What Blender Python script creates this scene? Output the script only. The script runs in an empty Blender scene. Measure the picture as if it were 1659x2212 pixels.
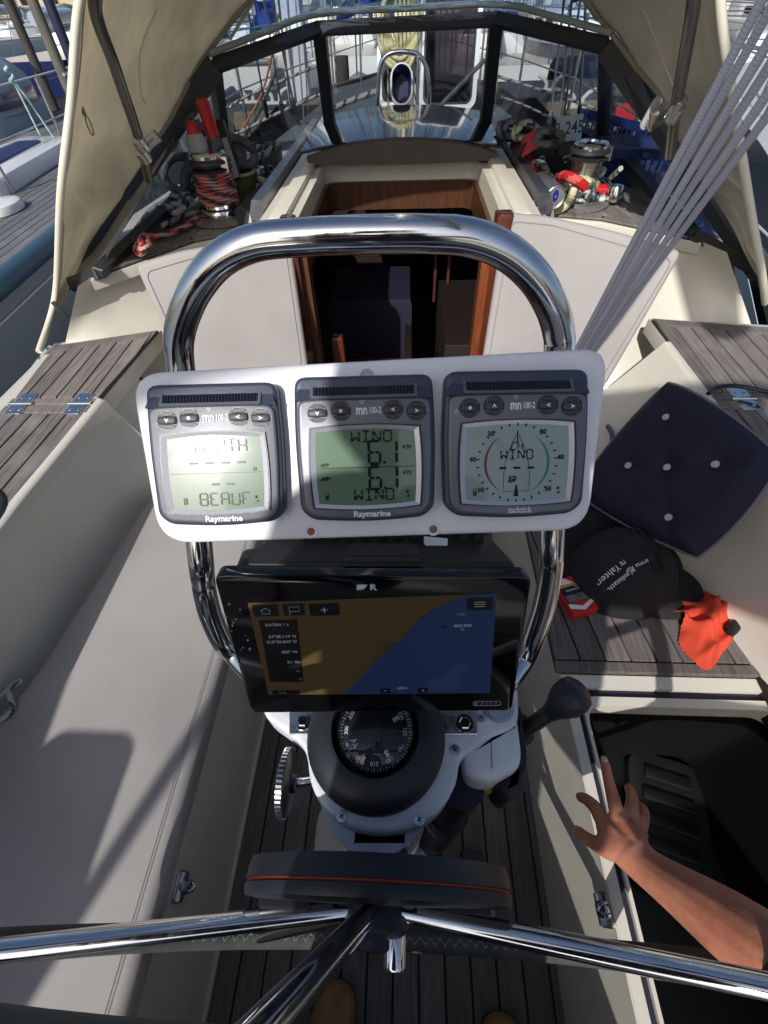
import bpy, bmesh, math, random
import numpy as np
from math import sin, cos, pi, radians, atan2, sqrt
from mathutils import Vector, Matrix
random.seed(7)
scn = bpy.context.scene
COL = scn.collection

# ---------------------------------------------------------------- camera, sky, sun, exposure
CAM = np.array([0.025, 0.0, 1.35])
FV, CX, CY = 972.0, 829.5, 1106.0            # focal length and centre in photo units (1659 x 2212)
_p, _y, _r = radians(49.2), radians(4.0), radians(-2.5)
FW = np.array([-sin(_y)*cos(_p), cos(_y)*cos(_p), -sin(_p)])
RT = np.array([cos(_y), sin(_y), 0.0]); UP = np.cross(RT, FW)
RT, UP = RT*cos(_r)+UP*sin(_r), UP*cos(_r)-RT*sin(_r)
cd = bpy.data.cameras.new('camera'); cam = bpy.data.objects.new('camera', cd); COL.objects.link(cam)
cam.matrix_world = Matrix(((RT[0], UP[0], -FW[0], CAM[0]), (RT[1], UP[1], -FW[1], CAM[1]), (RT[2], UP[2], -FW[2], CAM[2]), (0, 0, 0, 1)))
cd.sensor_fit = 'VERTICAL'; cd.sensor_height = 36.0; cd.lens = 36.0*FV/2212.0
cd.clip_start = 0.02; cd.clip_end = 3000
scn.camera = cam

SUN_EL, SUN_AZ = radians(38), radians(20)    # azimuth measured from straight aft towards port
SUN = np.array([-sin(SUN_AZ)*cos(SUN_EL), -cos(SUN_AZ)*cos(SUN_EL), sin(SUN_EL)])
w = bpy.data.worlds.new('World'); scn.world = w; w.use_nodes = True
nt = w.node_tree; bg = nt.nodes['Background']
sky = nt.nodes.new('ShaderNodeTexSky'); sky.sky_type = 'NISHITA'; sky.sun_disc = False
sky.sun_elevation = SUN_EL; sky.sun_rotation = atan2(SUN[0], SUN[1])
sky.air_density = 1.0; sky.dust_density = 3.0; sky.ozone_density = 2.5
nt.links.new(sky.outputs[0], bg.inputs[0]); bg.inputs[1].default_value = 0.105
sl = bpy.data.lights.new('sun', 'SUN'); sl.energy = 4.0; sl.angle = radians(0.6); sl.color = (1.0, 0.975, 0.94)
so = bpy.data.objects.new('sun', sl); COL.objects.link(so)
so.rotation_euler = Vector(SUN).to_track_quat('Z', 'Y').to_euler(); so.location = (-3, -8, 8)
scn.view_settings.view_transform = 'Standard'; scn.view_settings.look = 'None'
scn.view_settings.gamma = 1.0; scn.view_settings.use_curve_mapping = False; scn.view_settings.exposure = 0.0
scn.render.engine = 'CYCLES'
try:
    scn.cycles.max_bounces = 10; scn.cycles.transparent_max_bounces = 16; scn.cycles.use_denoising = True
except Exception: pass

# ---------------------------------------------------------------- measuring helpers: where a line of sight meets a real plane
def ray(u, v): return FW + (u-CX)/FV*RT + (CY-v)/FV*UP
def pz(u, v, z): d = ray(u, v); return CAM + d*((z-CAM[2])/d[2])
def py(u, v, y): d = ray(u, v); return CAM + d*((y-CAM[1])/d[1])
def pxx(u, v, x): d = ray(u, v); return CAM + d*((x-CAM[0])/d[0])
def pd(u, v, t): return CAM + t*ray(u, v)
def nrm(a): a = np.asarray(a, float); return a/np.linalg.norm(a)
A3 = lambda *a: np.array(a, float)
class Fr:
    def __init__(s, o, X, N):
        s.o = np.asarray(o, float); s.N = nrm(N); s.X = nrm(np.asarray(X, float)-s.N*np.dot(X, s.N)); s.Y = np.cross(s.N, s.X)
    def at(s, x, y, d=0.0): return s.o+s.X*x+s.Y*y+s.N*d
    def hit(s, u, v, d=0.0):
        r = ray(u, v); p = s.o+s.N*d; t = np.dot(p-CAM, s.N)/np.dot(r, s.N); q = CAM+r*t-s.o
        return float(np.dot(q, s.X)), float(np.dot(q, s.Y))
    def sub(s, x, y, d=0, ang=0):
        c, n = cos(ang), sin(ang); return Fr(s.at(x, y, d), s.X*c+s.Y*n, s.N)

# ---------------------------------------------------------------- materials
MATS = {}
def mat(name, col, rough=0.5, metal=0.0, var=0.0, vscale=6.0, stretch=(1, 1, 1), bump=0.0, bscale=200.0, spec=0.5, coat=0.0, col2=None, alpha=None, sss=0.0, emit=0.0, rvar=0.0, btype='noise', detail=6.0):
    if name in MATS: return MATS[name]
    m = bpy.data.materials.new(name); m.use_nodes = True; n = m.node_tree.nodes; L = m.node_tree.links
    b = n['Principled BSDF']; b.inputs['Base Color'].default_value = (*col, 1); b.inputs['Roughness'].default_value = rough
    b.inputs['Metallic'].default_value = metal
    b.inputs['Specular IOR Level'].default_value = spec
    if coat: b.inputs['Coat Weight'].default_value = coat; b.inputs['Coat Roughness'].default_value = 0.105
    if emit: b.inputs['Emission Color'].default_value = (*col, 1); b.inputs['Emission Strength'].default_value = emit
    if sss: b.inputs['Subsurface Weight'].default_value = sss; b.inputs['Subsurface Radius'].default_value = (0.012, 0.005, 0.003)
    if var or bump or rvar:
        tc = n.new('ShaderNodeTexCoord'); mp = n.new('ShaderNodeMapping'); mp.inputs['Scale'].default_value = stretch
        g = n.new('ShaderNodeNewGeometry'); L.new(g.outputs['Position'], mp.inputs['Vector'])
        if var or rvar:
            t = n.new('ShaderNodeTexNoise'); t.inputs['Scale'].default_value = vscale; t.inputs['Detail'].default_value = detail; t.inputs['Roughness'].default_value = 0.6
            L.new(mp.outputs[0], t.inputs['Vector'])
            if var:
                r = n.new('ShaderNodeMixRGB'); c2 = col2 or tuple(max(0, c*(1-var)) for c in col)
                r.inputs[1].default_value = (*c2, 1); r.inputs[2].default_value = (*[min(1, c*(1+var*0.4)) for c in col], 1)
                cr = n.new('ShaderNodeValToRGB'); cr.color_ramp.elements[0].position = 0.3; cr.color_ramp.elements[1].position = 0.7
                L.new(t.outputs['Fac'], cr.inputs[0]); L.new(cr.outputs[0], r.inputs[0]); L.new(r.outputs[0], b.inputs['Base Color'])
            if rvar:
                mr = n.new('ShaderNodeMapRange'); mr.inputs[1].default_value = 0.3; mr.inputs[2].default_value = 0.7; mr.inputs[3].default_value = max(0.02, rough-rvar); mr.inputs[4].default_value = rough+rvar
                L.new(t.outputs['Fac'], mr.inputs[0]); L.new(mr.outputs[0], b.inputs['Roughness'])
        if bump:
            t2 = n.new('ShaderNodeTexNoise' if btype == 'noise' else 'ShaderNodeTexVoronoi'); t2.inputs['Scale'].default_value = bscale
            L.new(mp.outputs[0], t2.inputs['Vector'])
            bp = n.new('ShaderNodeBump'); bp.inputs['Strength'].default_value = bump; bp.inputs['Distance'].default_value = 0.001
            L.new(t2.outputs[0], bp.inputs['Height']); L.new(bp.outputs[0], b.inputs['Normal'])
    MATS[name] = m; return m

def teak_mat(name, col, dark, wear):
    m = bpy.data.materials.new(name); m.use_nodes = True; n = m.node_tree.nodes; L = m.node_tree.links; b = n['Principled BSDF']
    g = n.new('ShaderNodeNewGeometry'); oi = n.new('ShaderNodeObjectInfo')
    mp = n.new('ShaderNodeMapping'); mp.inputs['Scale'].default_value = (160, 9, 60); L.new(g.outputs['Position'], mp.inputs[0])
    t = n.new('ShaderNodeTexNoise'); t.inputs['Scale'].default_value = 1.0; t.inputs['Detail'].default_value = 7; t.inputs['Roughness'].default_value = .65; L.new(mp.outputs[0], t.inputs[0])
    t2 = n.new('ShaderNodeTexNoise'); t2.inputs['Scale'].default_value = 9; t2.inputs['Detail'].default_value = 5; L.new(g.outputs['Position'], t2.inputs[0])
    mx = n.new('ShaderNodeMixRGB'); mx.inputs[1].default_value = (*dark, 1); mx.inputs[2].default_value = (*col, 1)
    cr = n.new('ShaderNodeValToRGB'); cr.color_ramp.elements[0].position = .3; cr.color_ramp.elements[1].position = .62; L.new(t.outputs[0], cr.inputs[0]); L.new(cr.outputs[0], mx.inputs[0])
    mw = n.new('ShaderNodeMixRGB'); mw.inputs[2].default_value = (*wear, 1); cw = n.new('ShaderNodeValToRGB'); cw.color_ramp.elements[0].position = .52; cw.color_ramp.elements[1].position = .72
    L.new(t2.outputs[0], cw.inputs[0]); ms = n.new('ShaderNodeMath'); ms.operation = 'MULTIPLY'; ms.inputs[1].default_value = .55; L.new(cw.outputs[0], ms.inputs[0]); L.new(ms.outputs[0], mw.inputs[0]); L.new(mx.outputs[0], mw.inputs[1])
    hv = n.new('ShaderNodeHueSaturation'); mr = n.new('ShaderNodeMapRange'); mr.inputs[3].default_value = .78; mr.inputs[4].default_value = 1.22
    L.new(oi.outputs['Random'], mr.inputs[0]); L.new(mr.outputs[0], hv.inputs['Value']); L.new(mw.outputs[0], hv.inputs['Color']); L.new(hv.outputs[0], b.inputs['Base Color'])
    b.inputs['Roughness'].default_value = .75; b.inputs['Specular IOR Level'].default_value = .3
    bp = n.new('ShaderNodeBump'); bp.inputs['Strength'].default_value = .5; bp.inputs['Distance'].default_value = .0012; L.new(t.outputs[0], bp.inputs['Height']); L.new(bp.outputs[0], b.inputs['Normal'])
    MATS[name] = m; return m

def weave_mat(name, col, scale, rough=.65, bump=.35, stain=.12):
    """woven cloth: two crossed sine weaves drive a fine bump, faint stains vary the dye"""
    m = bpy.data.materials.new(name); m.use_nodes = True; n = m.node_tree.nodes; L = m.node_tree.links; b = n['Principled BSDF']
    g = n.new('ShaderNodeNewGeometry')
    ws = []
    for ax in ('X', 'Y'):
        wv = n.new('ShaderNodeTexWave'); wv.wave_type = 'BANDS'; wv.bands_direction = ax; wv.inputs['Scale'].default_value = scale; L.new(g.outputs['Position'], wv.inputs[0]); ws.append(wv)
    ad = n.new('ShaderNodeMath'); ad.operation = 'MULTIPLY'; L.new(ws[0].outputs['Fac'], ad.inputs[0]); L.new(ws[1].outputs['Fac'], ad.inputs[1])
    t = n.new('ShaderNodeTexNoise'); t.inputs['Scale'].default_value = 2.2; t.inputs['Detail'].default_value = 9; L.new(g.outputs['Position'], t.inputs[0])
    mx = n.new('ShaderNodeMixRGB'); mx.inputs[1].default_value = (*[c*(1-stain) for c in col], 1); mx.inputs[2].default_value = (*[c*(1+stain*.5) for c in col], 1)
    cr = n.new('ShaderNodeValToRGB'); cr.color_ramp.elements[0].position = .32; cr.color_ramp.elements[1].position = .6; L.new(t.outputs[0], cr.inputs[0]); L.new(cr.outputs[0], mx.inputs[0]); L.new(mx.outputs[0], b.inputs['Base Color'])
    bp = n.new('ShaderNodeBump'); bp.inputs['Strength'].default_value = bump; bp.inputs['Distance'].default_value = .0007; L.new(ad.outputs[0], bp.inputs['Height'])
    bp2 = n.new('ShaderNodeBump'); bp2.inputs['Strength'].default_value = .55; bp2.inputs['Distance'].default_value = .010; L.new(t.outputs[0], bp2.inputs['Height']); L.new(bp.outputs[0], bp2.inputs['Normal']); L.new(bp2.outputs[0], b.inputs['Normal'])
    b.inputs['Roughness'].default_value = rough; b.inputs['Specular IOR Level'].default_value = .3
    MATS[name] = m; return m

def rope_mat(name, base, fleck, fleck2=None, nu=6.0, nv=110.0, amt=.5, rough=.8, f2t=.35, bmp=.6):
    """braided rope: diagonal flecks in the tube's own UV (u around, v metres along)"""
    m = bpy.data.materials.new(name); m.use_nodes = True; n = m.node_tree.nodes; L = m.node_tree.links; b = n['Principled BSDF']
    uv = n.new('ShaderNodeUVMap'); sp = n.new('ShaderNodeSeparateXYZ'); L.new(uv.outputs[0], sp.inputs[0])
    def math_(op, a, c, v=None):
        q = n.new('ShaderNodeMath'); q.operation = op
        for i, x in enumerate((a, c)):
            if isinstance(x, (int, float)): q.inputs[i].default_value = x
            elif x is not None: L.new(x, q.inputs[i])
        return q.outputs[0]
    u = math_('MULTIPLY', sp.outputs[0], nu); v = math_('MULTIPLY', sp.outputs[1], nv)
    p = math_('ADD', u, v); q = math_('SUBTRACT', u, v)
    s1 = math_('SINE', math_('MULTIPLY', p, 2*pi), None); s2 = math_('SINE', math_('MULTIPLY', q, 2*pi), None)
    br = math_('MULTIPLY', s1, s2)
    # large fleck pattern
    v2 = math_('MULTIPLY', sp.outputs[1], nv*.22); u2 = math_('MULTIPLY', sp.outputs[0], 1.0)
    f1 = math_('SINE', math_('MULTIPLY', math_('ADD', u2, v2), 2*pi), None)
    f2 = math_('SINE', math_('MULTIPLY', math_('SUBTRACT', math_('MULTIPLY', u2, 2), math_('MULTIPLY', v2, .7)), 2*pi), None)
    k = math_('GREATER_THAN', math_('ADD', f1, math_('MULTIPLY', br, .35)), 1-2*amt)
    mx = n.new('ShaderNodeMixRGB'); mx.inputs[1].default_value = (*base, 1); mx.inputs[2].default_value = (*fleck, 1); L.new(k, mx.inputs[0]); out = mx.outputs[0]
    if fleck2:
        k2 = math_('GREATER_THAN', math_('ADD', f2, math_('MULTIPLY', br, .35)), f2t)
        m2 = n.new('ShaderNodeMixRGB'); L.new(out, m2.inputs[1]); m2.inputs[2].default_value = (*fleck2, 1); L.new(k2, m2.inputs[0]); out = m2.outputs[0]
    L.new(out, b.inputs['Base Color'])
    bp = n.new('ShaderNodeBump'); bp.inputs['Strength'].default_value = bmp; bp.inputs['Distance'].default_value = .0012; L.new(br, bp.inputs['Height']); L.new(bp.outputs[0], b.inputs['Normal'])
    b.inputs['Roughness'].default_value = rough; b.inputs['Specular IOR Level'].default_value = .2
    MATS[name] = m; return m

def glass_mat(name, tint, refl=1.0, rough=.01, wob=0.0):
    m = bpy.data.materials.new(name); m.use_nodes = True; n = m.node_tree.nodes; L = m.node_tree.links
    n.remove(n['Principled BSDF']); o = n['Material Output']
    tr = n.new('ShaderNodeBsdfTransparent'); tr.inputs[0].default_value = (*tint, 1)
    gl = n.new('ShaderNodeBsdfGlossy'); gl.inputs['Roughness'].default_value = rough; gl.inputs[0].default_value = (1, 1, 1, 1)
    fr = n.new('ShaderNodeFresnel'); fr.inputs[0].default_value = 1.5
    mu = n.new('ShaderNodeMath'); mu.operation = 'MULTIPLY'; mu.inputs[1].default_value = refl; mu.use_clamp = True; L.new(fr.outputs[0], mu.inputs[0])
    mx = n.new('ShaderNodeMixShader'); L.new(mu.outputs[0], mx.inputs[0]); L.new(tr.outputs[0], mx.inputs[1]); L.new(gl.outputs[0], mx.inputs[2]); L.new(mx.outputs[0], o.inputs[0])
    if wob:
        g = n.new('ShaderNodeNewGeometry'); t = n.new('ShaderNodeTexNoise'); t.inputs['Scale'].default_value = 14; t.inputs['Detail'].default_value = 3; L.new(g.outputs['Position'], t.inputs[0])
        bp = n.new('ShaderNodeBump'); bp.inputs['Strength'].default_value = wob; bp.inputs['Distance'].default_value = .01; L.new(t.outputs[0], bp.inputs['Height']); L.new(bp.outputs[0], gl.inputs['Normal']); L.new(bp.outputs[0], fr.inputs['Normal'])
    MATS[name] = m; return m

def canvas_mat(name, col, trans):
    m = bpy.data.materials.new(name); m.use_nodes = True; n = m.node_tree.nodes; L = m.node_tree.links
    n.remove(n['Principled BSDF']); o = n['Material Output']
    g = n.new('ShaderNodeNewGeometry'); t = n.new('ShaderNodeTexNoise'); t.inputs['Scale'].default_value = 3.5; t.inputs['Detail'].default_value = 9; t.inputs['Roughness'].default_value = .65; L.new(g.outputs['Position'], t.inputs[0])
    cr = n.new('ShaderNodeValToRGB'); cr.color_ramp.elements[0].position = .3; cr.color_ramp.elements[1].position = .62
    cr.color_ramp.elements[0].color = (*[c*.78 for c in col], 1); cr.color_ramp.elements[1].color = (*col, 1); L.new(t.outputs[0], cr.inputs[0])
    d = n.new('ShaderNodeBsdfDiffuse'); tl = n.new('ShaderNodeBsdfTranslucent'); L.new(cr.outputs[0], d.inputs[0]); L.new(cr.outputs[0], tl.inputs[0])
    mx = n.new('ShaderNodeMixShader'); mx.inputs[0].default_value = trans; L.new(d.outputs[0], mx.inputs[1]); L.new(tl.outputs[0], mx.inputs[2]); L.new(mx.outputs[0], o.inputs[0])
    t2 = n.new('ShaderNodeTexNoise'); t2.inputs['Scale'].default_value = 9; t2.inputs['Detail'].default_value = 2; L.new(g.outputs['Position'], t2.inputs[0])
    bp = n.new('ShaderNodeBump'); bp.inputs['Strength'].default_value = .5; bp.inputs['Distance'].default_value = .02; L.new(t2.outputs[0], bp.inputs['Height']); L.new(bp.outputs[0], d.inputs['Normal']); L.new(bp.outputs[0], tl.inputs['Normal'])
    MATS[name] = m; return m

CREAM = mat('cream_gelcoat', (.70, .665, .565), .36, var=.12, vscale=3.2, coat=.15, detail=14)
WHITE = mat('white_gelcoat', (.80, .81, .82), .3, var=.05, vscale=8, coat=.25)
PLATEM = mat('white_plate', (.82, .82, .84), .28, var=.04, vscale=30, coat=.15)
TEAK = teak_mat('weathered_teak', (.235, .21, .19), (.11, .095, .087), (.33, .31, .295))
TEAKD = teak_mat('darker_teak', (.165, .145, .132), (.085, .072, .067), (.21, .19, .18))  # darker tone of the teak
CAULK = mat('black_caulk', (.012, .012, .013), .7)
VINYL = weave_mat('grey_vinyl', (.385, .363, .345), 330.0, stain=.17)
STEEL = mat('polished_steel', (.72, .73, .75), .10, 1.0, rvar=.06, vscale=60, stretch=(1, 1, 1))
STEELM = mat('satin_steel', (.55, .56, .58), .3, 1.0, rvar=.1, vscale=90)
DARKSTEEL = mat('dull_tube', (.16, .155, .15), .3, .8)
ALU = mat('grey_aluminium', (.42, .43, .45), .38, 1.0, rvar=.08, vscale=40)
BLACK = mat('black_plastic', (.014, .014, .016), .35, bump=.1, bscale=900)
BLACKM = mat('black_matt', (.02, .02, .022), .6, bump=.2, bscale=600)
RUBBER = mat('black_rubber', (.013, .014, .018), .55)
GLOSSB = mat('black_glass', (.004, .004, .005), .08, spec=.5)
FRAMEB = mat('black_frame', (.028, .031, .036), .42, bump=.1, bscale=500)
MAHOG = mat('varnished_mahogany', (.105, .024, .010), .22, var=.45, vscale=4, stretch=(25, 25, 2.5), coat=.6)
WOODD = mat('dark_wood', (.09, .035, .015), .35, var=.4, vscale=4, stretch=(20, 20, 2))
GREYWOOD = mat('grey_wood', (.095, .082, .072), .6, var=.4, vscale=5, stretch=(3, 60, 60), bump=.3, bscale=120)
CANVAS = canvas_mat('beige_canvas', (.74, .69, .57), .55)
PIPING = mat('cream_piping', (.70, .66, .53), .6)
GLASS = glass_mat('windscreen_glass', (.86, .88, .89), .35)
VINYLCLEAR = glass_mat('clear_vinyl', (.50, .62, .78), 2.6, .03, wob=1.0)
NAVY = mat('navy_cloth', (.011, .011, .032), .85, var=.2, vscale=20, bump=.5, bscale=700)
# ---------------------------------------------------------------- object helpers
def empty(name, label, cat, loc=(0, 0, 0), group=None):
    o = bpy.data.objects.new(name, None); COL.objects.link(o); o.location = loc; o.empty_display_size = .05
    o['label'] = label; o['category'] = cat
    if group: o['group'] = group
    o['_o'] = list(map(float, loc)); return o
def tag(o, label, cat, group=None, kind=None):
    o['label'] = label; o['category'] = cat
    if group: o['group'] = group
    if kind: o['kind'] = kind
    return o
def worldloc(o):
    p = Vector((0, 0, 0))
    while o is not None: p += o.location; o = o.parent
    return p
class MB:
    """collects vertices and faces in world space and links them as ONE object"""
    def __init__(s): s.v = []; s.f = []; s.uv = {}
    def add(s, vs, fs):
        b = len(s.v); s.v += [tuple(map(float, p)) for p in vs]; s.f += [tuple(i+b for i in f) for f in fs]; return s
    def poly(s, pts): return s.add(pts, [tuple(range(len(pts)))])
    def box(s, fr, sx, sy, sz, bev=.0):   # fr at the centre of the bottom face; sz along N
        pts = [(-sx/2, -sy/2), (sx/2, -sy/2), (sx/2, sy/2), (-sx/2, sy/2)]
        return s.prism(fr, pts, 0, sz, bev)
    def prism(s, fr, pts, d0, d1, bev=0.0, steps=2, cap=True, bevb=0.0):
        pts = [np.array(p, float) for p in pts]; n = len(pts)
        area = sum(pts[i][0]*pts[(i+1) % n][1]-pts[(i+1) % n][0]*pts[i][1] for i in range(n))
        if area < 0: pts = pts[::-1]
        nr = []
        for i in range(n):
            a, b, c = pts[i-1], pts[i], pts[(i+1) % n]
            e1 = b-a; e2 = c-b
            n1 = np.array([e1[1], -e1[0]])/(np.linalg.norm(e1)+1e-12); n2 = np.array([e2[1], -e2[0]])/(np.linalg.norm(e2)+1e-12)
            m = n1+n2; nr.append(m/max(.5, np.dot(m, m)/2+1e-9) / 1.0)
        lv = []
        sg = 1 if d1 > d0 else -1
        if bevb:
            for k in range(steps+1):
                a = pi/2*(1-k/steps); lv.append((bevb*(1-cos(a)), d0+sg*bevb*(1-sin(a))))
        else: lv.append((0, d0))
        if bev:
            for k in range(steps+1):
                a = pi/2*k/steps; lv.append((bev*(1-cos(a)), d1-sg*bev*(1-sin(a))))
        else: lv.append((0, d1))
        vs = []
        for ins, d in lv: vs += [fr.at(*(p-q*ins), d) for p, q in zip(pts, nr)]
        fs = []
        for k in range(len(lv)-1):
            for i in range(n):
                j = (i+1) % n; f = (k*n+i, k*n+j, (k+1)*n+j, (k+1)*n+i); fs.append(f if sg > 0 else f[::-1])
        if cap:
            t = tuple(range((len(lv)-1)*n, len(lv)*n)); b = tuple(range(n))[::-1]
            fs += [t if sg > 0 else t[::-1], b if sg > 0 else b[::-1]]
        return s.add(vs, fs)
    def ring(s, fr, outer, inner, d0, d1):     # frame between two loops of equal length
        n = len(outer); vs = [fr.at(*p, d) for d in (d0, d1) for p in outer]+[fr.at(*p, d) for d in (d0, d1) for p in inner]
        fs = []
        for i in range(n):
            j = (i+1) % n
            fs += [(i, j, n+j, n+i), (2*n+j, 2*n+i, 3*n+i, 3*n+j), (n+i, n+j, 3*n+j, 3*n+i), (j, i, 2*n+i, 2*n+j)]
        return s.add(vs, fs)
    def tube(s, pts, r, seg=10, closed=False, caps=True, flat=1.0):
        P = [np.array(p, float) for p in pts]; n = len(P); R = list(r) if hasattr(r, '__len__') else [r]*n
        T = [nrm((P[(i+1) % n]-P[i-1]) if closed else (P[min(i+1, n-1)]-P[max(i-1, 0)])) for i in range(n)]
        a = np.array([0, 0, 1.0]) if abs(T[0][2]) < .9 else np.array([1.0, 0, 0])
        nn = nrm(a-T[0]*np.dot(a, T[0])); vs = []; uvs = []; acc = 0
        for i in range(n):
            nn = nrm(nn-T[i]*np.dot(nn, T[i])); bb = np.cross(T[i], nn)
            if i: acc += np.linalg.norm(P[i]-P[i-1])
            for k in range(seg):
                t = 2*pi*k/seg; vs.append(P[i]+nn*cos(t)*R[i]*flat+bb*sin(t)*R[i])
            uvs.append(acc)
        fs = []; b0 = len(s.f)
        m = n if closed else n-1
        total = acc+(np.linalg.norm(P[0]-P[-1]) if closed else 0)
        for i in range(m):
            j = (i+1) % n
            for k in range(seg):
                l = (k+1) % seg
                s.uv[b0+len(fs)] = [(k/seg, uvs[i]), ((k+1)/seg, uvs[i]), ((k+1)/seg, uvs[j] if j else total), (k/seg, uvs[j] if j else total)]
                fs.append((i*seg+k, i*seg+l, j*seg+l, j*seg+k))
        if caps and not closed: fs += [tuple(range(seg))[::-1], tuple(range((n-1)*seg, n*seg))]
        return s.add(vs, fs)
    def lathe(s, fr, prof, seg=24, a0=0, a1=2*pi, caps=True):  # prof = [(r, d)]
        full = abs(a1-a0-2*pi) < 1e-6; m = seg if full else seg+1
        vs = []
        for r_, d in prof:
            for k in range(m):
                t = a0+(a1-a0)*k/seg; vs.append(fr.at(r_*cos(t), r_*sin(t), d))
        fs = []; n = len(prof)
        for i in range(n-1):
            for k in range(seg):
                l = (k+1) % m; fs.append((i*m+k, i*m+l, (i+1)*m+l, (i+1)*m+k))
        if full and caps:
            if prof[0][0] > 1e-6: fs.append(tuple(range(m))[::-1])
            if prof[-1][0] > 1e-6: fs.append(tuple(range((n-1)*m, n*m)))
        return s.add(vs, fs)
    def grid(s, P, thick=None):      # P[i][j] points
        a, b = len(P), len(P[0]); vs = [p for r in P for p in r]
        fs = [(i*b+j, (i+1)*b+j, (i+1)*b+j+1, i*b+j+1) for i in range(a-1) for j in range(b-1)]
        if thick:
            Q = np.array(P); du = np.gradient(Q, axis=0); dv = np.gradient(Q, axis=1); N = np.cross(du, dv); N /= (np.linalg.norm(N, axis=2, keepdims=True)+1e-12)
            W = (Q+N*thick).reshape(-1, 3); m = a*b
            fs2 = [tuple(i+m for i in f[::-1]) for f in fs]
            edge = [i*b for i in range(a)]+[(a-1)*b+j for j in range(1, b)]+[i*b+b-1 for i in range(a-2, -1, -1)]+[j for j in range(b-2, 0, -1)]
            fs3 = [(edge[k], edge[k-1], edge[k-1]+m, edge[k]+m) for k in range(len(edge))]
            return s.add(list(vs)+list(W), fs+fs2+fs3)
        return s.add(vs, fs)
    def build(s, name, m, parent=None, smooth=35, kind=None):
        me = bpy.data.meshes.new(name)
        off = worldloc(parent) if parent is not None else Vector((0, 0, 0))
        me.from_pydata([(p[0]-off.x, p[1]-off.y, p[2]-off.z) for p in s.v], [], s.f); me.validate(verbose=False); me.update()
        if s.uv and len(me.polygons) == len(s.f):
            lay = me.uv_layers.new(name='UVMap')
            for fi, uvq in s.uv.items():
                pl = me.polygons[fi]
                for li, q in zip(pl.loop_indices, uvq): lay.data[li].uv = q
        if m: me.materials.append(m)
        if smooth:
            me.polygons.foreach_set('use_smooth', [True]*len(me.polygons))
            try: me.set_sharp_from_angle(angle=radians(smooth))
            except Exception: pass
        o = bpy.data.objects.new(name, me); COL.objects.link(o)
        if parent is not None: o.parent = parent
        if kind: o['kind'] = kind
        return o
def fixn(o):
    bm = bmesh.new(); bm.from_mesh(o.data); bmesh.ops.recalc_face_normals(bm, faces=bm.faces); bm.to_mesh(o.data); bm.free(); return o
def copy_tree(o, parent=None, delta=None, rotz=None):
    c = o.copy(); COL.objects.link(c)
    if parent is not None: c.parent = parent
    for ch in list(o.children): copy_tree(ch, c)
    return c
def rrect(w_, h_, r, n=5, cx=0, cy=0):
    out = []
    for (sx, sy, a0) in ((1, 1, 0), (-1, 1, pi/2), (-1, -1, pi), (1, -1, 3*pi/2)):
        for k in range(n+1):
            a = a0+pi/2*k/n; out.append((cx+sx*(w_/2-r)+r*cos(a), cy+sy*(h_/2-r)+r*sin(a)))
    return out
def round_poly(pts, r, n=4):
    out = []; m = len(pts); pts = [np.array(p, float) for p in pts]
    for i in range(m):
        a, b, c = pts[i-1], pts[i], pts[(i+1) % m]; rr = r[i] if hasattr(r, '__len__') else r
        if rr <= 0: out.append(tuple(b)); continue
        d1 = (a-b)/np.linalg.norm(a-b); d2 = (c-b)/np.linalg.norm(c-b)
        rr = min(rr, .45*np.linalg.norm(a-b), .45*np.linalg.norm(c-b))
        p0, p2 = b+d1*rr, b+d2*rr
        for k in range(n+1):
            t = k/n; out.append(tuple((1-t)**2*p0+2*t*(1-t)*b+t*t*p2))
    return out
def ellipse(a, b, n=20, cx=0, cy=0): return [(cx+a*cos(2*pi*k/n), cy+b*sin(2*pi*k/n)) for k in range(n)]
def spline(pts, n=8, closed=False):
    P = [np.array(p, float) for p in pts]; m = len(P); out = []
    rng = m if closed else m-1
    for i in range(rng):
        if closed: a, b, c, d = P[i-1], P[i], P[(i+1) % m], P[(i+2) % m]
        else: a, b, c, d = P[max(i-1, 0)], P[i], P[i+1], P[min(i+2, m-1)]
        for k in range(n):
            t = k/n; out.append(.5*((2*b)+(-a+c)*t+(2*a-5*b+4*c-d)*t*t+(-a+3*b-3*c+d)*t**3))
    if not closed: out.append(P[-1])
    return out
def clip(poly, nx, ny, c):     # keep nx*x+ny*y <= c
    out = []
    for i in range(len(poly)):
        a, b = poly[i-1], poly[i]; da = nx*a[0]+ny*a[1]-c; db = nx*b[0]+ny*b[1]-c
        if (da <= 0) != (db <= 0):
            t = da/(da-db); out.append((a[0]+t*(b[0]-a[0]), a[1]+t*(b[1]-a[1])))
        if db <= 0: out.append(b)
    return out
def planks(parent, poly, z, width, direction=(0, 1), gap=.004, thick=.006, m=None, base=True, offset=0.0, name='plank', bev=.0008):
    """lays separate boards inside a flat polygon; black caulking sheet below"""
    poly = [(float(p[0]), float(p[1])) for p in poly]
    d = np.array(direction, float); d /= np.linalg.norm(d); s_ = np.array([d[1], -d[0]])
    pr = [np.dot(p, s_) for p in poly]; lo, hi = min(pr)+offset, max(pr)
    if offset > 0: lo -= width
    F0 = Fr((0, 0, z), (1, 0, 0), (0, 0, 1)); x = lo; res = []
    while x < hi-1e-6:
        q = clip(poly, -s_[0], -s_[1], -(x+gap/2)); q = clip(q, s_[0], s_[1], x+width-gap/2)
        if len(q) >= 3:
            o = MB().prism(F0, q, -thick+.001, random.uniform(-.0004, .0004), bev, 1).build(name, m or TEAK, parent, smooth=0); res.append(o)
        x += width
    return res
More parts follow.
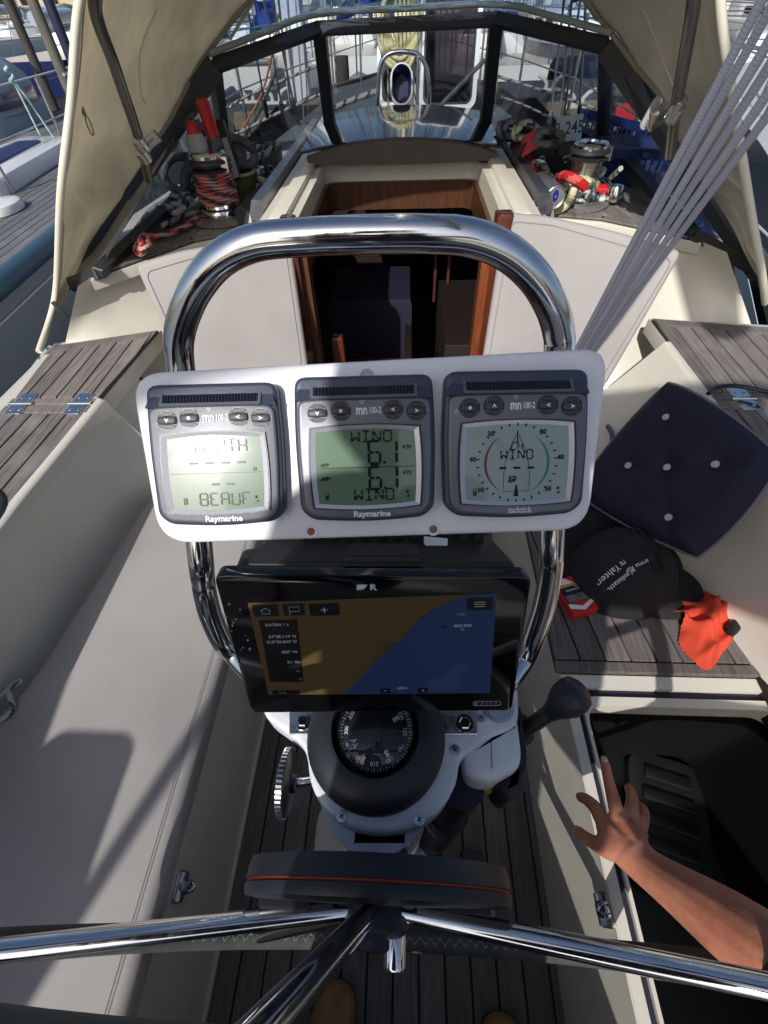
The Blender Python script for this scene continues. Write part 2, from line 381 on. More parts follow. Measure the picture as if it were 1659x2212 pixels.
def text(s, fr, x, y, size, m, parent, name='lettering', ang=0.0, align='CENTER', d=.0004, depth=.0002, sx=1.0, bold=0.0, shear=0.0):
    c = bpy.data.curves.new('t', 'FONT'); c.body = s; c.size = size; c.align_x = align; c.align_y = 'CENTER'; c.extrude = depth; c.offset = bold; c.shear = shear; c.resolution_u = 3
    o = bpy.data.objects.new('t', c); COL.objects.link(o)
    dg = bpy.context.evaluated_depsgraph_get(); me = bpy.data.meshes.new_from_object(o.evaluated_get(dg))
    bpy.data.objects.remove(o); bpy.data.curves.remove(c)
    f = fr.sub(x, y, d, ang); off = worldloc(parent) if parent is not None else Vector((0, 0, 0))
    for v in me.vertices:
        p = f.at(v.co.x*sx, v.co.y, v.co.z); v.co = (p[0]-off.x, p[1]-off.y, p[2]-off.z)
    me.materials.clear(); me.materials.append(m); me.name = name
    r = bpy.data.objects.new(name, me); COL.objects.link(r)
    if parent is not None: r.parent = parent
    return r
ZF = lambda x, y, z: Fr((x, y, z), (1, 0, 0), (0, 0, 1))
# ================================================================ the boat we stand on
WATER_Z = -.55
boat = empty('sailboat', 'cream sailing boat with the open teak-laid cockpit, cabin and windscreen filling the photo', 'sailboat')
# ---- cockpit sole
SX0, SX1 = -.372, .378
sole = MB().box(ZF(0, .25, -.03), SX1-SX0+.02, 2.3, .022).build('cockpit_sole', CAULK, boat, 0)
planks(sole, [(SX0, -.9), (SX1, -.9), (SX1, 1.36), (SX0, 1.36)], 0, .0545, (0, 1), .0042, .008, TEAKD)
# ---- left seat locker (front wall, seat base)
lk = MB()
lk.add([(-.372, -1, -.01), (-.372, 1.42, -.01), (-.372, 1.42, .395), (-.372, -1, .395)], [(3, 2, 1, 0)])
lk.prism(Fr((0, 0, .395), (1, 0, 0), (0, 0, 1)), [(-.372, -1), (-.372, 1.42), (-1.0, 1.42), (-1.0, -1)], -.02, 0, .004)
lk.prism(Fr((-.372, 0, 0), (0, 1, 0), (1, 0, 0)), [(-1, 0), (1.4, 0), (1.4, .012), (-1, .012)], 0, .008, .003)
lk.build('seat_locker', CREAM, boat)
# ---- coamings (seat backs), left then right
def loft(rows, thick=None): return MB().grid([spline(r, 5) for r in zip(*[spline(q, 5) for q in rows])] if False else rows, thick)
base = [(.43, 1.36), pz(318, 1070, .45)[:2]*A3(-1, 1)]
L_base = [pz(318, 1070, .42), pz(171, 1296, .42), pz(55, 1474, .42), (-.86, .05, .42), (-.90, -.6, .42)]
L_base = [A3(-.50, 1.0, .42)]+[np.array(p) for p in L_base]
ys = [1.0]+[float(p[1]) for p in L_base[1:]]
CZ = .70
def coam_x(y): return -.726-.033*(1.29-y)/.7 if y > .586 else -.759
cm = MB(); rows = []
yy = [1.12, 1.08, .96, .94, .935, .80, .60, .40, .20, 0, -.3, -.7]
def base_x(y): return float(np.interp(y, [p[1] for p in L_base[::-1]], [p[0] for p in L_base[::-1]]))
prof = []
for y in yy:
    bx, tx = base_x(y), coam_x(y); r = []
    notch = y > .945
    n = 9
    for k in range(n):
        t = k/(n-1); bow = .018*sin(pi*t)
        r.append((bx+(tx-bx)*t-bow*.7-(.05 if notch else 0), y, .38+(CZ-.015-.38)*t))
    e = -.05 if notch else 0
    r += [(tx+e-.003, y, CZ-.011), (tx+e-.010, y, CZ-.008), (tx+e-.022, y, CZ-.009), (tx+e-.034, y, CZ-.014)]
    rows.append(r)
cm.grid(rows)
coam = cm.build('coaming', CREAM, boat, 50)
# rounded front end of the seat back
yb = .935; pts = [rows[4][k] for k in range(len(rows[4]))]
MB().grid([[np.array(p)+A3(0, 0, 0) for p in pts], [np.array(p)+A3(-.02, .012, -.004*k/len(pts)) for k, p in enumerate(pts)], [np.array(p)+A3(-.06, .015, -.006) for p in pts]]).build('coaming', CREAM, boat, 60)
# sill between notch and bulkhead (cream corner piece forward of the notch)
# ---- left side deck lid with teak, hinges
def sidedeck(side):
    sg = -1 if side == 'L' else 1
    if side == 'L': FL, FR_, IN = pz(120, 740, CZ), pz(338, 708, CZ), [(-.757, .904), (-.773, .586), (-.785, .1), (-.79, -.8)]
    else: FL, FR_, IN = pz(1680, 702, CZ), pz(1412, 682, CZ), [(.757, .981), (.773, .722), (.785, .2), (.79, -.8)]
    ox = -.985 if side == 'L' else 1.07
    FL = FL.copy()
    poly = [tuple(FR_[:2])]+IN+[(ox+(.03 if side == 'L' else -.03), -.8), (ox, FL[1]-.0)]
    bx = MB(); z0 = CZ-.012
    F0 = ZF(0, 0, 0)
    outer = [(poly[0][0], poly[0][1]+.02)]+[(p[0]+sg*.0, p[1]) for p in poly[1:5]]+[(ox+sg*.06, -.8), (ox+sg*.05, FL[1]+.03)]
    bx.prism(F0, outer, z0-.05, z0-.004, .006)
    sd = bx.build('side_deck', CREAM, boat)
    MB().prism(F0, poly, z0-.004, z0-.001).build('caulking', CAULK, sd, 0)
    hy = .915 if side == 'L' else .93   # hinge line
    mg = .042
    # front margin board, inner boards, hinge boards
    fdir = nrm(np.array([FR_[0]-FL[0], FR_[1]-FL[1]]))
    front = [(FR_[0], FR_[1]), (FR_[0]-.005*sg*-1, FR_[1]-.001), (FL[0], FL[1]), (FL[0], FL[1]-mg), (FR_[0]+sg*.034, FR_[1]-mg)]
    MB().prism(F0, [(FR_[0], FR_[1]), (FL[0], FL[1]), (FL[0], FL[1]-mg+.003), (FR_[0]+sg*.026, FR_[1]-mg+.003)], z0-.004, z0+.004, .001, 1).build('plank', TEAK, sd, 0)
    field = [(FR_[0]+sg*.002, FR_[1]-.004), (FR_[0]+sg*.028, FR_[1]-mg-.002), (FL[0], FL[1]-mg-.002), (ox+sg*-.005, hy+.03), (IN[0][0]+sg*.004, hy+.03)]
    planks(sd, field, z0+.004, .044, nrm(np.array([-.10*sg*-1, -1.0]))*-1 if False else (.02*sg, 1), .0045, .008, TEAK)
    MB().prism(F0, [(IN[0][0]+sg*.004, hy+.026), (ox, hy+.026), (ox, hy+.002), (IN[0][0]+sg*.004, hy+.002)], z0-.004, z0+.004, .001, 1).build('plank', TEAK, sd, 0)
    MB().prism(F0, [(IN[0][0]+sg*.004, hy-.004), (ox, hy-.004), (ox, hy-.034), (IN[0][0]+sg*.004, hy-.034)], z0-.004, z0+.004, .001, 1).build('plank', TEAK, sd, 0)
    aft = [(IN[0][0]+sg*.006, hy-.038), (ox, hy-.038), (ox+sg*-.03, -.8), (IN[3][0]+sg*.006, -.8), (IN[1][0]+sg*.006, IN[1][1])]
    planks(sd, aft, z0+.004, .044, (.03*sg*-1, 1), .0045, .008, TEAK)
    for hx in ((-.793, -.945) if side == 'L' else (.825, .99)):
        f = ZF(hx, hy, z0+.004); h = MB()
        h.prism(f, rrect(.042, .038, .006, 3, 0, .024), 0, .003, .001, 1); h.prism(f, rrect(.042, .038, .006, 3, 0, -.024), 0, .003, .001, 1)
        h.tube([f.at(-.028, 0, .003), f.at(.028, 0, .003)], .0045, 8)
        hg = h.build('hinge', STEEL, sd)
        for (sx_, sy_) in ((-.011, .024), (.011, .024), (-.011, -.024), (.011, -.024)):
            pass
        sc_ = MB()
        for (sx_, sy_) in ((-.011, .024), (.011, .024), (-.011, -.026), (.011, -.026)): sc_.lathe(f.sub(sx_, sy_, .003), [(.005, 0), (.0035, .0014), (0, .0016)], 8)
        sc_.build('hinge_screws', STEELM, sd)
    return sd
sdL = sidedeck('L'); sdR = sidedeck('R')
# flush deck filler on the left lid (white ring, far left edge)
ff = ZF(-.862, .535, CZ-.006); 
m = MB().lathe(ff, [(.066, .0), (.064, .006), (.052, .007), (.05, .0), (.048, -.012), (0, -.012)], 28).build('deck_filler', WHITE, sdL)
MB().lathe(ff, [(.092, .0005), (.088, .0022), (.068, .0022), (.066, .0005)], 28).build('filler_margin', CAULK, sdL, 0)
# ---- right seat: teak bench forward, open locker aft
rs = MB(); rx0 = .3535
SZ = .42
rs.add([(rx0, -1, -.01), (rx0, 1.42, -.01), (rx0, 1.42, SZ-.01), (rx0, -1, SZ-.01)], [(0, 1, 2, 3)])
rs.build('seat_locker', CREAM, boat)
yF = .385
# right coaming (seat back)
rows = []
def rb(y): return float(np.interp(y, [-.7, .2, .40, .7, 1.0, 1.3], [.86, .80, .735, .66, .56, .46]))
for y in (1.2, 1.02, .8, .6, .4, .2, 0, -.3, -.7):
    bx, tx = rb(y), (.737 if y > .7 else .755)
    rows.append([(bx+(tx-bx)*k/8+.012*sin(pi*k/8), y, .38+(CZ-.016-.38)*k/8) for k in range(9)]+[(tx+.003, y, CZ-.011), (tx+.010, y, CZ-.008), (tx+.022, y, CZ-.009), (tx+.034, y, CZ-.014)])
fixn(MB().grid([r[::-1] for r in rows]).build('coaming', CREAM, boat, 50))
bench = MB().prism(ZF(0, 0, SZ-.012), [(rx0-.004, yF), (rx0-.004, 1.4), (1.0, 1.4), (1.0, yF)], -.02, .004, .003).build('seat_bench', CAULK, boat, 0)
planks(bench, [(rx0-.008, yF+.012), (rb(.39)+.02, yF+.012), (rb(.7)+.02, .7), (rb(1.0), 1.0), (.45, 1.36), (rx0-.008, 1.36)], SZ, .052, (-.13, 1), .0045, .012, TEAKD)
MB().prism(ZF(0, 0, SZ), [(rx0-.01, yF-.014), (rx0-.01, yF+.009), (.83, yF+.009), (.83, yF-.014)], -.012, .001, .002, 1).build('plank', TEAKD, bench, 0)
# locker opening: cream outer lip, dark gasket groove, cream inner lip, deep dark well
LX0, LX1, LY0, LY1 = .352, .86, -.95, yF-.016
lip = MB()
F = ZF(0, 0, SZ-.012)
o0 = round_poly([(LX0, LY0), (LX1, LY0), (LX1, LY1), (LX0, LY1)], .004, 6)
i0 = round_poly([(LX0+.020, LY0+.03), (LX1-.045, LY0+.03), (LX1-.045, LY1-.026), (LX0+.020, LY1-.026)], .03, 6)
i1 = round_poly([(LX0+.033, LY0+.055), (LX1-.07, LY0+.055), (LX1-.07, LY1-.042), (LX0+.033, LY1-.042)], .03, 6)
i2 = round_poly([(LX0+.039, LY0+.075), (LX1-.10, LY0+.075), (LX1-.10, LY1-.060), (LX0+.039, LY1-.060)], .035, 6)
lip.ring(F, o0, i0, -.03, .0)
lip.ring(F, i1, i2, -.05, -.004)
lipo = lip.build('locker_lip', CREAM, boat, 40)
MB().ring(F, [(x, y) for x, y in i0], [(x, y) for x, y in i1], -.03, -.013).build('gasket', mat('navy_gasket', (.012, .012, .03), .7), lipo, 0)
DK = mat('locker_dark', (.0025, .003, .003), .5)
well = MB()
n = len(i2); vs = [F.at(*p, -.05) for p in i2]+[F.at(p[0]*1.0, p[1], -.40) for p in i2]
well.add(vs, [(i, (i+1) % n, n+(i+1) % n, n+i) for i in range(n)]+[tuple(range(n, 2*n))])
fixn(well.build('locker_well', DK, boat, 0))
# faint slatted box in the well
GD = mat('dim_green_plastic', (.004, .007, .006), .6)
bxo = empty('storage_crate', 'dark slatted plastic crate lying deep in the open starboard locker', 'crate', (.62, .13, .05))
fcr = Fr((.66, .16, .06), nrm(A3(.96, -.28, 0)), (0, 0, 1))
MB().prism(fcr, rrect(.18, .30, .04), -.15, -.02, .008).build('tub', GD, bxo)
for k in range(5): MB().prism(fcr.sub(0, -.10+.05*k), rrect(.13-.012*abs(k-2), .026, .006), -.02, -.012, .002).build('slat', DK, bxo)
# engine panel hollow in the wall behind the throttle (dark square with wooden frame)
# ---- bulkhead
bh = MB()
def ruled(top, bot, n=6, m_=8): return [[np.array(top(t))*(1-k/m_)+np.array(bot(t))*(k/m_) for k in range(m_+1)] for t in [i/n for i in range(n+1)]]
lt = [pz(168, 618, .845), pz(210, 590, .845), pz(420, 519, .845), pz(600, 481, .845), A3(-.31, 1.50, .845)]
lb = [A3(-1.02, 1.235, .66), A3(-.95, 1.235, .66), A3(-.72, 1.30, .42), A3(-.5, 1.36, .40), A3(-.31, 1.42, .36)]
def interp3(P): 
    P = [np.array(p) for p in P]
    def f(t):
        x = t*(len(P)-1); i = min(int(x), len(P)-2); return P[i]*(1-(x-i))+P[i+1]*(x-i)
    return f
fixn(bh.grid(ruled(interp3(lt), interp3(lb), 16, 8)).build('bulkhead', CREAM, boat, 60))
rt = [pz(1570, 545, .845), pz(1500, 515, .845), pz(1300, 472, .845), pz(1140, 458, .845), A3(.28, 1.50, .845)]
rb_ = [A3(1.06, 1.34, .66), A3(.95, 1.34, .66), A3(.72, 1.36, .42), A3(.5, 1.38, .40), A3(.28, 1.42, .36)]
fixn(MB().grid(ruled(interp3(rt), interp3(rb_), 16, 8)).build('bulkhead', CREAM, boat, 60))
for sx in (-1, 1):   # corner fillet where bulkhead meets the side deck
    yb = 1.215 if sx < 0 else 1.32
    MB().prism(Fr((sx*1.0, yb, .60), (1, 0, 0), (0, -1, 0)), [(-.25*sx-.02, 0), (.16, 0), (.16, .12), (-.25*sx-.02, .12)], -.06, .004, .01).build('bulkhead_corner', CREAM, boat) if False else None
# ---- side decks on the cabin with teak (under the spray hood)
def cabin_deck(side):
    s = -1 if side == 'L' else 1
    if side == 'L': A, B, C_ = pz(205, 596, .85), pz(420, 521, .85), pz(603, 484, .85)
    else: A, B, C_ = pz(1505, 518, .85), pz(1300, 474, .85), pz(1137, 461, .85)
    poly = [tuple(A[:2]), tuple(B[:2]), tuple(C_[:2]), (s*.425, 2.75), (s*.80, 2.75), (s*.93, 1.9), (A[0]+s*.01, A[1]+.1)]
    F0 = ZF(0, 0, .845)
    outer = [(A[0]+s*.012, A[1]-.012), (B[0], B[1]-.012), (C_[0], C_[1]-.012), (s*.30, C_[1]-.03), (s*.30, 2.95), (s*.86, 2.95), (s*.97, 1.85)]
    d = MB().prism(F0, outer, -.03, 0, .004).build('cabin_deck', CREAM, boat)
    MB().prism(F0, poly, 0, .0025).build('caulking', CAULK, d, 0)
    # margin board along the aft edge, then fore-and-aft boards
    for (p, q) in ((A, B), (B, C_)):
        t = nrm(q[:2]-p[:2]); nn = np.array([-t[1], t[0]]); nn = nn if nn[1] > 0 else -nn; w_ = .045
        MB().prism(F0, [tuple(p[:2]+nn*.002), tuple(q[:2]+nn*.002), tuple(q[:2]+nn*w_), tuple(p[:2]+nn*w_)], .0, .008, .001, 1).build('plank', TEAK, d, 0)
    q = clip(poly, 0, -1, -(min(A[1], C_[1])+.0))
    inner = [tuple(A[:2]+A3(0, .06)), tuple(B[:2]+A3(0, .055)), tuple(C_[:2]+A3(0, .05)), (s*.425, 2.75), (s*.80, 2.75), (s*.93, 1.9)]
    planks(d, inner, .851, .05, (-.12*s, 1) if side == 'R' else (.12, 1), .0045, .006, TEAK)
    return d
cdL = cabin_deck('L'); cdR = cabin_deck('R')
# ---- companionway: hatch coaming, rails, timber lining, dark cabin
HZ = .935
hc = MB(); F0 = ZF(0, 0, 0)
HX = .285; HY0, HY1 = 1.44, 2.06
def ushape(xo, xi, y0, yo, yi, r): return [(-xo, y0), (-xi, y0)]+[(-xi+r-r*cos(t), yi-r+r*sin(t)) for t in np.linspace(0, pi/2, 6)]+[(xi-r+r*sin(t), yi-r+r*cos(t)) for t in np.linspace(0, pi/2, 6)]+[(xi, y0), (xo, y0), (xo, yo), (-xo, yo)]
hc.prism(F0, ushape(.392, HX, 1.40, 2.7, HY1, .05), .84, HZ)
hcn = hc.build('hatch_coaming', CREAM, boat, 40)
for sx in (-1, 1):   # stepped runner the hatch slides in
    MB().prism(ZF(sx*.335, 0, HZ), [(-.022, 1.405), (.022, 1.405), (.022, 2.4), (-.022, 2.4)], 0, .016, .004).build('hatch_runner', CREAM, hcn)
for sx in (-1, 1):
    r = MB(); fr = Fr((sx*.415, 1.45, .87), (1, 0, 0), (0, 1, 0))
    prof = [(-.024, 0), (.03, 0), (.03, .05), (.016, .082), (-.016, .082), (-.024, .06), (-.012, .05), (-.012, .03), (-.024, .024)]
    if sx < 0: prof = [(-x, y) for x, y in prof]
    prof2 = [(x, y) for x, y in prof]
    fr = Fr((sx*.425, 1.57, .87), A3(-1, 0, 0), (0, 1, 0)); fr.Y = A3(0, 0, 1); fr.X = A3(1, 0, 0)
    rail = fixn(r.prism(fr, prof2, 0, 1.3).build('hatch_rail', ALU, boat, 30))
    e = MB(); ny = nrm(A3(0, -.75, .66)); fe = Fr((sx*.425, 1.545, .862), (1, 0, 0), ny)
    out = [(-.046, 0), (-.02, 0), (-.02, .018), (-.009, .023), (.006, .018), (.006, 0), (.046, 0), (.044, .02), (.030, .098), (-.020, .098)]
    fixn(e.prism(fe, out if sx > 0 else [(-x, y) for x, y in out], -.03, .004, .002).build('rail_end', mat('worn_aluminium', (.50, .51, .53), .45, .7, rvar=.1, vscale=60), rail, 40))
    MB().prism(fe.sub(sx*.022, .045), rrect(.014, .040, .0068, 4), .004, .005).build('slot', BLACK, rail)
# timber jambs and lintel
JZ0, JZ1 = .30, .955
comp = MB().prism(Fr((0, 1.40, 0), (1, 0, 0), (0, -1, 0)), [(-.01, -.30), (.01, -.30), (.01, -.29), (-.01, -.29)], -.02, 0).build('companionway', MAHOG, boat)
fq = Fr((0, 0, 0), (1, 0, 0), (0, 0, 1))
def post(x0, x1, y0, y1, z0, z1, name, m, par, bev=.004): return MB().prism(fq, [(x0, y0), (x1, y0), (x1, y1), (x0, y1)], z0, z1, bev).build(name, m, par)
JL, JR = (-.338, -.285), (.225, .285)
post(-.315, -.283, 1.36, 1.42, JZ0, JZ1, 'jamb', MAHOG, comp)
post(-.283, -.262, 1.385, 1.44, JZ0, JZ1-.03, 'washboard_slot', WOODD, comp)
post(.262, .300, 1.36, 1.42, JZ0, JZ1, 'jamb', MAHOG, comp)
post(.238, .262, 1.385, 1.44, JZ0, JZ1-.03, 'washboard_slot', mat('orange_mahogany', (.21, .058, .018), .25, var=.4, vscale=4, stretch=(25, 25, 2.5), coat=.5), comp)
# grey door leaf edge and two dark latches, left of the jamb
post(-.352, -.318, 1.345, 1.41, .40, .93, 'door_edge', mat('pale_grey_door', (.34, .33, .33), .5), comp)
for z in (.52, .62):
    MB().prism(Fr((-.322, 1.343, z), (1, 0, 0), (0, -1, 0)), ellipse(.014, .042, 14), 0, .006, .002).build('latch', BLACKM, comp)
    MB().prism(Fr((.303, 1.352, z+.02), (1, 0, 0), (0, -1, 0)), ellipse(.010, .034, 8), 0, .006, .002).build('latch', BLACKM, comp)
# wooden ends of the jambs standing proud
for x in (-.300, .285): MB().prism(ZF(x, 1.385, .952), rrect(.040, .045, .01), -.012, .008, .006).build('post_head', MAHOG, comp)
# lining of the hatch mouth: dark timber fascia under the cream
MB().prism(F0, ushape(HX-.001, HX-.014, 1.43, HY1-.001, HY1-.014, .045), .79, .880).build('hatch_lining', WOODD, comp, 40)
# cabin interior (dark)
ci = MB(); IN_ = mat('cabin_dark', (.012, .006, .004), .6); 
vs = [(-.8, 1.55, -.4), (.8, 1.55, -.4), (.9, 4.2, -.4), (-.9, 4.2, -.4), (-.8, 1.55, .83), (.8, 1.55, .83), (.9, 4.2, .84), (-.9, 4.2, .84)]
ci.add(vs, [(0, 1, 2, 3), (1, 5, 6, 2), (2, 6, 7, 3), (3, 7, 4, 0)])
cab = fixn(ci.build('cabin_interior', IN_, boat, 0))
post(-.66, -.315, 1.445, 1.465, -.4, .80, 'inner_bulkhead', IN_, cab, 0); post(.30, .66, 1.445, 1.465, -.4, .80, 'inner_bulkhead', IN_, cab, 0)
BLUEC = mat('navy_settee', (.004, .005, .02), .8)
post(-.34, .05, 2.1, 2.5, -.1, .42, 'settee_back', BLUEC, cab, .03); post(-.9, .05, 1.75, 2.1, -.2, .12, 'settee', BLUEC, cab, .03)
post(.20, .9, 1.9, 2.6, -.1, .30, 'galley', IN_, cab, .01)
post(-.24, -.20, 1.50, 1.54, -.3, .55, 'grab_post', MAHOG, cab, .012)
post(.02, .05, 1.62, 1.9, -.4, .40, 'partition', IN_, cab, .01)
tblf = Fr((-.12, 1.72, .25), (1, 0, 0), (0, 0, 1))
MB().prism(tblf, rrect(.36, .32, .05), -.03, 0, .008).build('chart_table', WOODD, cab)
for x in (.17, .24): post(x, x+.014, 2.55, 2.57, .2, .80, 'trim_strip', mat('trim_mahogany', (.07, .02, .01), .4), cab, .003)  # dark reddish brown trim
paper = MB().prism(Fr((-.15, 1.66, .253), nrm(A3(1, .35, 0)), (0, 0, 1)), rrect(.12, .07, .002), 0, .004)
tag(paper.build('paper', mat('paper', (.7, .7, .72), .8)), 'folded white paper on the dark chart table below the hatch', 'paper')
# ---- teak drip rail, dark glass of the sliding hatch
rows = []
for k in range(21):
    x = -.335+.67*k/20; c_ = 1-(x/.335)**2; y0 = 2.0-.03*c_; z1 = .968+.050*c_
    rows.append([(x, y0+.03, .945), (x, y0, .945), (x, y0-.002, z1-.004), (x, y0+.003, z1), (x, y0+.016, z1+.001), (x, y0+.02, z1-.012)])
fixn(MB().grid(rows).build('hatch_handle', GREYWOOD, boat, 40))
rows = []
for k in range(17):
    x = -.36+.72*k/16; c_ = 1-(x/.36)**2; rows.append([(x, 2.018-.03*c_, .972+.036*c_), (x, 2.016-.03*c_, .980+.036*c_), (x, 2.03-.03*c_, .983+.036*c_), (x, 2.66, .988+.03*c_), (x, 2.665, .975+.03*c_)])
hl = fixn(MB().grid(rows).build('sliding_hatch', mat('smoked_acrylic', (.01, .014, .018), .03, spec=1.0, coat=1.0), boat, 40))
# cabin top forward of the windscreen and foredeck
MB().prism(ZF(0, 0, .80), round_poly([(-.66, 2.55), (.66, 2.55), (.5, 4.4), (.2, 5.4), (-.2, 5.4), (-.5, 4.4)], .15, 4), 0, .09, .03).build('cabin_roof', mat('grey_nonskid', (.10, .12, .135), .7, var=.2, vscale=20), boat)
fd = MB().prism(ZF(0, 0, .55), round_poly([(-1.2, 4.3), (1.2, 4.3), (1.0, 6.8), (.05, 8.6), (-.05, 8.6), (-1.0, 6.8)], .05, 3), 0, .08, .02).build('foredeck', TEAKD, boat)
for s in (-1, 1): MB().prism(ZF(0, 0, .55), [(s*.92, 1.75), (s*1.06, 1.75), (s*1.22, 4.35), (s*.92, 4.35)], 0, .078, .01).build('side_walkway', TEAKD, boat)
MB().prism(ZF(0, 0, .635), [(-1.12, 2.9), (-1.0, 2.9), (-.98, 4.6), (-1.2, 4.6)], 0, .006).build('deck_teak', TEAK, boat, 0)
MB().prism(ZF(0, 0, .635), [(1.12, 2.9), (1.0, 2.9), (.98, 4.6), (1.2, 4.6)], 0, .006).build('deck_teak', TEAK, boat, 0)
hullp = [(-.9, -2.6), (.9, -2.6), (1.05, -1.2), (1.06, 1.3), (1.22, 4.5), (.95, 6.8), (0, 8.8), (-.95, 6.8), (-1.22, 4.5), (-1.06, 1.3), (-1.05, -1.2)]
n = len(hullp); hv = []
for (sc_, z) in ((.80, WATER_Z-.2), (.97, .1), (1.0, .60)): hv += [(x*sc_, y*(.97 if z < 0 else 1), z) for x, y in hullp]
fixn(MB().add(hv, [(k*n+i, k*n+(i+1) % n, (k+1)*n+(i+1) % n, (k+1)*n+i) for k in range(2) for i in range(n)]).build('hull', WHITE, boat, 40))
# outer deck beside the cockpit, toe rail
for s in (-1, 1):
    MB().tube([(s*1.0, 1.9, .645), (s*1.18, 3.0, .64), (s*1.22, 4.5, .64), (s*.95, 6.8, .64), (0, 8.75, .66)], .02, 6).build('toe_rail', TEAKD, boat)
MB().prism(ZF(0, 0, .30), [(-1.0, -2.5), (1.0, -2.5), (1.4, -.92), (-1.4, -.92)], 0, .32, .02).build('aft_deck', CREAM, boat)

hs = MB().prism(ZF(0, -1.0, .30), rrect(1.0, .46, .10), 0, .58, .05).build('shade_seat', CREAM, boat)  # box out of view, added to keep the sun off the sole

# guard rails along the fore part
for s in (-1, 1):
    for y, x in ((2.9, 1.13), (4.3, 1.16), (5.6, 1.02), (6.8, .80)): MB().tube([(s*x, y, .63), (s*x, y, 1.22)], .011, 8).build('stanchion', STEELM, boat, 60)
    for h in (.92, 1.2): MB().tube([(s*1.10, 2.0, h), (s*1.13, 2.9, h), (s*1.16, 4.3, h), (s*1.02, 5.6, h), (s*.80, 6.8, h), (s*.3, 8.2, h+.05)], .005, 6).build('guard_wire', STEELM, boat, 60)
MB().tube(spline([A3(-.85, 6.7, 1.2), A3(-.35, 8.1, 1.25), A3(0, 8.5, 1.27), A3(.35, 8.1, 1.25), A3(.85, 6.7, 1.2)], 6), .014, 8).build('pulpit_rail', STEEL, boat, 60)
# ================================================================ guard tube, instrument panel, plotter
PT = A3(-.002, .260, 1.118)
_gl = pd(452, 958, .345); PX, PN0 = A3(.999, .052, .014), nrm(nrm(CAM-_gl)+SUN)
PF = Fr(PT, PX, PN0)
WLET = mat('white_print', (.75, .76, .78), .5); GLET = mat('grey_print', (.45, .46, .50), .5)
# stainless guard on the pedestal
ped = empty('steering_pedestal', 'white steering pedestal with its big polished guard tube rising from the cockpit sole', 'pedestal', (0, .16, 0))
gp = [(1158, 1420, .165, .775)]
def gy(u, v, y): return py(u, v, y)
Lg = [pz(600, 1500, .765), pz(560, 1470, .80), pd(505, 1412, .565), pd(480, 1385, .545), pd(455, 1330, .525), pd(440, 1265, .505), pd(432, 1190, .47)]
Lu = [gy(402, 900, .35), gy(390, 800, .362), gy(386, 740, .366), gy(397, 685, .367), gy(425, 622, .367), gy(475, 562, .367), gy(550, 525, .367), gy(660, 513, .367), (gy(800, 507, .367))]
Ru = [gy(920, 506, .367), gy(1015, 513, .367), gy(1095, 545, .367), gy(1155, 600, .367), gy(1192, 665, .367), gy(1207, 720, .366), gy(1208, 760, .364), gy(1206, 900, .35)]
Rg = [pd(1192, 1165, .475), pd(1190, 1230, .495), pd(1175, 1310, .52), pd(1150, 1385, .545), pd(1132, 1425, .56), pz(1095, 1475, .80), pz(1070, 1500, .765)]
gt = MB().tube(spline(Lg+Lu+Ru+Rg, 10), .0128, 24).build('guard_tube', STEEL, ped, 80)
# ---- white plate with three instruments
panel = empty('instrument_plate', 'white rounded plate clamped to the guard tube carrying three grey displays', 'panel', tuple(PT))
cor = [PF.hit(*q) for q in ((278, 806), (1318, 750), (1272, 1146), (343, 1176))]
hw = [cor[0], cor[1], cor[2], cor[3]]
outl = round_poly([cor[0], cor[1], cor[2], cor[3]], [.024, .02, .026, .026], 8)
plate = MB().prism(PF, outl, -.012, 0, .004, 3, bevb=.003).build('plate', PLATEM, panel, 50)
def screw(fr, x, y, d, r, par, m=STEELM, name='screw', hexed=False):
    s = MB()
    if hexed: s.prism(fr.sub(x, y, d), [(r*cos(pi/3*k), r*sin(pi/3*k)) for k in range(6)], 0, r*.6, r*.12, 1); s.lathe(fr.sub(x, y, d), [(r*1.5, 0), (r*1.45, r*.15), (0, r*.16)], 14)
    else: s.lathe(fr.sub(x, y, d), [(r, 0), (r*.95, r*.2), (0, r*.3)], 14)
    return s.build(name, m, par, 40)
for (u, v) in ((672, 1148), (936, 1143), (793, 812)):
    x, y = PF.hit(u, v); s = MB(); s.lathe(PF.sub(x, y, 0), [(.0055, 0), (.0052, .0006), (.0034, .0003), (.0030, -.0005), (.0, -.0006)], 16); s.build('screw_hole', mat('hole_ring', (.45, .45, .47), .4) if v < 900 else WHITE, panel)
    if v > 900: MB().lathe(PF.sub(x, y, .0004), [(.0031, 0), (0, .0002)], 12).build('hole', mat('rusty_hole', (.28, .09, .05), .6) if u < 800 else mat('brown_hole', (.20, .14, .12), .6), panel)
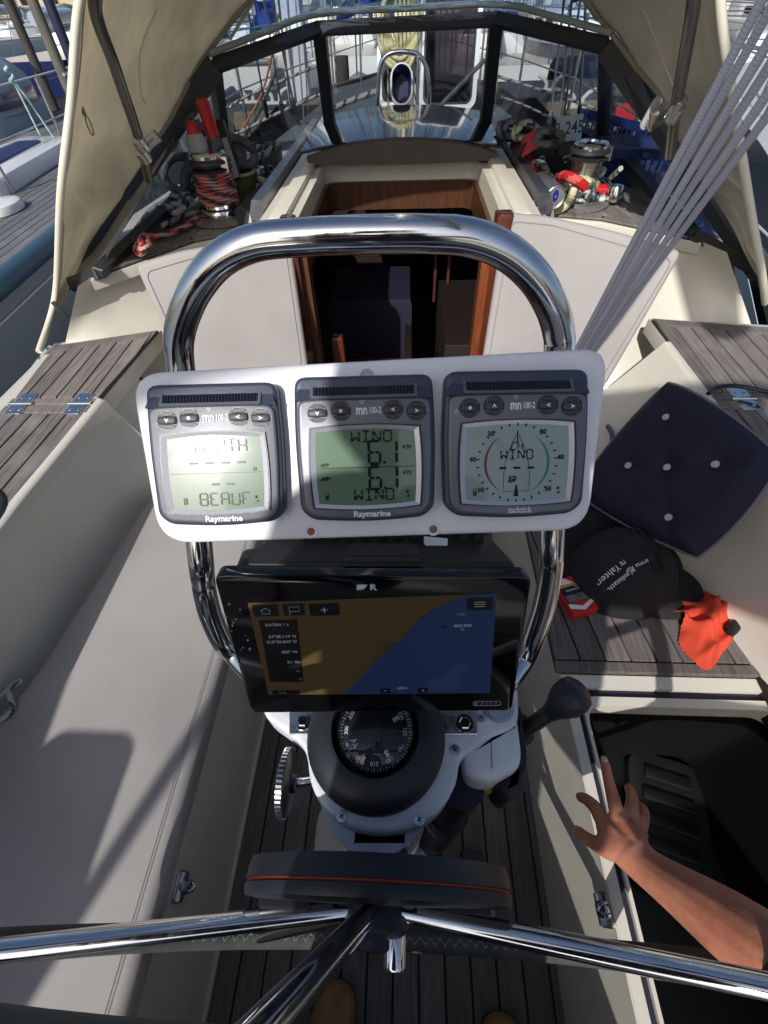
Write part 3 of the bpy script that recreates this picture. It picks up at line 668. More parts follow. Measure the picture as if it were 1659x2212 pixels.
# clamps behind
for u, yv in ((.0, 0),): pass
HOUS = mat('slate_housing', (.045, .055, .085), .38, bump=.15, bscale=900)
FACE = mat('grey_metallic_face', (.15, .155, .175), .36, .25, bump=.12, bscale=1500)
BEZ = mat('silver_bezel', (.50, .50, .55), .28, .5)
LCDM = mat('lcd_glass', (.13, .20, .13), .06, var=.08, vscale=8, spec=.6, coat=.3); LCDM.node_tree.nodes['Principled BSDF'].inputs['Coat Roughness'].default_value = .27
LCDP = mat('lcd_sky_glass', (.27, .34, .31), .06, var=.08, vscale=8, spec=.8)  # paler base colour stands in for sky reflected on the third screen
LCDI = mat('lcd_ink', (.008, .010, .010), .3, spec=.2)
SOLM = mat('solar_cell', (.006, .007, .013), .12); SOLG = mat('solar_grid', (.05, .055, .08), .4)
BTN = mat('soft_button', (.035, .038, .042), .45)
SEG = dict(a=((0, 1), (1, 1)), b=((1, 1), (1, .5)), c=((1, .5), (1, 0)), d=((0, 0), (1, 0)), e=((0, 0), (0, .5)), f=((0, .5), (0, 1)), g=((0, .5), (.5, .5)), G=((.5, .5), (1, .5)),
           h=((0, 1), (.5, .5)), i=((.5, 1), (.5, .5)), j=((1, 1), (.5, .5)), k=((0, 0), (.5, .5)), l=((.5, .5), (.5, 0)), m=((.5, .5), (1, 0)))
CH = {'D': 'abcdef', 'E': 'adefg', 'P': 'abefgG', 'T': 'ail', 'H': 'bcefgG', 'B': 'abcdefgG', 'A': 'abcefgG', 'U': 'bcdef', 'F': 'aefg', 'W': 'bcefkm', 'I': 'adil', 'N': 'bcefhm', '6': 'acdefgG', '1': 'bc', 'C': 'adef', '-': ''}
def segs(mb, fr, txt, x, y, wd, ht, sp, th, d=.0006, shear=.0):
    for q, ch in enumerate(txt):
        x0 = x+q*sp
        for s in CH.get(ch, ''):
            (a, b), (c, e) = SEG[s]; p = np.array([x0+a*wd+shear*b*ht, y+b*ht]); r = np.array([x0+c*wd+shear*e*ht, y+e*ht])
            t = (r-p); L_ = np.linalg.norm(t); t /= L_; nn = np.array([-t[1], t[0]])*th/2; p = p+t*th*.6; r = r-t*th*.6
            pts = [p-t*th*.4, p-nn, r-nn, r+t*th*.4, r+nn, p+nn]
            mb.prism(fr, pts, d-.0002, d)
def bar(mb, fr, x, y, wd, th, d=.0006): mb.prism(fr, [(x-wd/2, y), (x-wd/2+th*.5, y-th/2), (x+wd/2-th*.5, y-th/2), (x+wd/2, y), (x+wd/2-th*.5, y+th/2), (x-wd/2+th*.5, y+th/2)], d-.0002, d)
def instrument(kind, quad, label, brand):
    D = .016
    P = [np.array(PF.hit(u, v, D)) for u, v in quad]; c = sum(P)/4
    ex = (P[1]-P[0]+P[2]-P[3])/2; S = np.linalg.norm(ex); ang = atan2(ex[1], ex[0]); H = np.linalg.norm((P[0]-P[3]+P[1]-P[2])/2)
    fr = PF.sub(c[0], c[1], 0, ang); r = empty('instrument_display', label, 'display', tuple(fr.o), 'wireless displays on the white plate')
    k = S/.995; kh = H/1.005
    q = lambda x, y: (x*k, y*kh)
    # housing: rounded body whose top slopes back to the plate
    sh = round_poly([q(-.48, .5), q(.48, .5), q(.5, .1), q(.485, -.42), q(.40, -.49), q(0, -.515), q(-.40, -.49), q(-.485, -.42), q(-.5, .1)], [.008, .008, .02, .006, .008, .02, .008, .006, .02], 4)
    b = MB(); b.prism(fr, [(x*1.03, y*1.02) for x, y in sh], .0005, D-.003, .003, 3); b.build('housing', HOUS, r, 50)
    # sloping solar hood
    hd = MB(); tp = [fr.at(*q(-.455, .49), D-.007), fr.at(*q(.455, .49), D-.007), fr.at(*q(.485, .345), D+.002), fr.at(*q(-.485, .345), D+.002)]
    bt = [fr.at(*q(-.47, .495), D-.012), fr.at(*q(.47, .495), D-.012), fr.at(*q(.497, .335), D-.012), fr.at(*q(-.497, .335), D-.012)]
    hd.add(tp+bt, [(3, 2, 1, 0), (0, 1, 5, 4), (1, 2, 6, 5), (2, 3, 7, 6), (3, 0, 4, 7)]); fixn(hd.build('solar_hood', HOUS, r, 30))
    sX = nrm(tp[1]-tp[0]); sY = nrm(tp[0]-tp[3]); sf = Fr((tp[0]+tp[1]+tp[2]+tp[3])/4, sX, np.cross(sX, sY))
    sw, shh = .36*k*2, .115*kh
    MB().ring(sf, rrect(sw+.004, shh+.0045, .001, 2), rrect(sw, shh, .0008, 2), .0002, .0012).build('solar_rim', FACE, r, 0)
    sp = MB().prism(sf, rrect(sw, shh, .0008, 2), .0001, .0005).build('solar_panel', SOLM, r, 0)
    g = MB()
    for z in range(30):
        x = -sw/2+sw*(z+.5)/30; g.prism(sf, [(x-.00016, -shh*.42), (x+.00016, -shh*.42), (x+.00016, shh*.46), (x-.00016, shh*.46)], .0005, .0007)
    g.build('cell_lines', SOLG, sp, 0)
    # metallic face
    fs = round_poly([q(-.475, .352), q(0, .372), q(.475, .352), q(.485, .0), q(.465, -.40), q(.40, -.47), q(0, -.503), q(-.40, -.47), q(-.465, -.40), q(-.485, 0)], [.007, .03, .007, .02, .006, .006, .03, .006, .006, .02], 4)
    MB().prism(fr, fs, D-.004, D, .002, 3).build('face', FACE, r, 50)
    # buttons
    for i, (bx, sym) in enumerate(((-.335, 'v' if kind != 3 else 'o'), (-.168, 'o' if kind != 3 else '^'), (.205, '<'), (.372, '>'))):
        f = fr.sub(*q(bx, .258+.012*(i in (1, 2))), D); bt_ = MB()
        MB().ring(f, ellipse(.0076*k/.1045*1.0, .0070, 20), ellipse(.0070, .0064, 20), -.0002, .0006).build('button_surround', BLACK, r)
        for yy in (.0045, -.0045): bt_.prism(f.sub(0, yy), [(x, y_*.55) for x, y_ in ellipse(.0056, .0028, 16)], -.0003, .0006, .0003, 1)
        bt_.prism(f, [(x, y_) for x, y_ in rrect(.0138, .0058, .0024, 4)], -.0003, .0018, .0012, 2)
        bo = bt_.build('button', BTN, r, 40)
        if sym == 'o': MB().prism(f, ellipse(.0013, .0013, 12), .0017, .0020).build('button_mark', WLET, bo, 0)
        else:
            a = {'v': -pi/2, '^': pi/2, '<': pi, '>': 0}[sym]
            MB().prism(f.sub(0, 0, 0, a), [(.0019, 0), (-.0016, .0016), (-.0004, 0), (-.0016, -.0016)], .0017, .0020).build('button_mark', WLET, bo, 0)
    # power and lamp marks
    pm = MB(); f = fr.sub(*q(-.425, .235), D)
    pm.tube([f.at(.0012*sin(t), .0012*cos(t), .0002) for t in np.linspace(.6, 2*pi-.6, 10)], .00018, 4); pm.tube([f.at(0, .0002, .0002), f.at(0, .0019, .0002)], .00018, 4)
    pm.build('power_mark', WLET, r, 0); pm = MB(); f = fr.sub(*q(.437, .262), D); pm.tube([f.at(.0009*sin(t), .0009*cos(t), .0002) for t in np.linspace(pi*1.15, pi*2.85, 9)]+[f.at(.0003, -.0015, .0002), f.at(-.0003, -.0015, .0002)], .00016, 4, closed=False)
    for t in np.linspace(-1.9, 1.9, 7): pm.tube([f.at(.0014*sin(t), .0014*cos(t), .0002), f.at(.0020*sin(t), .0020*cos(t), .0002)], .00014, 4)
    pm.build('lamp_mark', WLET, r, 0)
    text('mn', fr, *q(.022, .272), .0100, WLET, r, ang=0, sx=.66, bold=.00025, d=D+.0004, align='RIGHT')
    text('100-2', fr, *q(.030, .268), .0064, WLET, r, sx=.62, bold=.00012, d=D+.0004, align='LEFT')
    wv = MB(); f = fr.sub(*q(-.01, .305), D)
    for i in range(3): wv.tube([f.at((.0012+.0011*i)*sin(t)*.8-.0006, (.0012+.0011*i)*cos(t), .0003) for t in np.linspace(-.75, .75, 7)], .0002, 4)
    wv.build('signal_mark', WLET, r, 0)
    # bezel and glass
    def barrel(x, y0, y1, bx, by, n=8):
        out = []
        for t in np.linspace(-1, 1, n): out.append(q(t*x, y1+by*(1-t*t)))
        for t in np.linspace(1, -1, n)[1:]: out.append(q(x+bx*(1-t*t), (y0+y1)/2+t*(y1-y0)/2))
        for t in np.linspace(1, -1, n)[1:]: out.append(q(t*x, y0-by*(1-t*t)))
        for t in np.linspace(-1, 1, n)[1:-1]: out.append(q(-x-bx*(1-t*t), (y0+y1)/2+t*(y1-y0)/2))
        return out
    o1 = barrel(.398, -.408, .160, .017, .020); o2 = barrel(.385, -.40, .15, .016, .022); o3 = barrel(.353, -.375, .125, .012, .020)
    bz = MB(); bz.ring(fr, o1, o2, D-.001, D+.0017); bz.build('screen_gasket', BLACK, r, 0)
    vs = [fr.at(*p, D+.0016) for p in o2]+[fr.at(*p, D+.0006) for p in o3]; n = len(o2)
    fixn(MB().add(vs, [(i, (i+1) % n, n+(i+1) % n, n+i) for i in range(n)]).build('bezel', BEZ, r, 0))
    LD = D+.0005
    lcd = MB().prism(fr, o3, LD-.001, LD).build('screen', LCDP if kind == 3 else LCDM, r, 0)
    f = fr.sub(*q(0, -.125), LD); w_, h_ = .353*k, .25*kh; ink = MB()
    if kind in (1, 2):
        ink.prism(f, [(-w_, -.0001), (w_, -.0001), (w_, .0003), (-w_, .0003)], .0002, .0005)
    if kind == 1:
        segs(ink, f, 'DEPTH', -.4*w_, .60*h_, .0056, .0092, .0078, .0011)
        for i in range(4): bar(ink, f, -.47*w_+i*.345*w_, .30*h_, .0066, .0017)
        for i in range(2): bar(ink, f, -.03*w_+i*.32*w_, -.32*h_, .0062, .0016)
        segs(ink, f, 'BEAUF', -.40*w_, -.93*h_, .0054, .0088, .0078, .0011)
        text('M', f, .85*w_, .09*h_, .0034, LCDI, lcd, 'screen_text', bold=.0002)
    if kind == 2:
        segs(ink, f, 'WIND', -.28*w_, .72*h_, .0054, .0076, .0078, .0011)
        for s_ in (1, -1):
            y0 = .10*h_ if s_ > 0 else -.62*h_
            segs(ink, f, '6', .06*w_, y0, .0082, .0165, .01, .0020); segs(ink, f, '1', .40*w_, y0, .0082, .0165, .01, .0020)
            ink.prism(f, rrect(.0018, .0018, .0002, 1, .38*w_, y0+.0008), .0004, .0006)
            text('KTS', f, .84*w_, y0+.0115, .0036, LCDI, lcd, 'screen_text', bold=.0001)
            text('APP', f, -.86*w_, (.09 if s_ > 0 else -.30)*h_, .0036, LCDI, lcd, 'screen_text', bold=.0001, shear=.15)
        segs(ink, f, 'WIND', -.26*w_, -.93*h_, .0054, .0082, .0078, .0011)
    if kind == 3:
        R_ = .0285
        for a in range(0, 360, 12):
            t = radians(a); x, y = R_*1.03*sin(t), R_*.99*cos(t)+.0003
            if abs(y) < .95*h_*1.2: ink.prism(f.sub(x, y, 0, pi/2-t), [(-.0010, -.0006), (.0010, -.0004), (.0010, .0004), (-.0010, .0006)], .0003, .0005)
        for s_, cm in ((-1, mat('lcd_red', (.20, .012, .02), .3)), (1, mat('lcd_green', (.02, .19, .15), .3))):
            arc = MB(); pts = [];
            for sgn in (1, -1):
                for t in (np.linspace(.62, 2.62, 16) if sgn > 0 else np.linspace(2.62, .62, 16)):
                    th = .0009*sin((t-.62)/2*pi)*sgn; pts.append((s_*(.0235+th)*sin(t), (.0235+th)*cos(t)))
            arc.prism(f, pts, .0003, .0005); arc.build('wind_arc', cm, lcd, 0)
        hull = [(0, .88*h_)]+[(-.0096*sin(pi/2*min(1, t*1.35)), .88*h_-t*1.7*h_*.98) for t in np.linspace(.08, 1, 10)]
        hp = hull+[(-p[0], p[1]) for p in hull[::-1][:-1]]
        ink.tube([f.at(x, y, .0004) for x, y in hp], .00016, 4, closed=True)
        ink.prism(f, [(-.0005, .55*h_), (.0005, .55*h_), (.0002, .92*h_), (-.0002, .92*h_)], .0003, .0005)
        ink.prism(f, [(-.0018, -.93*h_), (.0018, -.93*h_), (.0004, -.60*h_), (-.0004, -.60*h_)], .0003, .0005)
        segs(ink, f, 'CH', -.12*w_, .38*h_, .0034, .0050, .0046, .0007, shear=.15); segs(ink, f, 'WIND', -.32*w_, .12*h_, .0042, .0066, .0064, .0009)
        for i in range(3): bar(ink, f, (-.28+.28*i)*w_, -.13*h_, .0058, .0016)
        text('KTS', f, -.08*w_, -.41*h_, .0034, LCDI, lcd, 'screen_text', bold=.0001, shear=.15); text('APP', f, -.10*w_, -.50*h_, .0034, LCDI, lcd, 'screen_text', bold=.0001, shear=.15)
        for tx, x, y in (('30', -.53, .82), ('30', .50, .85), ('40', -.88, .12), ('40', .87, .14), ('50', -.71, -.74), ('50', .64, -.74)): text(tx, f, x*w_, y*h_, .0050, LCDI, lcd, 'screen_text', bold=.0001)
    # small battery and contrast marks
    bx, by = (-.83*w_, -.80*h_) if kind != 1 else (-.72*w_, -.80*h_)
    ink.ring(f, rrect(.0026, .0052, .0003, 1, bx, by), rrect(.0019, .0045, .0003, 1, bx, by), .0003, .0005)
    for i in range(2+(kind == 1)): ink.prism(f, rrect(.0015, .0010, .0001, 1, bx, by-.0014+.0014*i), .0003, .0005)
    bx, by = (.84*w_, -.72*h_)
    for t in range(4): ink.tube([f.at(bx+.0013*cos(t*pi/4), by+.0013*sin(t*pi/4), .0004), f.at(bx-.0013*cos(t*pi/4), by-.0013*sin(t*pi/4), .0004)], .00018, 4)
    ink.prism(f, [(bx-.0014, by-.0038), (bx+.0014, by-.0038), (bx+.0014, by-.002)], .0003, .0005)
    ink.build('screen_digits', LCDI, lcd, 0)
    if brand == 'tacktick': text('tacktick', fr, *q(.03, -.457), .0066, mat('tack_print', (.55, .56, .60), .5), r, sx=.85, d=D+.0005, bold=.00025)
    else: text(brand, fr, *q(.03, -.459), .0062, WLET, r, d=D+.0005, bold=.0002, sx=1.05)
    return r
instrument(1, ((309, 832), (600, 826), (608, 1128), (338, 1138)), 'leftmost display on the white plate, reading DEPTH and glaring in the sun', 'Raymarine')
instrument(2, ((632, 815), (938, 808), (938, 1118), (650, 1128)), 'middle display on the white plate, shaded dark green screen reading WIND 6.1', 'Raymarine')
instrument(3, ((960, 803), (1282, 797), (1258, 1112), (966, 1118)), 'rightmost display on the white plate, round wind dial with red and green arcs', 'tacktick')

# ---- chartplotter
QF = Fr(A3(.004, .175, .948), A3(.995, .061, -.074), A3(.083, -.936, .342))
plot = empty('chartplotter', 'black chart plotter below the white plate showing an ochre and blue sea chart', 'chartplotter', tuple(QF.o))
qc = [QF.hit(*p) for p in ((460, 1243), (1150, 1246), (1106, 1536), (543, 1541))]
MB().prism(QF, round_poly(qc, .009, 5), -.014, 0, .002, 2).build('front_glass', GLOSSB, plot, 40)
MB().prism(QF, round_poly([(x*.94, y*.92) for x, y in qc], .012, 4), -.050, -.014, .004, 2).build('case', BLACKM, plot, 40)
# rear heat sink: ledge and ribs seen above the front
top = np.array(QF.hit(800, 1240)); 
lf = Fr(QF.at(0, top[1]-.004, -.03), QF.X, QF.Y)
MB().prism(lf, round_poly([(-.105, .035), (.105, .035), (.118, -.016), (-.118, -.016)], .006, 3), -.012, .004, .004, 2).build('case_back', BLACKM, plot, 40)
MB().prism(lf, round_poly([(-.03, .012), (.03, .012), (.036, -.013), (-.036, -.013)], .004, 3), .003, .009, .003, 2).build('grip_ledge', BLACKM, plot, 40)
for k in range(13):
    x = -.092+k*.0153
    MB().prism(Fr(QF.at(x, top[1]-.004, -.066), QF.X, QF.Y), [(-.0045, -.014), (.0045, -.014), (.0045, .014), (-.0045, .014)], -.01, .014, .0015, 1).build('cooling_rib', BLACKM, plot, 0)
# steel bracket fork above the plotter
clipm = MB(); cx_, cy_ = QF.hit(940, 1185, -.045); cf = Fr(QF.at(cx_, cy_, -.045), QF.X, nrm(QF.N+QF.Y*.4)); clipm.prism(cf, [(-.011, .006), (-.011, .012), (.011, .010), (.011, .0), (.013, -.012), (.010, -.013), (.006, .0), (-.002, .0), (-.005, -.012), (-.008, -.012), (-.008, .0)], 0, .0025)
clipm.build('bracket', mat('galvanised', (.55, .57, .6), .4, .6), plot, 0)
# screen
sc4 = [np.array(QF.hit(*p, .0006)) for p in ((535, 1303), (1073, 1282), (1058, 1497), (580, 1501))]
def S2(u, v): # bilinear screen coords, u right, v down
    return tuple((1-u)*(1-v)*sc4[0]+u*(1-v)*sc4[1]+u*v*sc4[2]+(1-u)*v*sc4[3])
OCH = mat('chart_land', (.082, .055, .022), .25, emit=.06, spec=.3); BLU = mat('chart_water', (.014, .030, .082), .25, emit=.24, spec=.3); BLU2 = mat('chart_shallow', (.020, .040, .095), .25, emit=.24, spec=.3)
DKS = mat('chart_panel', (.012, .012, .013), .2); CHL = mat('chart_line', (.02, .03, .07), .4); CHT = mat('chart_text', (.26, .27, .29), .4, emit=.2); CHG = mat('chart_dim_text', (.16, .17, .19), .4, emit=.12)
scr = MB().prism(QF, [S2(0, 0), S2(1, 0), S2(1, 1), S2(0, 1)], .0001, .0006).build('screen', OCH, plot, 0)
coast = [(.885, 0), (.80, .06), (.74, .13), (.69, .20), (.655, .28), (.62, .36), (.605, .42), (.56, .44), (.555, .50), (.52, .56), (.49, .62), (.455, .71), (.42, .80), (.375, .90), (.335, 1.0)]
MB().prism(QF, [S2(*p) for p in coast]+[S2(1, 1), S2(1, 0)], .0006, .0008).build('chart_sea', BLU, scr, 0)
MB().prism(QF, [S2(*p) for p in ((.68, .98), (.70, .86), (.78, .80), (.82, .70), (.90, .64), (.90, .72), (.85, .80), (.87, .95), (.80, .97))], .0008, .0010).build('chart_shoal', BLU2, scr, 0)
cl = MB(); cl.tube([QF.at(*S2(*p), .0009) for p in coast], .00025, 4)
cl.tube([QF.at(*S2(*p), .0009) for p in spline([(1.0, .55), (.92, .60), (.88, .66), (.80, .70), (.72, .78), (.69, .9), (.66, 1)], 4)], .0002, 4)
cl.tube([QF.at(*S2(*p), .0009) for p in spline([(1.0, .22), (.90, .28), (.80, .36), (.74, .44), (.68, .56), (.62, .72), (.60, .86)], 4)], .00014, 4)
random.seed(4)
for _ in range(26):
    a = random.uniform(.45, .95); b = random.uniform(.3, .97)
    if a > .98-.62*b: cl.tube([QF.at(*S2(a, b), .0009), QF.at(*S2(a+.008, b+.006), .0009)], .0002, 4)
for _ in range(14):
    a, b = .565+random.uniform(-.035, .035), .52+random.uniform(-.06, .06); cl.tube([QF.at(*S2(a, b), .001), QF.at(*S2(a+random.uniform(-.03, .03), b+random.uniform(-.05, .05)), .001)], .0003, 4)
cl.build('chart_lines', CHL, scr, 0)
for _ in range(26):
    a, b = random.uniform(.45, .97), random.uniform(.25, .95)
    if a > 1.05-.62*b: text(random.choice(['2', '3', '4', '5', '6', '7']), QF, *S2(a, b), .0030, CHL, scr, 'sounding', d=.0012, depth=.0001)
for off, c0 in ((.06, .3), (.13, .26)): MB().tube([QF.at(*S2(min(.99, x+off+.02*sin(14*y)), min(.99, y+off*.4)), .0010) for x, y in coast], .00022, 4).build('depth_contour', BLU2, scr, 0)
MB().prism(QF, [S2(*p) for p in ((.03, .17), (.185, .17), (.165, .84), (.02, .84))], .0008, .0011).build('data_box', DKS, scr, 0)
for x0, x1, y0, y1 in ((.015, .115, .02, .13), (.135, .22, .02, .13), (.24, .36, .03, .14), (.88, .985, .03, .14), (.02, .14, .945, .99), (.50, .545, .93, .985), (.67, .715, .93, .985)):
    MB().prism(QF, round_poly([S2(x0, y0), S2(x1, y0), S2(x1, y1), S2(x0, y1)], .001, 3), .0008, .0012).build('screen_button', DKS, scr, 0)
T = lambda s, u, v, sz, m=CHT, al='CENTER': text(s, QF, *S2(u, v), sz, m, scr, 'screen_text', d=.0014, align=al, ang=.03)
T('DATEN 1 ×', .10, .215, .0042); T("54°08.114' N", .112, .335, .0046); T("010°56.844' O", .106, .39, .0046); T('000° W', .13, .50, .0046); T('0.1 Kn', .14, .61, .0046); T('---', .15, .71, .004); T('--', .155, .80, .004)
T('Tiefe', .855, .17, .0040, CHG); T('250m', .60, .925, .0046); T('−', .522, .957, .006); T('+', .693, .957, .006); T('I°G', .78, .29, .005, CHL); T('N Up', .065, .967, .003, CHG)
ic = MB()
for i in range(3): ic.tube([QF.at(*S2(.91, .065+.02*i), .0014), QF.at(*S2(.955, .065+.02*i), .0014)], .0003, 4)
for u in (.845, .885): ic.ring(QF, [S2(u-.016, .268), S2(u+.016, .268), S2(u+.016, .288), S2(u-.016, .288)], [S2(u-.013, .273), S2(u+.013, .273), S2(u+.013, .283), S2(u-.013, .283)], .0010, .0014)
ic.tube([QF.at(*S2(.865+.006*cos(t), .315+.012*sin(t)), .0012) for t in np.linspace(0, 2*pi, 9)], .0002, 4)
ic.tube([QF.at(*S2(*p), .0014) for p in ((.045, .075), (.065, .05), (.085, .075), (.08, .075), (.08, .105), (.05, .105), (.05, .075))], .0002, 4)
ic.tube([QF.at(*S2(*p), .0014) for p in ((.16, .12), (.16, .045), (.20, .045), (.20, .09), (.16, .09))], .0002, 4)
ic.tube([QF.at(*S2(.285, .085), .0014), QF.at(*S2(.315, .085), .0014)], .0003, 4); ic.tube([QF.at(*S2(.30, .065), .0014), QF.at(*S2(.30, .11), .0014)], .0005, 4)
ic.build('screen_icons', CHT, scr, 0)
# maker's mark, power strip, water drops
f = QF.sub(*QF.hit(795, 1268), .0003); lg = MB(); lg.prism(f, [(-.0095, .0028), (-.0005, .0028), (-.0020, .0000), (-.0045, -.0022), (-.0095, -.0028)], 0, .0004); lg.build('logo', mat('pale_logo', (.55, .62, .68), .4), plot, 0)
text('R', f, .0042, 0, .0082, mat('pale_logo', (.5, .5, .5)), plot, 'logo', sx=1.15, bold=.0003)
f = QF.sub(*QF.hit(1052, 1519), .0003); pw = MB(); o_ = rrect(.029, .0062, .003, 5); i_ = rrect(.0284, .0056, .0028, 5); pw.ring(f, o_, i_, 0, .0004)
pw.tube([f.at(-.0115+.0013*sin(t), .0013*cos(t), .0003) for t in np.linspace(.6, 2*pi-.6, 9)], .0002, 4); pw.tube([f.at(-.0115, .0002, .0003), f.at(-.0115, .0018, .0003)], .0002, 4)
for k in range(4): pw.tube([f.at(-.0062+.0048*k, .0013, .0003), f.at(-.0046+.0048*k, 0, .0003), f.at(-.0062+.0048*k, -.0013, .0003)], .0002, 4)
pw.build('power_strip', mat('strip_print', (.55, .55, .56), .5), plot, 0)
random.seed(12); dr = MB()
for (u, v) in ((519, 1317), (505, 1345), (503, 1351), (500, 1363), (530, 1373), (525, 1399), (521, 1404), (540, 1402), (536, 1383), (488, 1333), (510, 1338), (496, 1305)):
    f = QF.sub(*QF.hit(u, v), 0); r_ = random.uniform(.0006, .0016); dr.lathe(f, [(r_, 0), (r_*.85, r_*.5), (r_*.4, r_*.8), (0, r_*.85)], 10)
dr.build('water_drops', glass_mat('water_drop', (.9, .9, .9), 6.0, .02), plot, 80)

# ================================================================ pedestal head, compass
KC = pz(812, 1583, .79); KX, KY = KC[0], KC[1]
ZC = .775
PW = mat('pedestal_paint', (.70, .72, .75), .35, var=.12, vscale=25, coat=.2)
def pxy(u, v, z): return tuple(pz(u, v, z)[:2])
pl_px = [(560, 1490), (1120, 1490), (1140, 1560), (1128, 1650), (1110, 1640), (1065, 1585), (1003, 1640), (990, 1690), (960, 1740), (910, 1785), (825, 1800), (740, 1780), (690, 1735), (668, 1675), (664, 1610), (600, 1572), (566, 1545)]
pl_px = [(564, 1480), (1120, 1480), (1122, 1570), (1060, 1590), (992, 1640), (988, 1690), (955, 1750), (900, 1790), (822, 1803), (745, 1788), (695, 1745), (668, 1690), (662, 1615), (610, 1575), (566, 1545)]
hd = MB().prism(ZF(0, 0, ZC), round_poly([pxy(u, v, ZC) for u, v in pl_px], [.01, .01, .02, .02, .01, .03, .03, .03, .03, .03, .03, .03, .03, .03, .015], 3), -.045, 0, .006, 3)
hd.build('head_plate', PW, ped, 50)
# bulge of the engine control on the right side of the head
eb = MB(); zf = ZC-.012
eb.prism(ZF(0, 0, zf), round_poly([pxy(u, v, zf) for u, v in ((1000, 1600), (1118, 1545), (1128, 1630), (1122, 1660), (1060, 1695), (1008, 1680))], .012, 4), -.05, .006, .012, 3).build('control_housing', PW, ped, 60)
MB().prism(ZF(0, 0, zf), round_poly([pxy(u, v, zf) for u, v in ((1112, 1500), (1135, 1530), (1148, 1600), (1148, 1700), (1105, 1725), (1075, 1690), (1128, 1640))], .008, 3), -.09, -.02, .01, 2).build('control_housing', RUBBER, ped, 50)
yb_ = pz(1047, 1700, .70); MB().prism(ZF(yb_[0], yb_[1], .70), rrect(.034, .012, .004), -.006, .004, .002).build('yellow_cap', mat('yellow_plastic', (.55, .27, .02), .4), ped)
ck = pz(1065, 1625, ZC+.001); cr = MB(); cr.tube([np.append(pz(u, v, ZC-.0058)[:2], ZC-.005) for u, v in ((1058, 1560), (1062, 1590), (1061, 1625), (1063, 1660))], .0004, 4); cr.build('crack', CAULK, ped, 0)
# steel strap with hex bolts under the plotter
st = ZC+.001
for pts in (((625, 1490), (700, 1490), (700, 1588), (626, 1588)), ((940, 1490), (1031, 1490), (1031, 1588), (942, 1588))):
    MB().prism(ZF(0, 0, ZC+.001), [pxy(u, v, st) for u, v in pts], 0, .003, .0008, 1).build('steel_strap', STEELM, ped, 0)
for u, v in ((656, 1560), (1003, 1565)):
    x, y = pxy(u, v, ZC); screw(ZF(x, y, ZC+.004), 0, 0, 0, .0072, ped, STEEL, 'bolt', True)
for u, v in ((738, 1763), (906, 1770), (983, 1620), (1040, 1549)):
    x, y = pxy(u, v, ZC+.001); f = ZF(x, y, ZC); screw(f, 0, 0, .0, .0062, ped, STEELM, 'screw'); c_ = MB(); c_.box(f.sub(0, 0, .0019, .6), .006, .0012, .0004); c_.box(f.sub(0, 0, .0019, .6+pi/2), .006, .0012, .0004); c_.build('screw_slot', BLACKM, ped, 0)
x, y = pxy(1075, 1527, ZC); MB().lathe(ZF(x, y, ZC), [(.019, 0), (.019, .004), (.015, .0045), (.014, .002), (0, .002)], 20).build('plug_ring', STEELM, ped)
# neck, column, foot, conduit
def cyl(u, v, z, r, z0, z1, m, name, seg=28, bev=.004): 
    p = pz(u, v, z); return MB().lathe(ZF(p[0], p[1], 0), [(r, z0), (r, z1-bev), (r-bev, z1)], seg).build(name, m, ped, 40)
cn = pz(825, 1800, .70)
MB().prism(ZF(0, 0, .64), [(x, y) for x, y in round_poly([pxy(765, 1775, .69), pxy(884, 1775, .69), pxy(884, 1848, .66), pxy(765, 1848, .66)], .006, 3)], 0, .10, .006).build('chain_case', PW, ped)
MB().lathe(ZF(KX, .10, 0), [(.115, .01), (.112, .04), (.075, .06), (.066, .2), (.066, .74)], 28).build('column', PW, ped, 40)
p = pz(800, 1870, .3); MB().prism(ZF(p[0]-.02, p[1]+.03, .012), rrect(.26, .22, .05), 0, .03, .008).build('foot', mat('beige_foot', (.52, .47, .40), .5), ped)
p = pz(958, 1800, .4); c_ = MB(); c_.tube([(p[0]-.0, p[1]+.02, .72), (p[0], p[1]+.02, .38)], .028, 20); c_.build('conduit', mat('navy_rubber', (.012, .013, .028), .6), ped, 40)
c_ = MB(); c_.tube([(p[0], p[1]+.02, .52), (p[0], p[1]+.02, .03)], .0325, 20); c_.build('conduit', RUBBER, ped, 40)
# brake knob on the left
kb = pz(648, 1690, .735); kf = Fr(pz(632, 1690, .735), (0, 1, 0), (-1, 0, 0))
MB().tube([pz(672, 1686, .735), pz(640, 1690, .735)], .0055, 12).build('brake_shaft', STEEL, ped, 40)
kn = MB(); kn.lathe(kf, [(0, -.006), (.010, -.006), (.012, 0), (.034, .002), (.036, .004), (.036, .011), (.033, .013), (.012, .014), (0, .014)], 40); ko = kn.build('brake_knob', BLACK, ped, 40)
rb2 = MB()
for k in range(44): a = 2*pi*k/44; rb2.box(kf.sub(.036*cos(a), .036*sin(a), .0045, a), .003, .0026, .0065)
rb2.build('knob_knurl', STEELM, ko, 0)
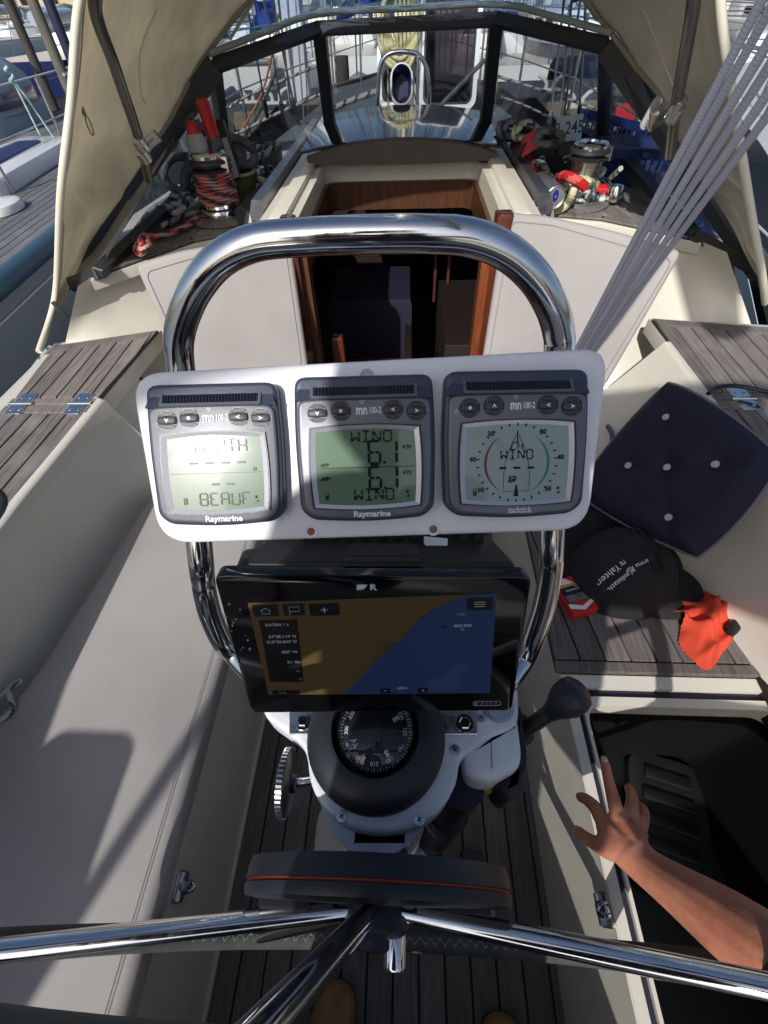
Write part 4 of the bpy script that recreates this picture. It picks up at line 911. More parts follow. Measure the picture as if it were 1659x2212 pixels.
# ---- compass
comp_o = empty('compass', 'black steering compass with white ringed card on the pedestal head', 'compass', (KX, KY, ZC), )
kf = ZF(KX, KY, ZC)
ro = .076
MB().lathe(kf, [(ro+.004, .001), (ro+.004, .012), (ro, .022), (ro-.008, .029), (.054, .034), (.050, .034), (.0485, .028)], 56, caps=False).build('binnacle', mat('compass_rubber', (.014, .017, .022), .5, bump=.15, bscale=400), comp_o, 60)
MB().lathe(kf, [(.0485, .028), (.047, .012), (.046, .006), (0, .006)], 48, caps=False).build('bowl', BLACK, comp_o, 40)
cardm = mat('compass_card', (.012, .013, .016), .5); ctx = mat('compass_white', (.72, .73, .72), .6)
cd_ = MB().lathe(kf, [(.0425, .016), (.0425, .020), (.030, .022), (0, .0245)], 48).build('card', cardm, comp_o, 40)
# heading: E lies up-right, S low, W left
dE = np.array(pz(882, 1556, ZC+.022)[:2])-[KX, KY]; dS = np.array(pz(838, 1633, ZC+.022)[:2])-[KX, KY]
aS = atan2(dS[1], dS[0]); 
def cang(deg): return aS-radians(deg-180)     # bearing grows clockwise seen from above
tk = MB()
for dg in range(0, 360, 5):
    a = cang(dg); big = dg % 10 == 0; f = kf.sub(.0395*cos(a), .0395*sin(a), .0206, a); tk.box(f, .0038 if big else .002, .0011 if big else .0009, .0003)
tk.build('card_ticks', ctx, cd_, 0)
for dg in range(0, 360, 30):
    a = cang(dg); f = kf.sub(.0335*cos(a), .0335*sin(a), .0222, a-pi/2); text('%03d' % dg, f, 0, 0, .0062, ctx, cd_, 'card_figure', d=.0004, bold=.0001)
for dg, s_ in ((0, 'N'), (90, 'E'), (180, 'S'), (270, 'W')):
    a = cang(dg); f = kf.sub(.0265*cos(a), .0265*sin(a), .0232, a-pi/2); text(s_, f, 0, 0, .0095, ctx, cd_, 'card_figure', d=.0004, bold=.0005)
lb_ = MB()
lb_.box(kf.sub(0, .012, .024), .003, .03, .0005); lb_.tube([kf.at(.034*sin(t), -.012-.004*cos(t), .026) for t in np.linspace(-1.4, 1.4, 9)], .0006, 5); lb_.build('lubber_line', BLACKM, comp_o)
MB().box(kf.sub(-.002, .020, .0255), .036, .016, .004, .001).build('shade_block', BLACK, comp_o)
dome = MB(); rd = .046; dome.lathe(kf, [(rd*cos(t), .028+.024*sin(t)) for t in np.linspace(0, pi/2, 10)], 40, caps=False); dome.build('dome', glass_mat('dome_glass', (.93, .94, .95), .8), comp_o, 80)
text('C.PLATH', Fr(kf.at(0, -.066, .0288), (1, 0, 0), nrm(A3(0, -.28, .95))), 0, 0, .0052, RUBBER, comp_o, d=.0008, depth=.0004)

# ---- throttle lever
thr = empty('throttle_lever', 'black engine lever with fat knob beside the pedestal, over the open locker', 'lever', tuple(pz(1140, 1565, .72)))
a_ = pz(1135, 1575, .72); b_ = pz(1195, 1535, .755); c_ = pz(1250, 1492, .79)
MB().tube([a_, a_*.5+b_*.5, b_], [.0105, .010, .0105], 16).build('arm', BLACK, thr, 60)
kn = MB(); ax = nrm(c_-b_); kfr = Fr(b_-ax*.006, np.cross(ax, A3(0, 0, 1)), ax)
kn.lathe(kfr, [(0, 0), (.011, 0), (.013, .008), (.018, .018), (.022, .028), (.0225, .042), (.020, .050), (.013, .055), (0, .056)], 28); kno = kn.build('knob', mat('dark_knob', (.016, .02, .027), .45, bump=.2, bscale=300), thr, 60)
MB().lathe(ZF(a_[0]-.01, a_[1], .70), [(.022, -.02), (.022, .02), (.016, .026), (0, .026)], 20).build('boss', BLACK, thr)
# ================================================================ wheel and wheel drive
HUB = A3(KX+.005, -.004, .705)
wa = nrm(A3(.0, -1, .02)); wf = Fr(HUB, (1, 0, 0), wa)
wheel = empty('wheel', 'big steel steering wheel with stitched dark leather rim seen edge on', 'steering wheel', tuple(HUB))
R_ = .415
LEATH = mat('dark_leather', (.055, .06, .055), .7, var=.3, vscale=30, bump=.3, bscale=250)
wr = Fr(HUB+A3(0, -.047, 0), (1, 0, 0), nrm(A3(.01, -1, .0)))
MB().tube([wr.at(R_*cos(t), R_*sin(t), 0) for t in np.linspace(0, 2*pi, 96, endpoint=False)], .0165, 14, closed=True).build('rim', LEATH, wheel, 80)
zz = MB()
for k in range(300):
    t0 = 2*pi*k/300; t1 = 2*pi*(k+1)/300; s_ = 1 if k % 2 else -1
    # stitching on the inner side of the rim, facing the hub
    p0 = wr.at((R_-.0160)*cos(t0), (R_-.0160)*sin(t0), .0045*s_); p1 = wr.at((R_-.0160)*cos(t1), (R_-.0160)*sin(t1), -.0045*s_); zz.tube([p0, p1], .0008, 4, caps=False)
zz.build('stitching', mat('pale_thread', (.26, .27, .235), .8), wheel, 0)
for k, (u, v) in enumerate(((0, 2068), (1659, 2152), (565, 2212))): pass
for k in range(5):
    a = radians(95.5+72*k); p0 = wf.at(.02*cos(a), .02*sin(a), .004); p1 = wr.at((R_-.012)*cos(a), (R_-.012)*sin(a), 0)
    mid = p0*.5+p1*.5
    MB().tube(spline([p0, mid, p1], 8), .0095, 20).build('spoke', STEEL, wheel, 80)
MB().lathe(wf, [(.034, -.006), (.034, .020), (.028, .026), (.016, .028), (.016, .036), (.012, .038), (0, .038)], 32).build('hub', mat('navy_hub', (.014, .016, .03), .45), wheel, 40)
MB().lathe(wf.sub(.02, .0, 0), [(.0115, .02), (.0115, .048), (.009, .051), (0, .051)], 24).build('hub_nut', STEEL, wheel, 40)
# wheel drive: two dark rings with an orange seam
df = Fr(HUB+A3(0, .017, 0), (1, 0, 0), A3(0, -1, .02))
drv = empty('wheel_drive', 'dark round wheel pilot drive with an orange seam, seen edge on', 'autopilot', tuple(df.o))
DRV = mat('drive_case', (.012, .014, .020), .45, bump=.12, bscale=600)
MB().lathe(df, [(.05, -.016), (.140, -.016), (.1405, -.013), (.1425, -.008), (.1425, .000), (.143, .002)], 72).build('back_case', DRV, drv, 40)
MB().lathe(df, [(.139, .001), (.1405, .0020), (.1412, .0030), (.1412, .0040), (.1405, .0054), (.138, .0056)], 72).build('orange_seam', mat('orange_seam', (.36, .06, .025), .6), drv, 60)
MB().lathe(df, [(.143, .0055), (.1430, .0065), (.1430, .011), (.141, .0155), (.125, .018), (.06, .019), (.05, .019), (.045, .01)], 72).build('front_case', DRV, drv, 40)
for a in (.35, pi-.3, -1.2, -2.0): MB().box(df.sub(.10*cos(a), .10*sin(a), .018, a), .05, .022, .008, .003).build('spoke_clamp', BLACK, drv)

# sunlit mahogany step seen between plate and plotter
p = pz(690, 1180, .30); ws = empty('wooden_step', 'reddish slatted wooden step glimpsed between white plate and chart plotter', 'step', (p[0], p[1]+.05, 0))
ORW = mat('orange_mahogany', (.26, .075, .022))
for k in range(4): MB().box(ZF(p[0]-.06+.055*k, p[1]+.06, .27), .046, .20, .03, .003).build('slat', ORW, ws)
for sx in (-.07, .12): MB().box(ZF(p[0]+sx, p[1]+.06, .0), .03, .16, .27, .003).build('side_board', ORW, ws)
# ================================================================ windscreen and spray hood
from mathutils.bvhtree import BVHTree
def beam(mb, p, q, w_, d_, nrml):
    p, q = np.array(p), np.array(q); t = nrm(q-p); f = Fr(p, np.cross(nrml, t), t); f.X = nrm(np.cross(nrml, t)); f.Y = nrm(np.cross(t, f.X))
    return mb.prism(f, [(-w_/2, -d_/2), (w_/2, -d_/2), (w_/2, d_/2), (-w_/2, d_/2)], 0, np.linalg.norm(q-p), .003, 1, bevb=.003)
wsc = empty('windscreen', 'black framed glass windscreen wrapped round the cabin top beneath the beige hood', 'windscreen', (0, 2.3, .9))
T1, T2 = py(690, 62, 2.25), py(1072, 42, 2.25); B1, B2 = py(716, 302, 2.50), py(1046, 290, 2.50)
T0, T3 = py(462, 143, 1.95), py(1312, 100, 1.95); B0, B3 = py(487, 332, 2.28), py(1304, 292, 2.28)
E0, E3 = pz(140, 616, .765), pz(1648, 592, .77); G0, G3 = pz(212, 590, .858), pz(1500, 508, .858)
panes = [((T0, T1, B1, B0), 'pane'), ((T1, T2, B2, B1), 'pane'), ((T2, T3, B3, B2), 'pane'), ((E0, T0, B0, G0), 'pane'), ((T3, E3, G3, B3), 'pane')]
for pts, nm in panes:
    pts = [np.array(p) for p in pts]; nn = nrm(np.cross(pts[1]-pts[0], pts[3]-pts[0]))
    MB().add(pts+[p+nn*.005 for p in pts], [(0, 1, 2, 3), (7, 6, 5, 4), (0, 4, 5, 1), (1, 5, 6, 2), (2, 6, 7, 3), (3, 7, 4, 0)]).build('pane', GLASS, wsc, 0)
fb = MB(); back = A3(0, -1, .3)
for p, q, w_ in ((T0, T1, .032), (T1, T2, .032), (T2, T3, .032)): beam(fb, p, q, w_, .03, back)
for p, q, w_, n_ in ((E0, T0, .06, A3(1, -.6, .5)), (T3, E3, .06, A3(-1, -.6, .5))): beam(fb, p, q, w_, .03, n_)
fb.build('frame_rail', FRAMEB, wsc, 30)
for p, q, w_ in ((T0, B0, .03), (T1, B1, .044), (T2, B2, .044), (T3, B3, .03)):
    m_ = MB(); beam(m_, p, q, w_, .04, back); m_.build('frame_post', FRAMEB, wsc, 30)
for p, q, w_ in ((B0, B1, .025), (B1, B2, .03), (B2, B3, .025), (G0, B0, .03), (B3, G3, .03)): fb = MB(); beam(fb, p, q, w_, .025, back); fb.build('frame_sill', FRAMEB, wsc, 30)
for p, q in ((G0, B0), (B3, G3)):
    m_ = MB(); p_, q_ = np.array(p)+A3(0, 0, -.02), np.array(q)+A3(0, 0, -.02); p_, q_ = (p_*.85+q_*.15, q_) if p_[1] < q_[1] else (p_, q_*.85+p_*.15); beam(m_, p_, q_, .035, .02, A3(0, -.2, 1)); m_.build('sill_rail', ALU, wsc, 30)
for p, q in ((E0, G0), (G3, E3)): m_ = MB(); beam(m_, p, q, .03, .02, back); m_.build('frame_sill', FRAMEB, wsc, 30)
MB().tube(spline([T0+A3(0, -.015, .028), T0*.5+T1*.5+A3(0, -.02, .034), T1+A3(0, -.02, .034), (T1+T2)/2+A3(0, -.02, .036), T2+A3(0, -.02, .034), T2*.5+T3*.5+A3(0, -.02, .034), T3+A3(0, -.015, .028)], 6), .0085, 10).build('hood_welt', mat('pale_welt', (.30, .36, .36), .4), wsc, 60)

hood = empty('sprayhood', 'beige canvas spray hood with clear windows arching over the companionway', 'sprayhood', (0, 1.7, 1.2))
bow = [pz(84, 760, .70), pz(119, 640, .785), pz(133, 394, 1.03) if False else py(131, 420, 1.215), py(153, 222, 1.235), py(172, 0, 1.25), A3(-.52, 1.28, 1.425), A3(-.30, 1.30, 1.465), A3(0, 1.31, 1.475), A3(.32, 1.30, 1.465), A3(.56, 1.28, 1.425),
       py(1556, 0, 1.25), py(1588, 240, 1.26), py(1625, 470, 1.27), py(1648, 600, 1.28), pz(1652, 655, .715)]
rail = [E0+A3(-.005, -.02, -.03), E0*.8+T0*.2, E0*.5+T0*.5, E0*.25+T0*.75, T0+A3(-.01, 0, .03), T0*.5+T1*.5+A3(0, -.01, .035), T1+A3(0, 0, .03), (T1+T2)/2+A3(0, 0, .03), T2+A3(0, 0, .03), T2*.5+T3*.5+A3(0, -.01, .035), T3+A3(.01, 0, .03), T3*.75+E3*.25, T3*.5+E3*.5, T3*.2+E3*.8, E3+A3(.005, -.02, -.03)]
NS, NT = 10, 44
bc = spline(bow, NS); rc = spline(rail, NS); NR = len(bc)
S = []
for i in range(NR):
    a, b = rc[i], bc[i]; row = []
    L_ = np.linalg.norm(b-a); mid = abs(i/(NR-1)-.5)*2
    for j in range(NT+1):
        t = j/NT; p = a*(1-t)+b*t
        out = nrm(A3(p[0]*1.2, 0, .5+max(0, 1-mid))); p = p+out*(.10*L_*sin(pi*t)*(1.0 if mid < .75 else .35))
        p = p+out*(.006*sin(.55*i+5*t)*sin(pi*t)+.005*sin(.23*i-9*t+1)*sin(pi*t))
        row.append(p)
    S.append(row)
def projv(P):
    d = np.asarray(P)-CAM; z = d@FW; return CX+FV*(d@RT)/z, CY-FV*(d@UP)/z
LBND = [(560, -20), (520, 22), (470, 85), (425, 150), (395, 205), (370, 255), (340, 300)]
RBND = [(1240, -25), (1293, 34), (1343, 110), (1422, 200), (1440, 240)]
def isvinyl(p):
    u, v = projv(p)
    if p[2] > 1.45: return False
    if v < -40: return False
    if u < 830:
        b = np.interp(v, [q[1] for q in LBND], [q[0] for q in LBND]); return u > b and v < 300
    b = np.interp(v, [q[1] for q in RBND], [q[0] for q in RBND]); return u < b and v < 240
cv, vi = MB(), MB()
flat = [p for r in S for p in r]; W_ = NT+1; fc, fv = [], []
for i in range(NR-1):
    for j in range(NT):
        f = (i*W_+j, (i+1)*W_+j, (i+1)*W_+j+1, i*W_+j+1); c_ = (S[i][j]+S[i+1][j+1])/2
        (fv if isvinyl(c_) else fc).append(f)
cv.add(flat, fc); vi.add(flat, fv)
def clean(o):
    bm = bmesh.new(); bm.from_mesh(o.data); bmesh.ops.delete(bm, geom=[v for v in bm.verts if not v.link_faces], context='VERTS'); bm.to_mesh(o.data); bm.free(); return o
hood_canvas = clean(cv.build('canvas', CANVAS, hood, 80))
md = hood_canvas.modifiers.new('s', 'SOLIDIFY'); md.thickness = .003
clean(vi.build('clear_window', VINYLCLEAR, hood, 80))
bvh = BVHTree.FromPolygons([tuple(p) for p in flat], [list(f) for f in fc+fv])
def onhood(u, v, off=-.003):
    d = nrm(ray(u, v)); h = bvh.ray_cast(Vector(CAM), Vector(d)); return None if h[0] is None else np.array(h[0])+d*off
for bnd, r_ in ((LBND, .007), (RBND, .007)):
    pts = [onhood(u, v) for u, v in spline([A3(*q) for q in bnd], 5)]; pts = [p for p in pts if p is not None]
    if len(pts) > 2: MB().tube(pts, r_, 8).build('window_binding', mat('hood_binding', (.30, .26, .19), .8), hood, 60)
# canvas strip between side window and front window
for q0, q1 in (((552, -5), (468, 132)), ((1262, -5), (1320, 92))):
    pts = [onhood(q0[0]+(q1[0]-q0[0])*k/8, q0[1]+(q1[1]-q0[1])*k/8, -.004) for k in range(9)]; pts = [p for p in pts if p is not None]
    if len(pts) > 2: MB().tube(pts, .022, 8, flat=.15).build('window_seam', CANVAS, hood, 60)
MB().tube(bc, .0085, 8).build('piping', PIPING, hood, 60)
for off in (.028, .05):
    MB().tube([S[i][int(NT*(1-off*1.6))]+A3(0, -.002, 0) for i in range(NR)], .003, 6).build('hem_seam', mat('hem_thread', (.42, .36, .25), .8), hood, 60)
pts = [onhood(u, v, -.002) for u, v in spline([A3(*q) for q in ((340, 18), (315, 72), (301, 125), (304, 200), (315, 222))], 5)]; pts = [p for p in pts if p is not None]
if len(pts) > 2: MB().tube(pts, .0022, 6).build('panel_seam', mat('pale_seam', (.74, .69, .58), .8), hood, 60)
pts = [onhood(u, v, -.002) for u, v in spline([A3(*q) for q in ((1390, 20), (1415, 80), (1440, 150), (1478, 240))], 5)]; pts = [p for p in pts if p is not None]
if len(pts) > 2: MB().tube(pts, .0022, 6).build('panel_seam', mat('pale_seam', (.74, .69, .58), .8), hood, 60)
# shade of the flap's folds, painted as dark strips on the canvas
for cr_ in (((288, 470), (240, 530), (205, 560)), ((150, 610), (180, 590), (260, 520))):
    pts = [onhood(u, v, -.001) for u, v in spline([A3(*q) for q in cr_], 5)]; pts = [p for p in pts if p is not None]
    if len(pts) > 2: MB().tube(pts, .003, 6).build('crease_shade', mat('crease_shade_tone', (.24, .19, .12), .9), hood, 60)
# hood bow tubes with clamps
tl = [py(322, 388, 1.50), py(300, 300, 1.44), py(250, 150, 1.35), py(205, 0, 1.30), A3(-.50, 1.32, 1.40), A3(-.28, 1.34, 1.43), A3(0, 1.35, 1.44), A3(.30, 1.34, 1.43), A3(.53, 1.32, 1.40), py(1499, 0, 1.30), py(1461, 229, 1.40), py(1447, 336, 1.48)]
MB().tube(spline(tl, 8), .0125, 14).build('bow_tube', DARKSTEEL, hood, 80)
for (u, v, y) in ((302, 308, 1.44), (309, 335, 1.46), (1462, 225, 1.40), (1458, 245, 1.41)):
    p = py(u, v, y); MB().lathe(Fr(p, (1, 0, 0), nrm(A3(.05*(-1 if u < 800 else 1), -.55, .83))), [(.013, -.016), (.017, -.014), (.017, .014), (.013, .016)], 16).build('tube_clamp', STEELM, hood, 40)
for (u, v, y) in ((330, 302, 1.50), (1425, 245, 1.47), (1418, 262, 1.5)):
    p = py(u, v, y); MB().lathe(Fr(p, (0, 1, 0), nrm(A3(1, .2, .5))), [(.0, -.02), (.014, -.018), (.014, .018), (0, .02)], 14).build('rail_clamp', STEELM, hood, 40)
MB().prism(Fr(py(1405, 245, 1.52), nrm(A3(.3, .1, 1)), (0, -1, 0)), rrect(.065, .022, .010, 5), 0, .006, .002).build('strut_plate', mat('pale_strut', (.36, .36, .36), .5), hood)
# zip pull hanging at the flap
zp = onhood(180, 240, -.010)
if zp is not None:
    f = Fr(zp, nrm(A3(1, .3, 0)), nrm(A3(.4, -1, .2))); z_ = MB(); z_.prism(f, rrect(.008, .016, .002), 0, .005, .001); z_.tube([f.at(.002+.0045*sin(t), -.026+.018*cos(t), .003) for t in np.linspace(0, 2*pi, 16)], .0016, 6); z_.build('zip_pull', mat('zip_metal', (.25, .2, .14), .35, .9), hood)
zp = pz(134, 680, .74); MB().prism(Fr(zp+A3(.02, -.02, .02), nrm(A3(.5, -.2, -1)), nrm(A3(.6, -1, .2))), [(-.03, -.006), (.02, -.006), (.034, 0), (.02, .006), (-.03, .006)], 0, .004, .001).build('zip_pull', BLACKM, hood)

# ================================================================ cushions
def padded(mb, fr, pts, th, bev): return mb.prism(fr, pts, 0, th, bev, 4, bevb=bev*.5)
cs = empty('seat_cushion', 'long warm grey seat cushion lying along the port cockpit bench', 'cushion', (-.5, .3, .395))
ced = [(-.350, -1.0), (-.350, 1.20)]
cb = [(-.57, 1.20)]+[(float(p[0])+.004, float(p[1])) for p in (pz(318, 1070, .45), pz(171, 1296, .45), pz(55, 1474, .45))]+[(-.86, .05), (-.9, -.6), (-.9, -1.0)]
poly = ced+cb
padded(MB(), ZF(0, 0, .397), round_poly(poly, [.02, .03]+[.02]*7, 4), .055, .022).build('pad', VINYL, cs, 50)
sm = MB(); y = -.95
while y < 1.15:
    sm.tube([(-.376, y, .4522), (-.376, y+.0068, .4526)], .0011, 4); y += .0085
sm.build('seam_stitches', mat('seam_thread', (.30, .27, .25), .8), cs, 0)
MB().tube([(-.3725, -.98, .4515), (-.3725, 1.18, .4515)], .0022, 6).build('seam', VINYL, cs, 60)
def backc(name, fr, quad, label):
    q = [fr.hit(u, v) for u, v in quad]
    r = empty('backrest_cushion', label, 'cushion', tuple(fr.at(sum(p[0] for p in q)/len(q), min(p[1] for p in q))), 'backrest cushions either side of the companionway')
    padded(MB(), fr.sub(0, 0, -.05), round_poly(q, .022, 4), .05, .014).build('pad', VINYL, r, 50)
    cx_ = sum(p[0] for p in q)/len(q); cy_ = sum(p[1] for p in q)/len(q)
    ins = [(p[0]+(.020 if p[0] < cx_ else -.020), p[1]+(.020 if p[1] < cy_ else -.020)) for p in q]
    pts = round_poly(ins, .02, 4); MB().tube([fr.at(*p, .0008) for p in pts], .0013, 6, closed=True).build('stitch_line', mat('seam_thread', (.3, .27, .25), .8), r, 60)
    return r
fl = Fr((-.5, 1.235, .67), nrm(A3(1, .28, 0)), nrm(np.cross(nrm(A3(1, .28, 0)), nrm(A3(-.06, .26, 1)))))
fr_ = Fr((.5, 1.265, .67), nrm(A3(1, -.16, 0)), nrm(np.cross(nrm(A3(1, -.16, 0)), nrm(A3(.06, .26, 1)))))
backc('l', fl, ((290, 572), (380, 545), (470, 528), (628, 512), (668, 800), (420, 860)), 'grey backrest cushion on the port side of the companionway, left of its wooden jamb')
backc('r', fr_, ((1092, 458), (1180, 466), (1330, 500), (1478, 543), (1300, 850), (1030, 850)), 'grey backrest cushion starboard of the companionway, behind the rope tackle')
# navy cushion with five buttons
P1, P2, P3, P4 = [CAM+(np.array(p)-CAM)*k for p, k in ((pz(1440, 797, .62), .87), (pz(1712, 985, .64), .82), (pz(1510, 1224, .46), .89), (pz(1218, 1062, .45), .97))]
O = (P1+P2+P3+P4)/4; n_ = nrm(np.cross(P3-P1, P2-P4)); n_ = n_ if n_[2] > 0 else -n_
nf = Fr(O, P2-P1, n_)
nq = [nf.hit(*q) for q in ((1440, 797), (1712, 982), (1510, 1222), (1216, 1062))]
nc = empty('button_cushion', 'navy square cushion with five pale buttons leaning on the starboard seat back', 'cushion', tuple(O-A3(0, 0, .1)))
btn = [nf.hit(*q) for q in ((1440, 903), (1359, 1007), (1443, 1011), (1547, 1005), (1446, 1119))]
a, b, c_, d_ = [np.array(q) for q in nq]; G = 44; P = []
for i in range(G+1):
    row = []
    for j in range(G+1):
        u, v = i/G, j/G; e_ = min(u, v, 1-u, 1-v); 
        # round the corners
        cu, cv_ = 2*u-1, 2*v-1; kk = 1-.10*(cu*cu*cv_*cv_)-.012*(1-cu*cu)*abs(cv_)**3-.012*(1-cv_*cv_)*abs(cu)**3; u, v = .5+.5*cu*kk, .5+.5*cv_*kk
        x, y = (1-u)*(1-v)*a+u*(1-v)*b+u*v*c_+(1-u)*v*d_
        h = .036*(1-(1-min(1, e_/.16))**2.2)
        for q in btn: h -= .012*math.exp(-((x-q[0])**2+(y-q[1])**2)/(2*.018**2))
        bc_ = btn[2]
        for q in btn:
            if q is not bc_:
                ab = np.array(q)-np.array(bc_); L2 = ab@ab; tt = min(1.6, max(0, ((x-bc_[0])*ab[0]+(y-bc_[1])*ab[1])/L2)); dd = abs((x-bc_[0])*ab[1]-(y-bc_[1])*ab[0])/sqrt(L2); h -= .0045*math.exp(-(dd/.008)**2)*(1 if 0 < tt < 1.6 else 0)
        h += (.0022*sin(38*x+17*y)+.0015*sin(70*y-31*x))*min(1, e_/.1)
        row.append(nf.at(x, y, h-.018))
    P.append(row)
fixn(MB().grid(P, .001).build('cover', NAVY, nc, 80)); 
def rq(i, j): cu, cv_ = i/4-1, j/4-1; kk = 1-.10*(cu*cu*cv_*cv_)-.012*(1-cu*cu)*abs(cv_)**3-.012*(1-cv_*cv_)*abs(cu)**3; u, v = .5+.5*cu*kk, .5+.5*cv_*kk; return tuple((1-u)*(1-v)*a+u*(1-v)*b+u*v*c_+(1-u)*v*d_)
P2_ = [[nf.at(*rq(i, j), -.018-.02*min(1, 4*min(i, j, 8-i, 8-j)/8)) for j in range(9)] for i in range(9)]
fixn(MB().grid(P2_, .001).build('cover_back', NAVY, nc, 80))
MB().tube([nf.at(*rq(*p), -.017) for p in [(8*k/12, 0) for k in range(12)]+[(8, 8*k/12) for k in range(12)]+[(8-8*k/12, 8) for k in range(12)]+[(0, 8-8*k/12) for k in range(12)]], .0032, 6, closed=True).build('piping', mat('grey_piping', (.16, .16, .19), .8), nc, 60)
for q in btn:
    MB().lathe(nf.sub(q[0], q[1], .0035), [(0, .004), (.0075, .004), (.0085, .002), (.008, 0)][::-1], 9).build('button', mat('pale_button', (.46, .45, .43), .7), nc, 60)

# ================================================================ mainsheet tackle
RSH = rope_mat('mainsheet_rope', (.275, .30, .385), (.34, .36, .44), (.48, .34, .30), 8, 1100, .4, f2t=1.02, bmp=.25)
ms = empty('mainsheet', 'grey blue rope tackle of many parts slanting up from the companionway to starboard', 'rope', tuple(pd(1255, 790, 1.05)))
lo = [(1236, 770), (1244, 770), (1251, 772), (1259, 772), (1267, 772), (1275, 772)]
hi = [((1584, 112), .40), ((1604, 120), .415), ((1622, 146), .39), ((1640, 166), .405), ((1658, 190), .39), ((1680, 206), .41)]
for k in range(6):
    p = pd(*lo[k], 1.04+.02*(k % 2)); (uv, t) = hi[k]; q = pd(*uv, t); q2 = p+(q-p)*2.5; d_ = np.array(q2-p)
    mid = p+d_*.5+A3(0, 0, -.006-.002*k)
    MB().tube(spline([p, p+d_*.25+A3(0, 0, -.004), mid, p+d_*.75+A3(0, 0, -.004), q2], 12), .0043, 12).build('strand', RSH, ms, 80)
pb = pd(1256, 800, 1.05); MB().prism(Fr(pb, (1, 0, 0), (0, -1, 0)), ellipse(.03, .045, 18), -.02, .02, .008).build('lower_block', BLACK, ms)
q2 = np.mean([pd(*lo[k], 1.05)+(pd(*hi[k][0], hi[k][1])-pd(*lo[k], 1.05))*2.52 for k in range(6)], axis=0)
MB().prism(Fr(q2, (1, 0, 0), (0, -1, 0)), ellipse(.05, .06, 18), -.03, .03, .008).build('upper_block', BLACK, ms)
bm_ = empty('boom', 'aluminium boom above the cockpit, the tackle hanging from it', 'boom', tuple(q2+A3(0, 0, .12)))
b0 = q2+A3(.10, -.5, .13); b1 = A3(.05, 3.6, 2.75); MB().tube([b0, b1], .065, 16).build('spar', ALU, bm_, 80)
MB().tube([q2, q2+A3(0, 0, .12)], .01, 8).build('shackle', STEEL, bm_)

# ================================================================ things on the starboard bench
# dark jacket bundled between cushion and cap
jl = [(1212, 1068), (1280, 1030), (1345, 1062), (1400, 1120), (1450, 1165), (1482, 1215), (1470, 1250), (1400, 1200), (1330, 1250), (1260, 1285), (1212, 1245), (1200, 1150)]
W = [pz(u, v, .44)[:2] for u, v in jl]; sp_ = spline([A3(*p) for p in W], 5, True); cc = np.mean(sp_, axis=0); rows = []
for k in range(14):
    t = k/13; row = []
    for p in sp_+[sp_[0]]:
        q = cc+(p-cc)*t; row.append((q[0], q[1], max(.4235, .424+.060*(1-t**2.5)+(.012*sin(38*q[0]+20*q[1])+.010*sin(60*q[1]-35*q[0]))*(1-t**4))))
    rows.append(row)
tag(fixn(MB().grid(rows, .001).build('jacket', mat('black_fleece', (.008, .008, .010), .95, bump=.6, bscale=300), None, 80)), 'black jacket bundled on the starboard bench between navy cushion and cap', 'jacket')
# cap with white lettering
cp = pz(1338, 1245, .43); CAPM = mat('black_cap', (.012, .012, .013), .85, bump=.5, bscale=500, var=.2, vscale=30)
cap = empty('cap', 'black cloth cap with curved white lettering lying on the starboard bench', 'cap', tuple(cp))
cf = Fr(cp, nrm(A3(1, .25, 0)), nrm(A3(.02, -.06, 1)))
def capz(x, y):
    q = (x/.120)**2+(y/.108)**2
    return .11*sqrt(max(0, 1-q**1.25)) + .003*sin(60*x+20*y)+.004*sin(35*y-10*x)
rows = []
for i in range(15):
    r_ = (i/14)**.7
    rows.append([cf.at(.120*r_*cos(t), .108*r_*sin(t), capz(.120*r_*cos(t), .108*r_*sin(t))) for t in np.linspace(0, 2*pi, 41)])
fixn(MB().grid(rows, .002).build('crown', CAPM, cap, 80))
rows = []
for i in range(9):
    t = i/8; rows.append([cf.at((.09+.085*t*sin(pi*(.12+.76*s_)))*cos(-1.45+1.5*s_)+.005, (.085+.075*t*sin(pi*(.12+.76*s_)))*sin(-1.45+1.5*s_), .012+.014*sin(pi*s_)-.010*t) for s_ in np.linspace(0, 1, 17)])
fixn(MB().grid(rows, .003).build('brim', CAPM, cap, 80))
MB().tube([cf.at(.02+.012*cos(t), .0+.06*sin(t), .112+.002*sin(3*t)) for t in np.linspace(0, 2*pi, 20)], .003, 6, closed=True).build('strap', CAPM, cap, 60)
def onc(u, v):
    d = nrm(ray(u, v)); t0 = np.linalg.norm(cf.o-CAM)-.2
    for k in range(800):
        q = CAM+d*(t0+k*.0005)-cf.o; x, y, z = q@cf.X, q@cf.Y, q@cf.N
        if (x/.120)**2+(y/.108)**2 < .99 and z < capz(x, y): break
    return np.array((x, y))
def captext(s, a, b, h):
    a, b = onc(*a), onc(*b); d_ = b-a; L_ = np.linalg.norm(d_); o = text(s, Fr((0, 0, 0), (1, 0, 0), (0, 0, 1)), 0, 0, 1.0, WLET, None, 'cap_lettering', d=0, depth=.001, align='LEFT')
    me = o.data; xs = [v.co.x for v in me.vertices]; w_ = max(xs)-min(xs); e1 = d_/L_; e2 = np.array([-e1[1], e1[0]]); off = worldloc(cap)
    for v in me.vertices:
        q = a+e1*(v.co.x-min(xs))/w_*L_+e2*v.co.y*h; z = max(.008, capz(*q))+.0035+.0002*(v.co.z > 0); p = cf.at(q[0], q[1], z); v.co = (p[0]-off.x, p[1]-off.y, p[2]-off.z)
    o.parent = cap
captext('re Yahten.', (1349, 1216), (1284, 1270), .019); captext('nd polistation', (1370, 1233), (1300, 1289), .0135); captext('Firma für', (1405, 1209), (1350, 1236), .0125)
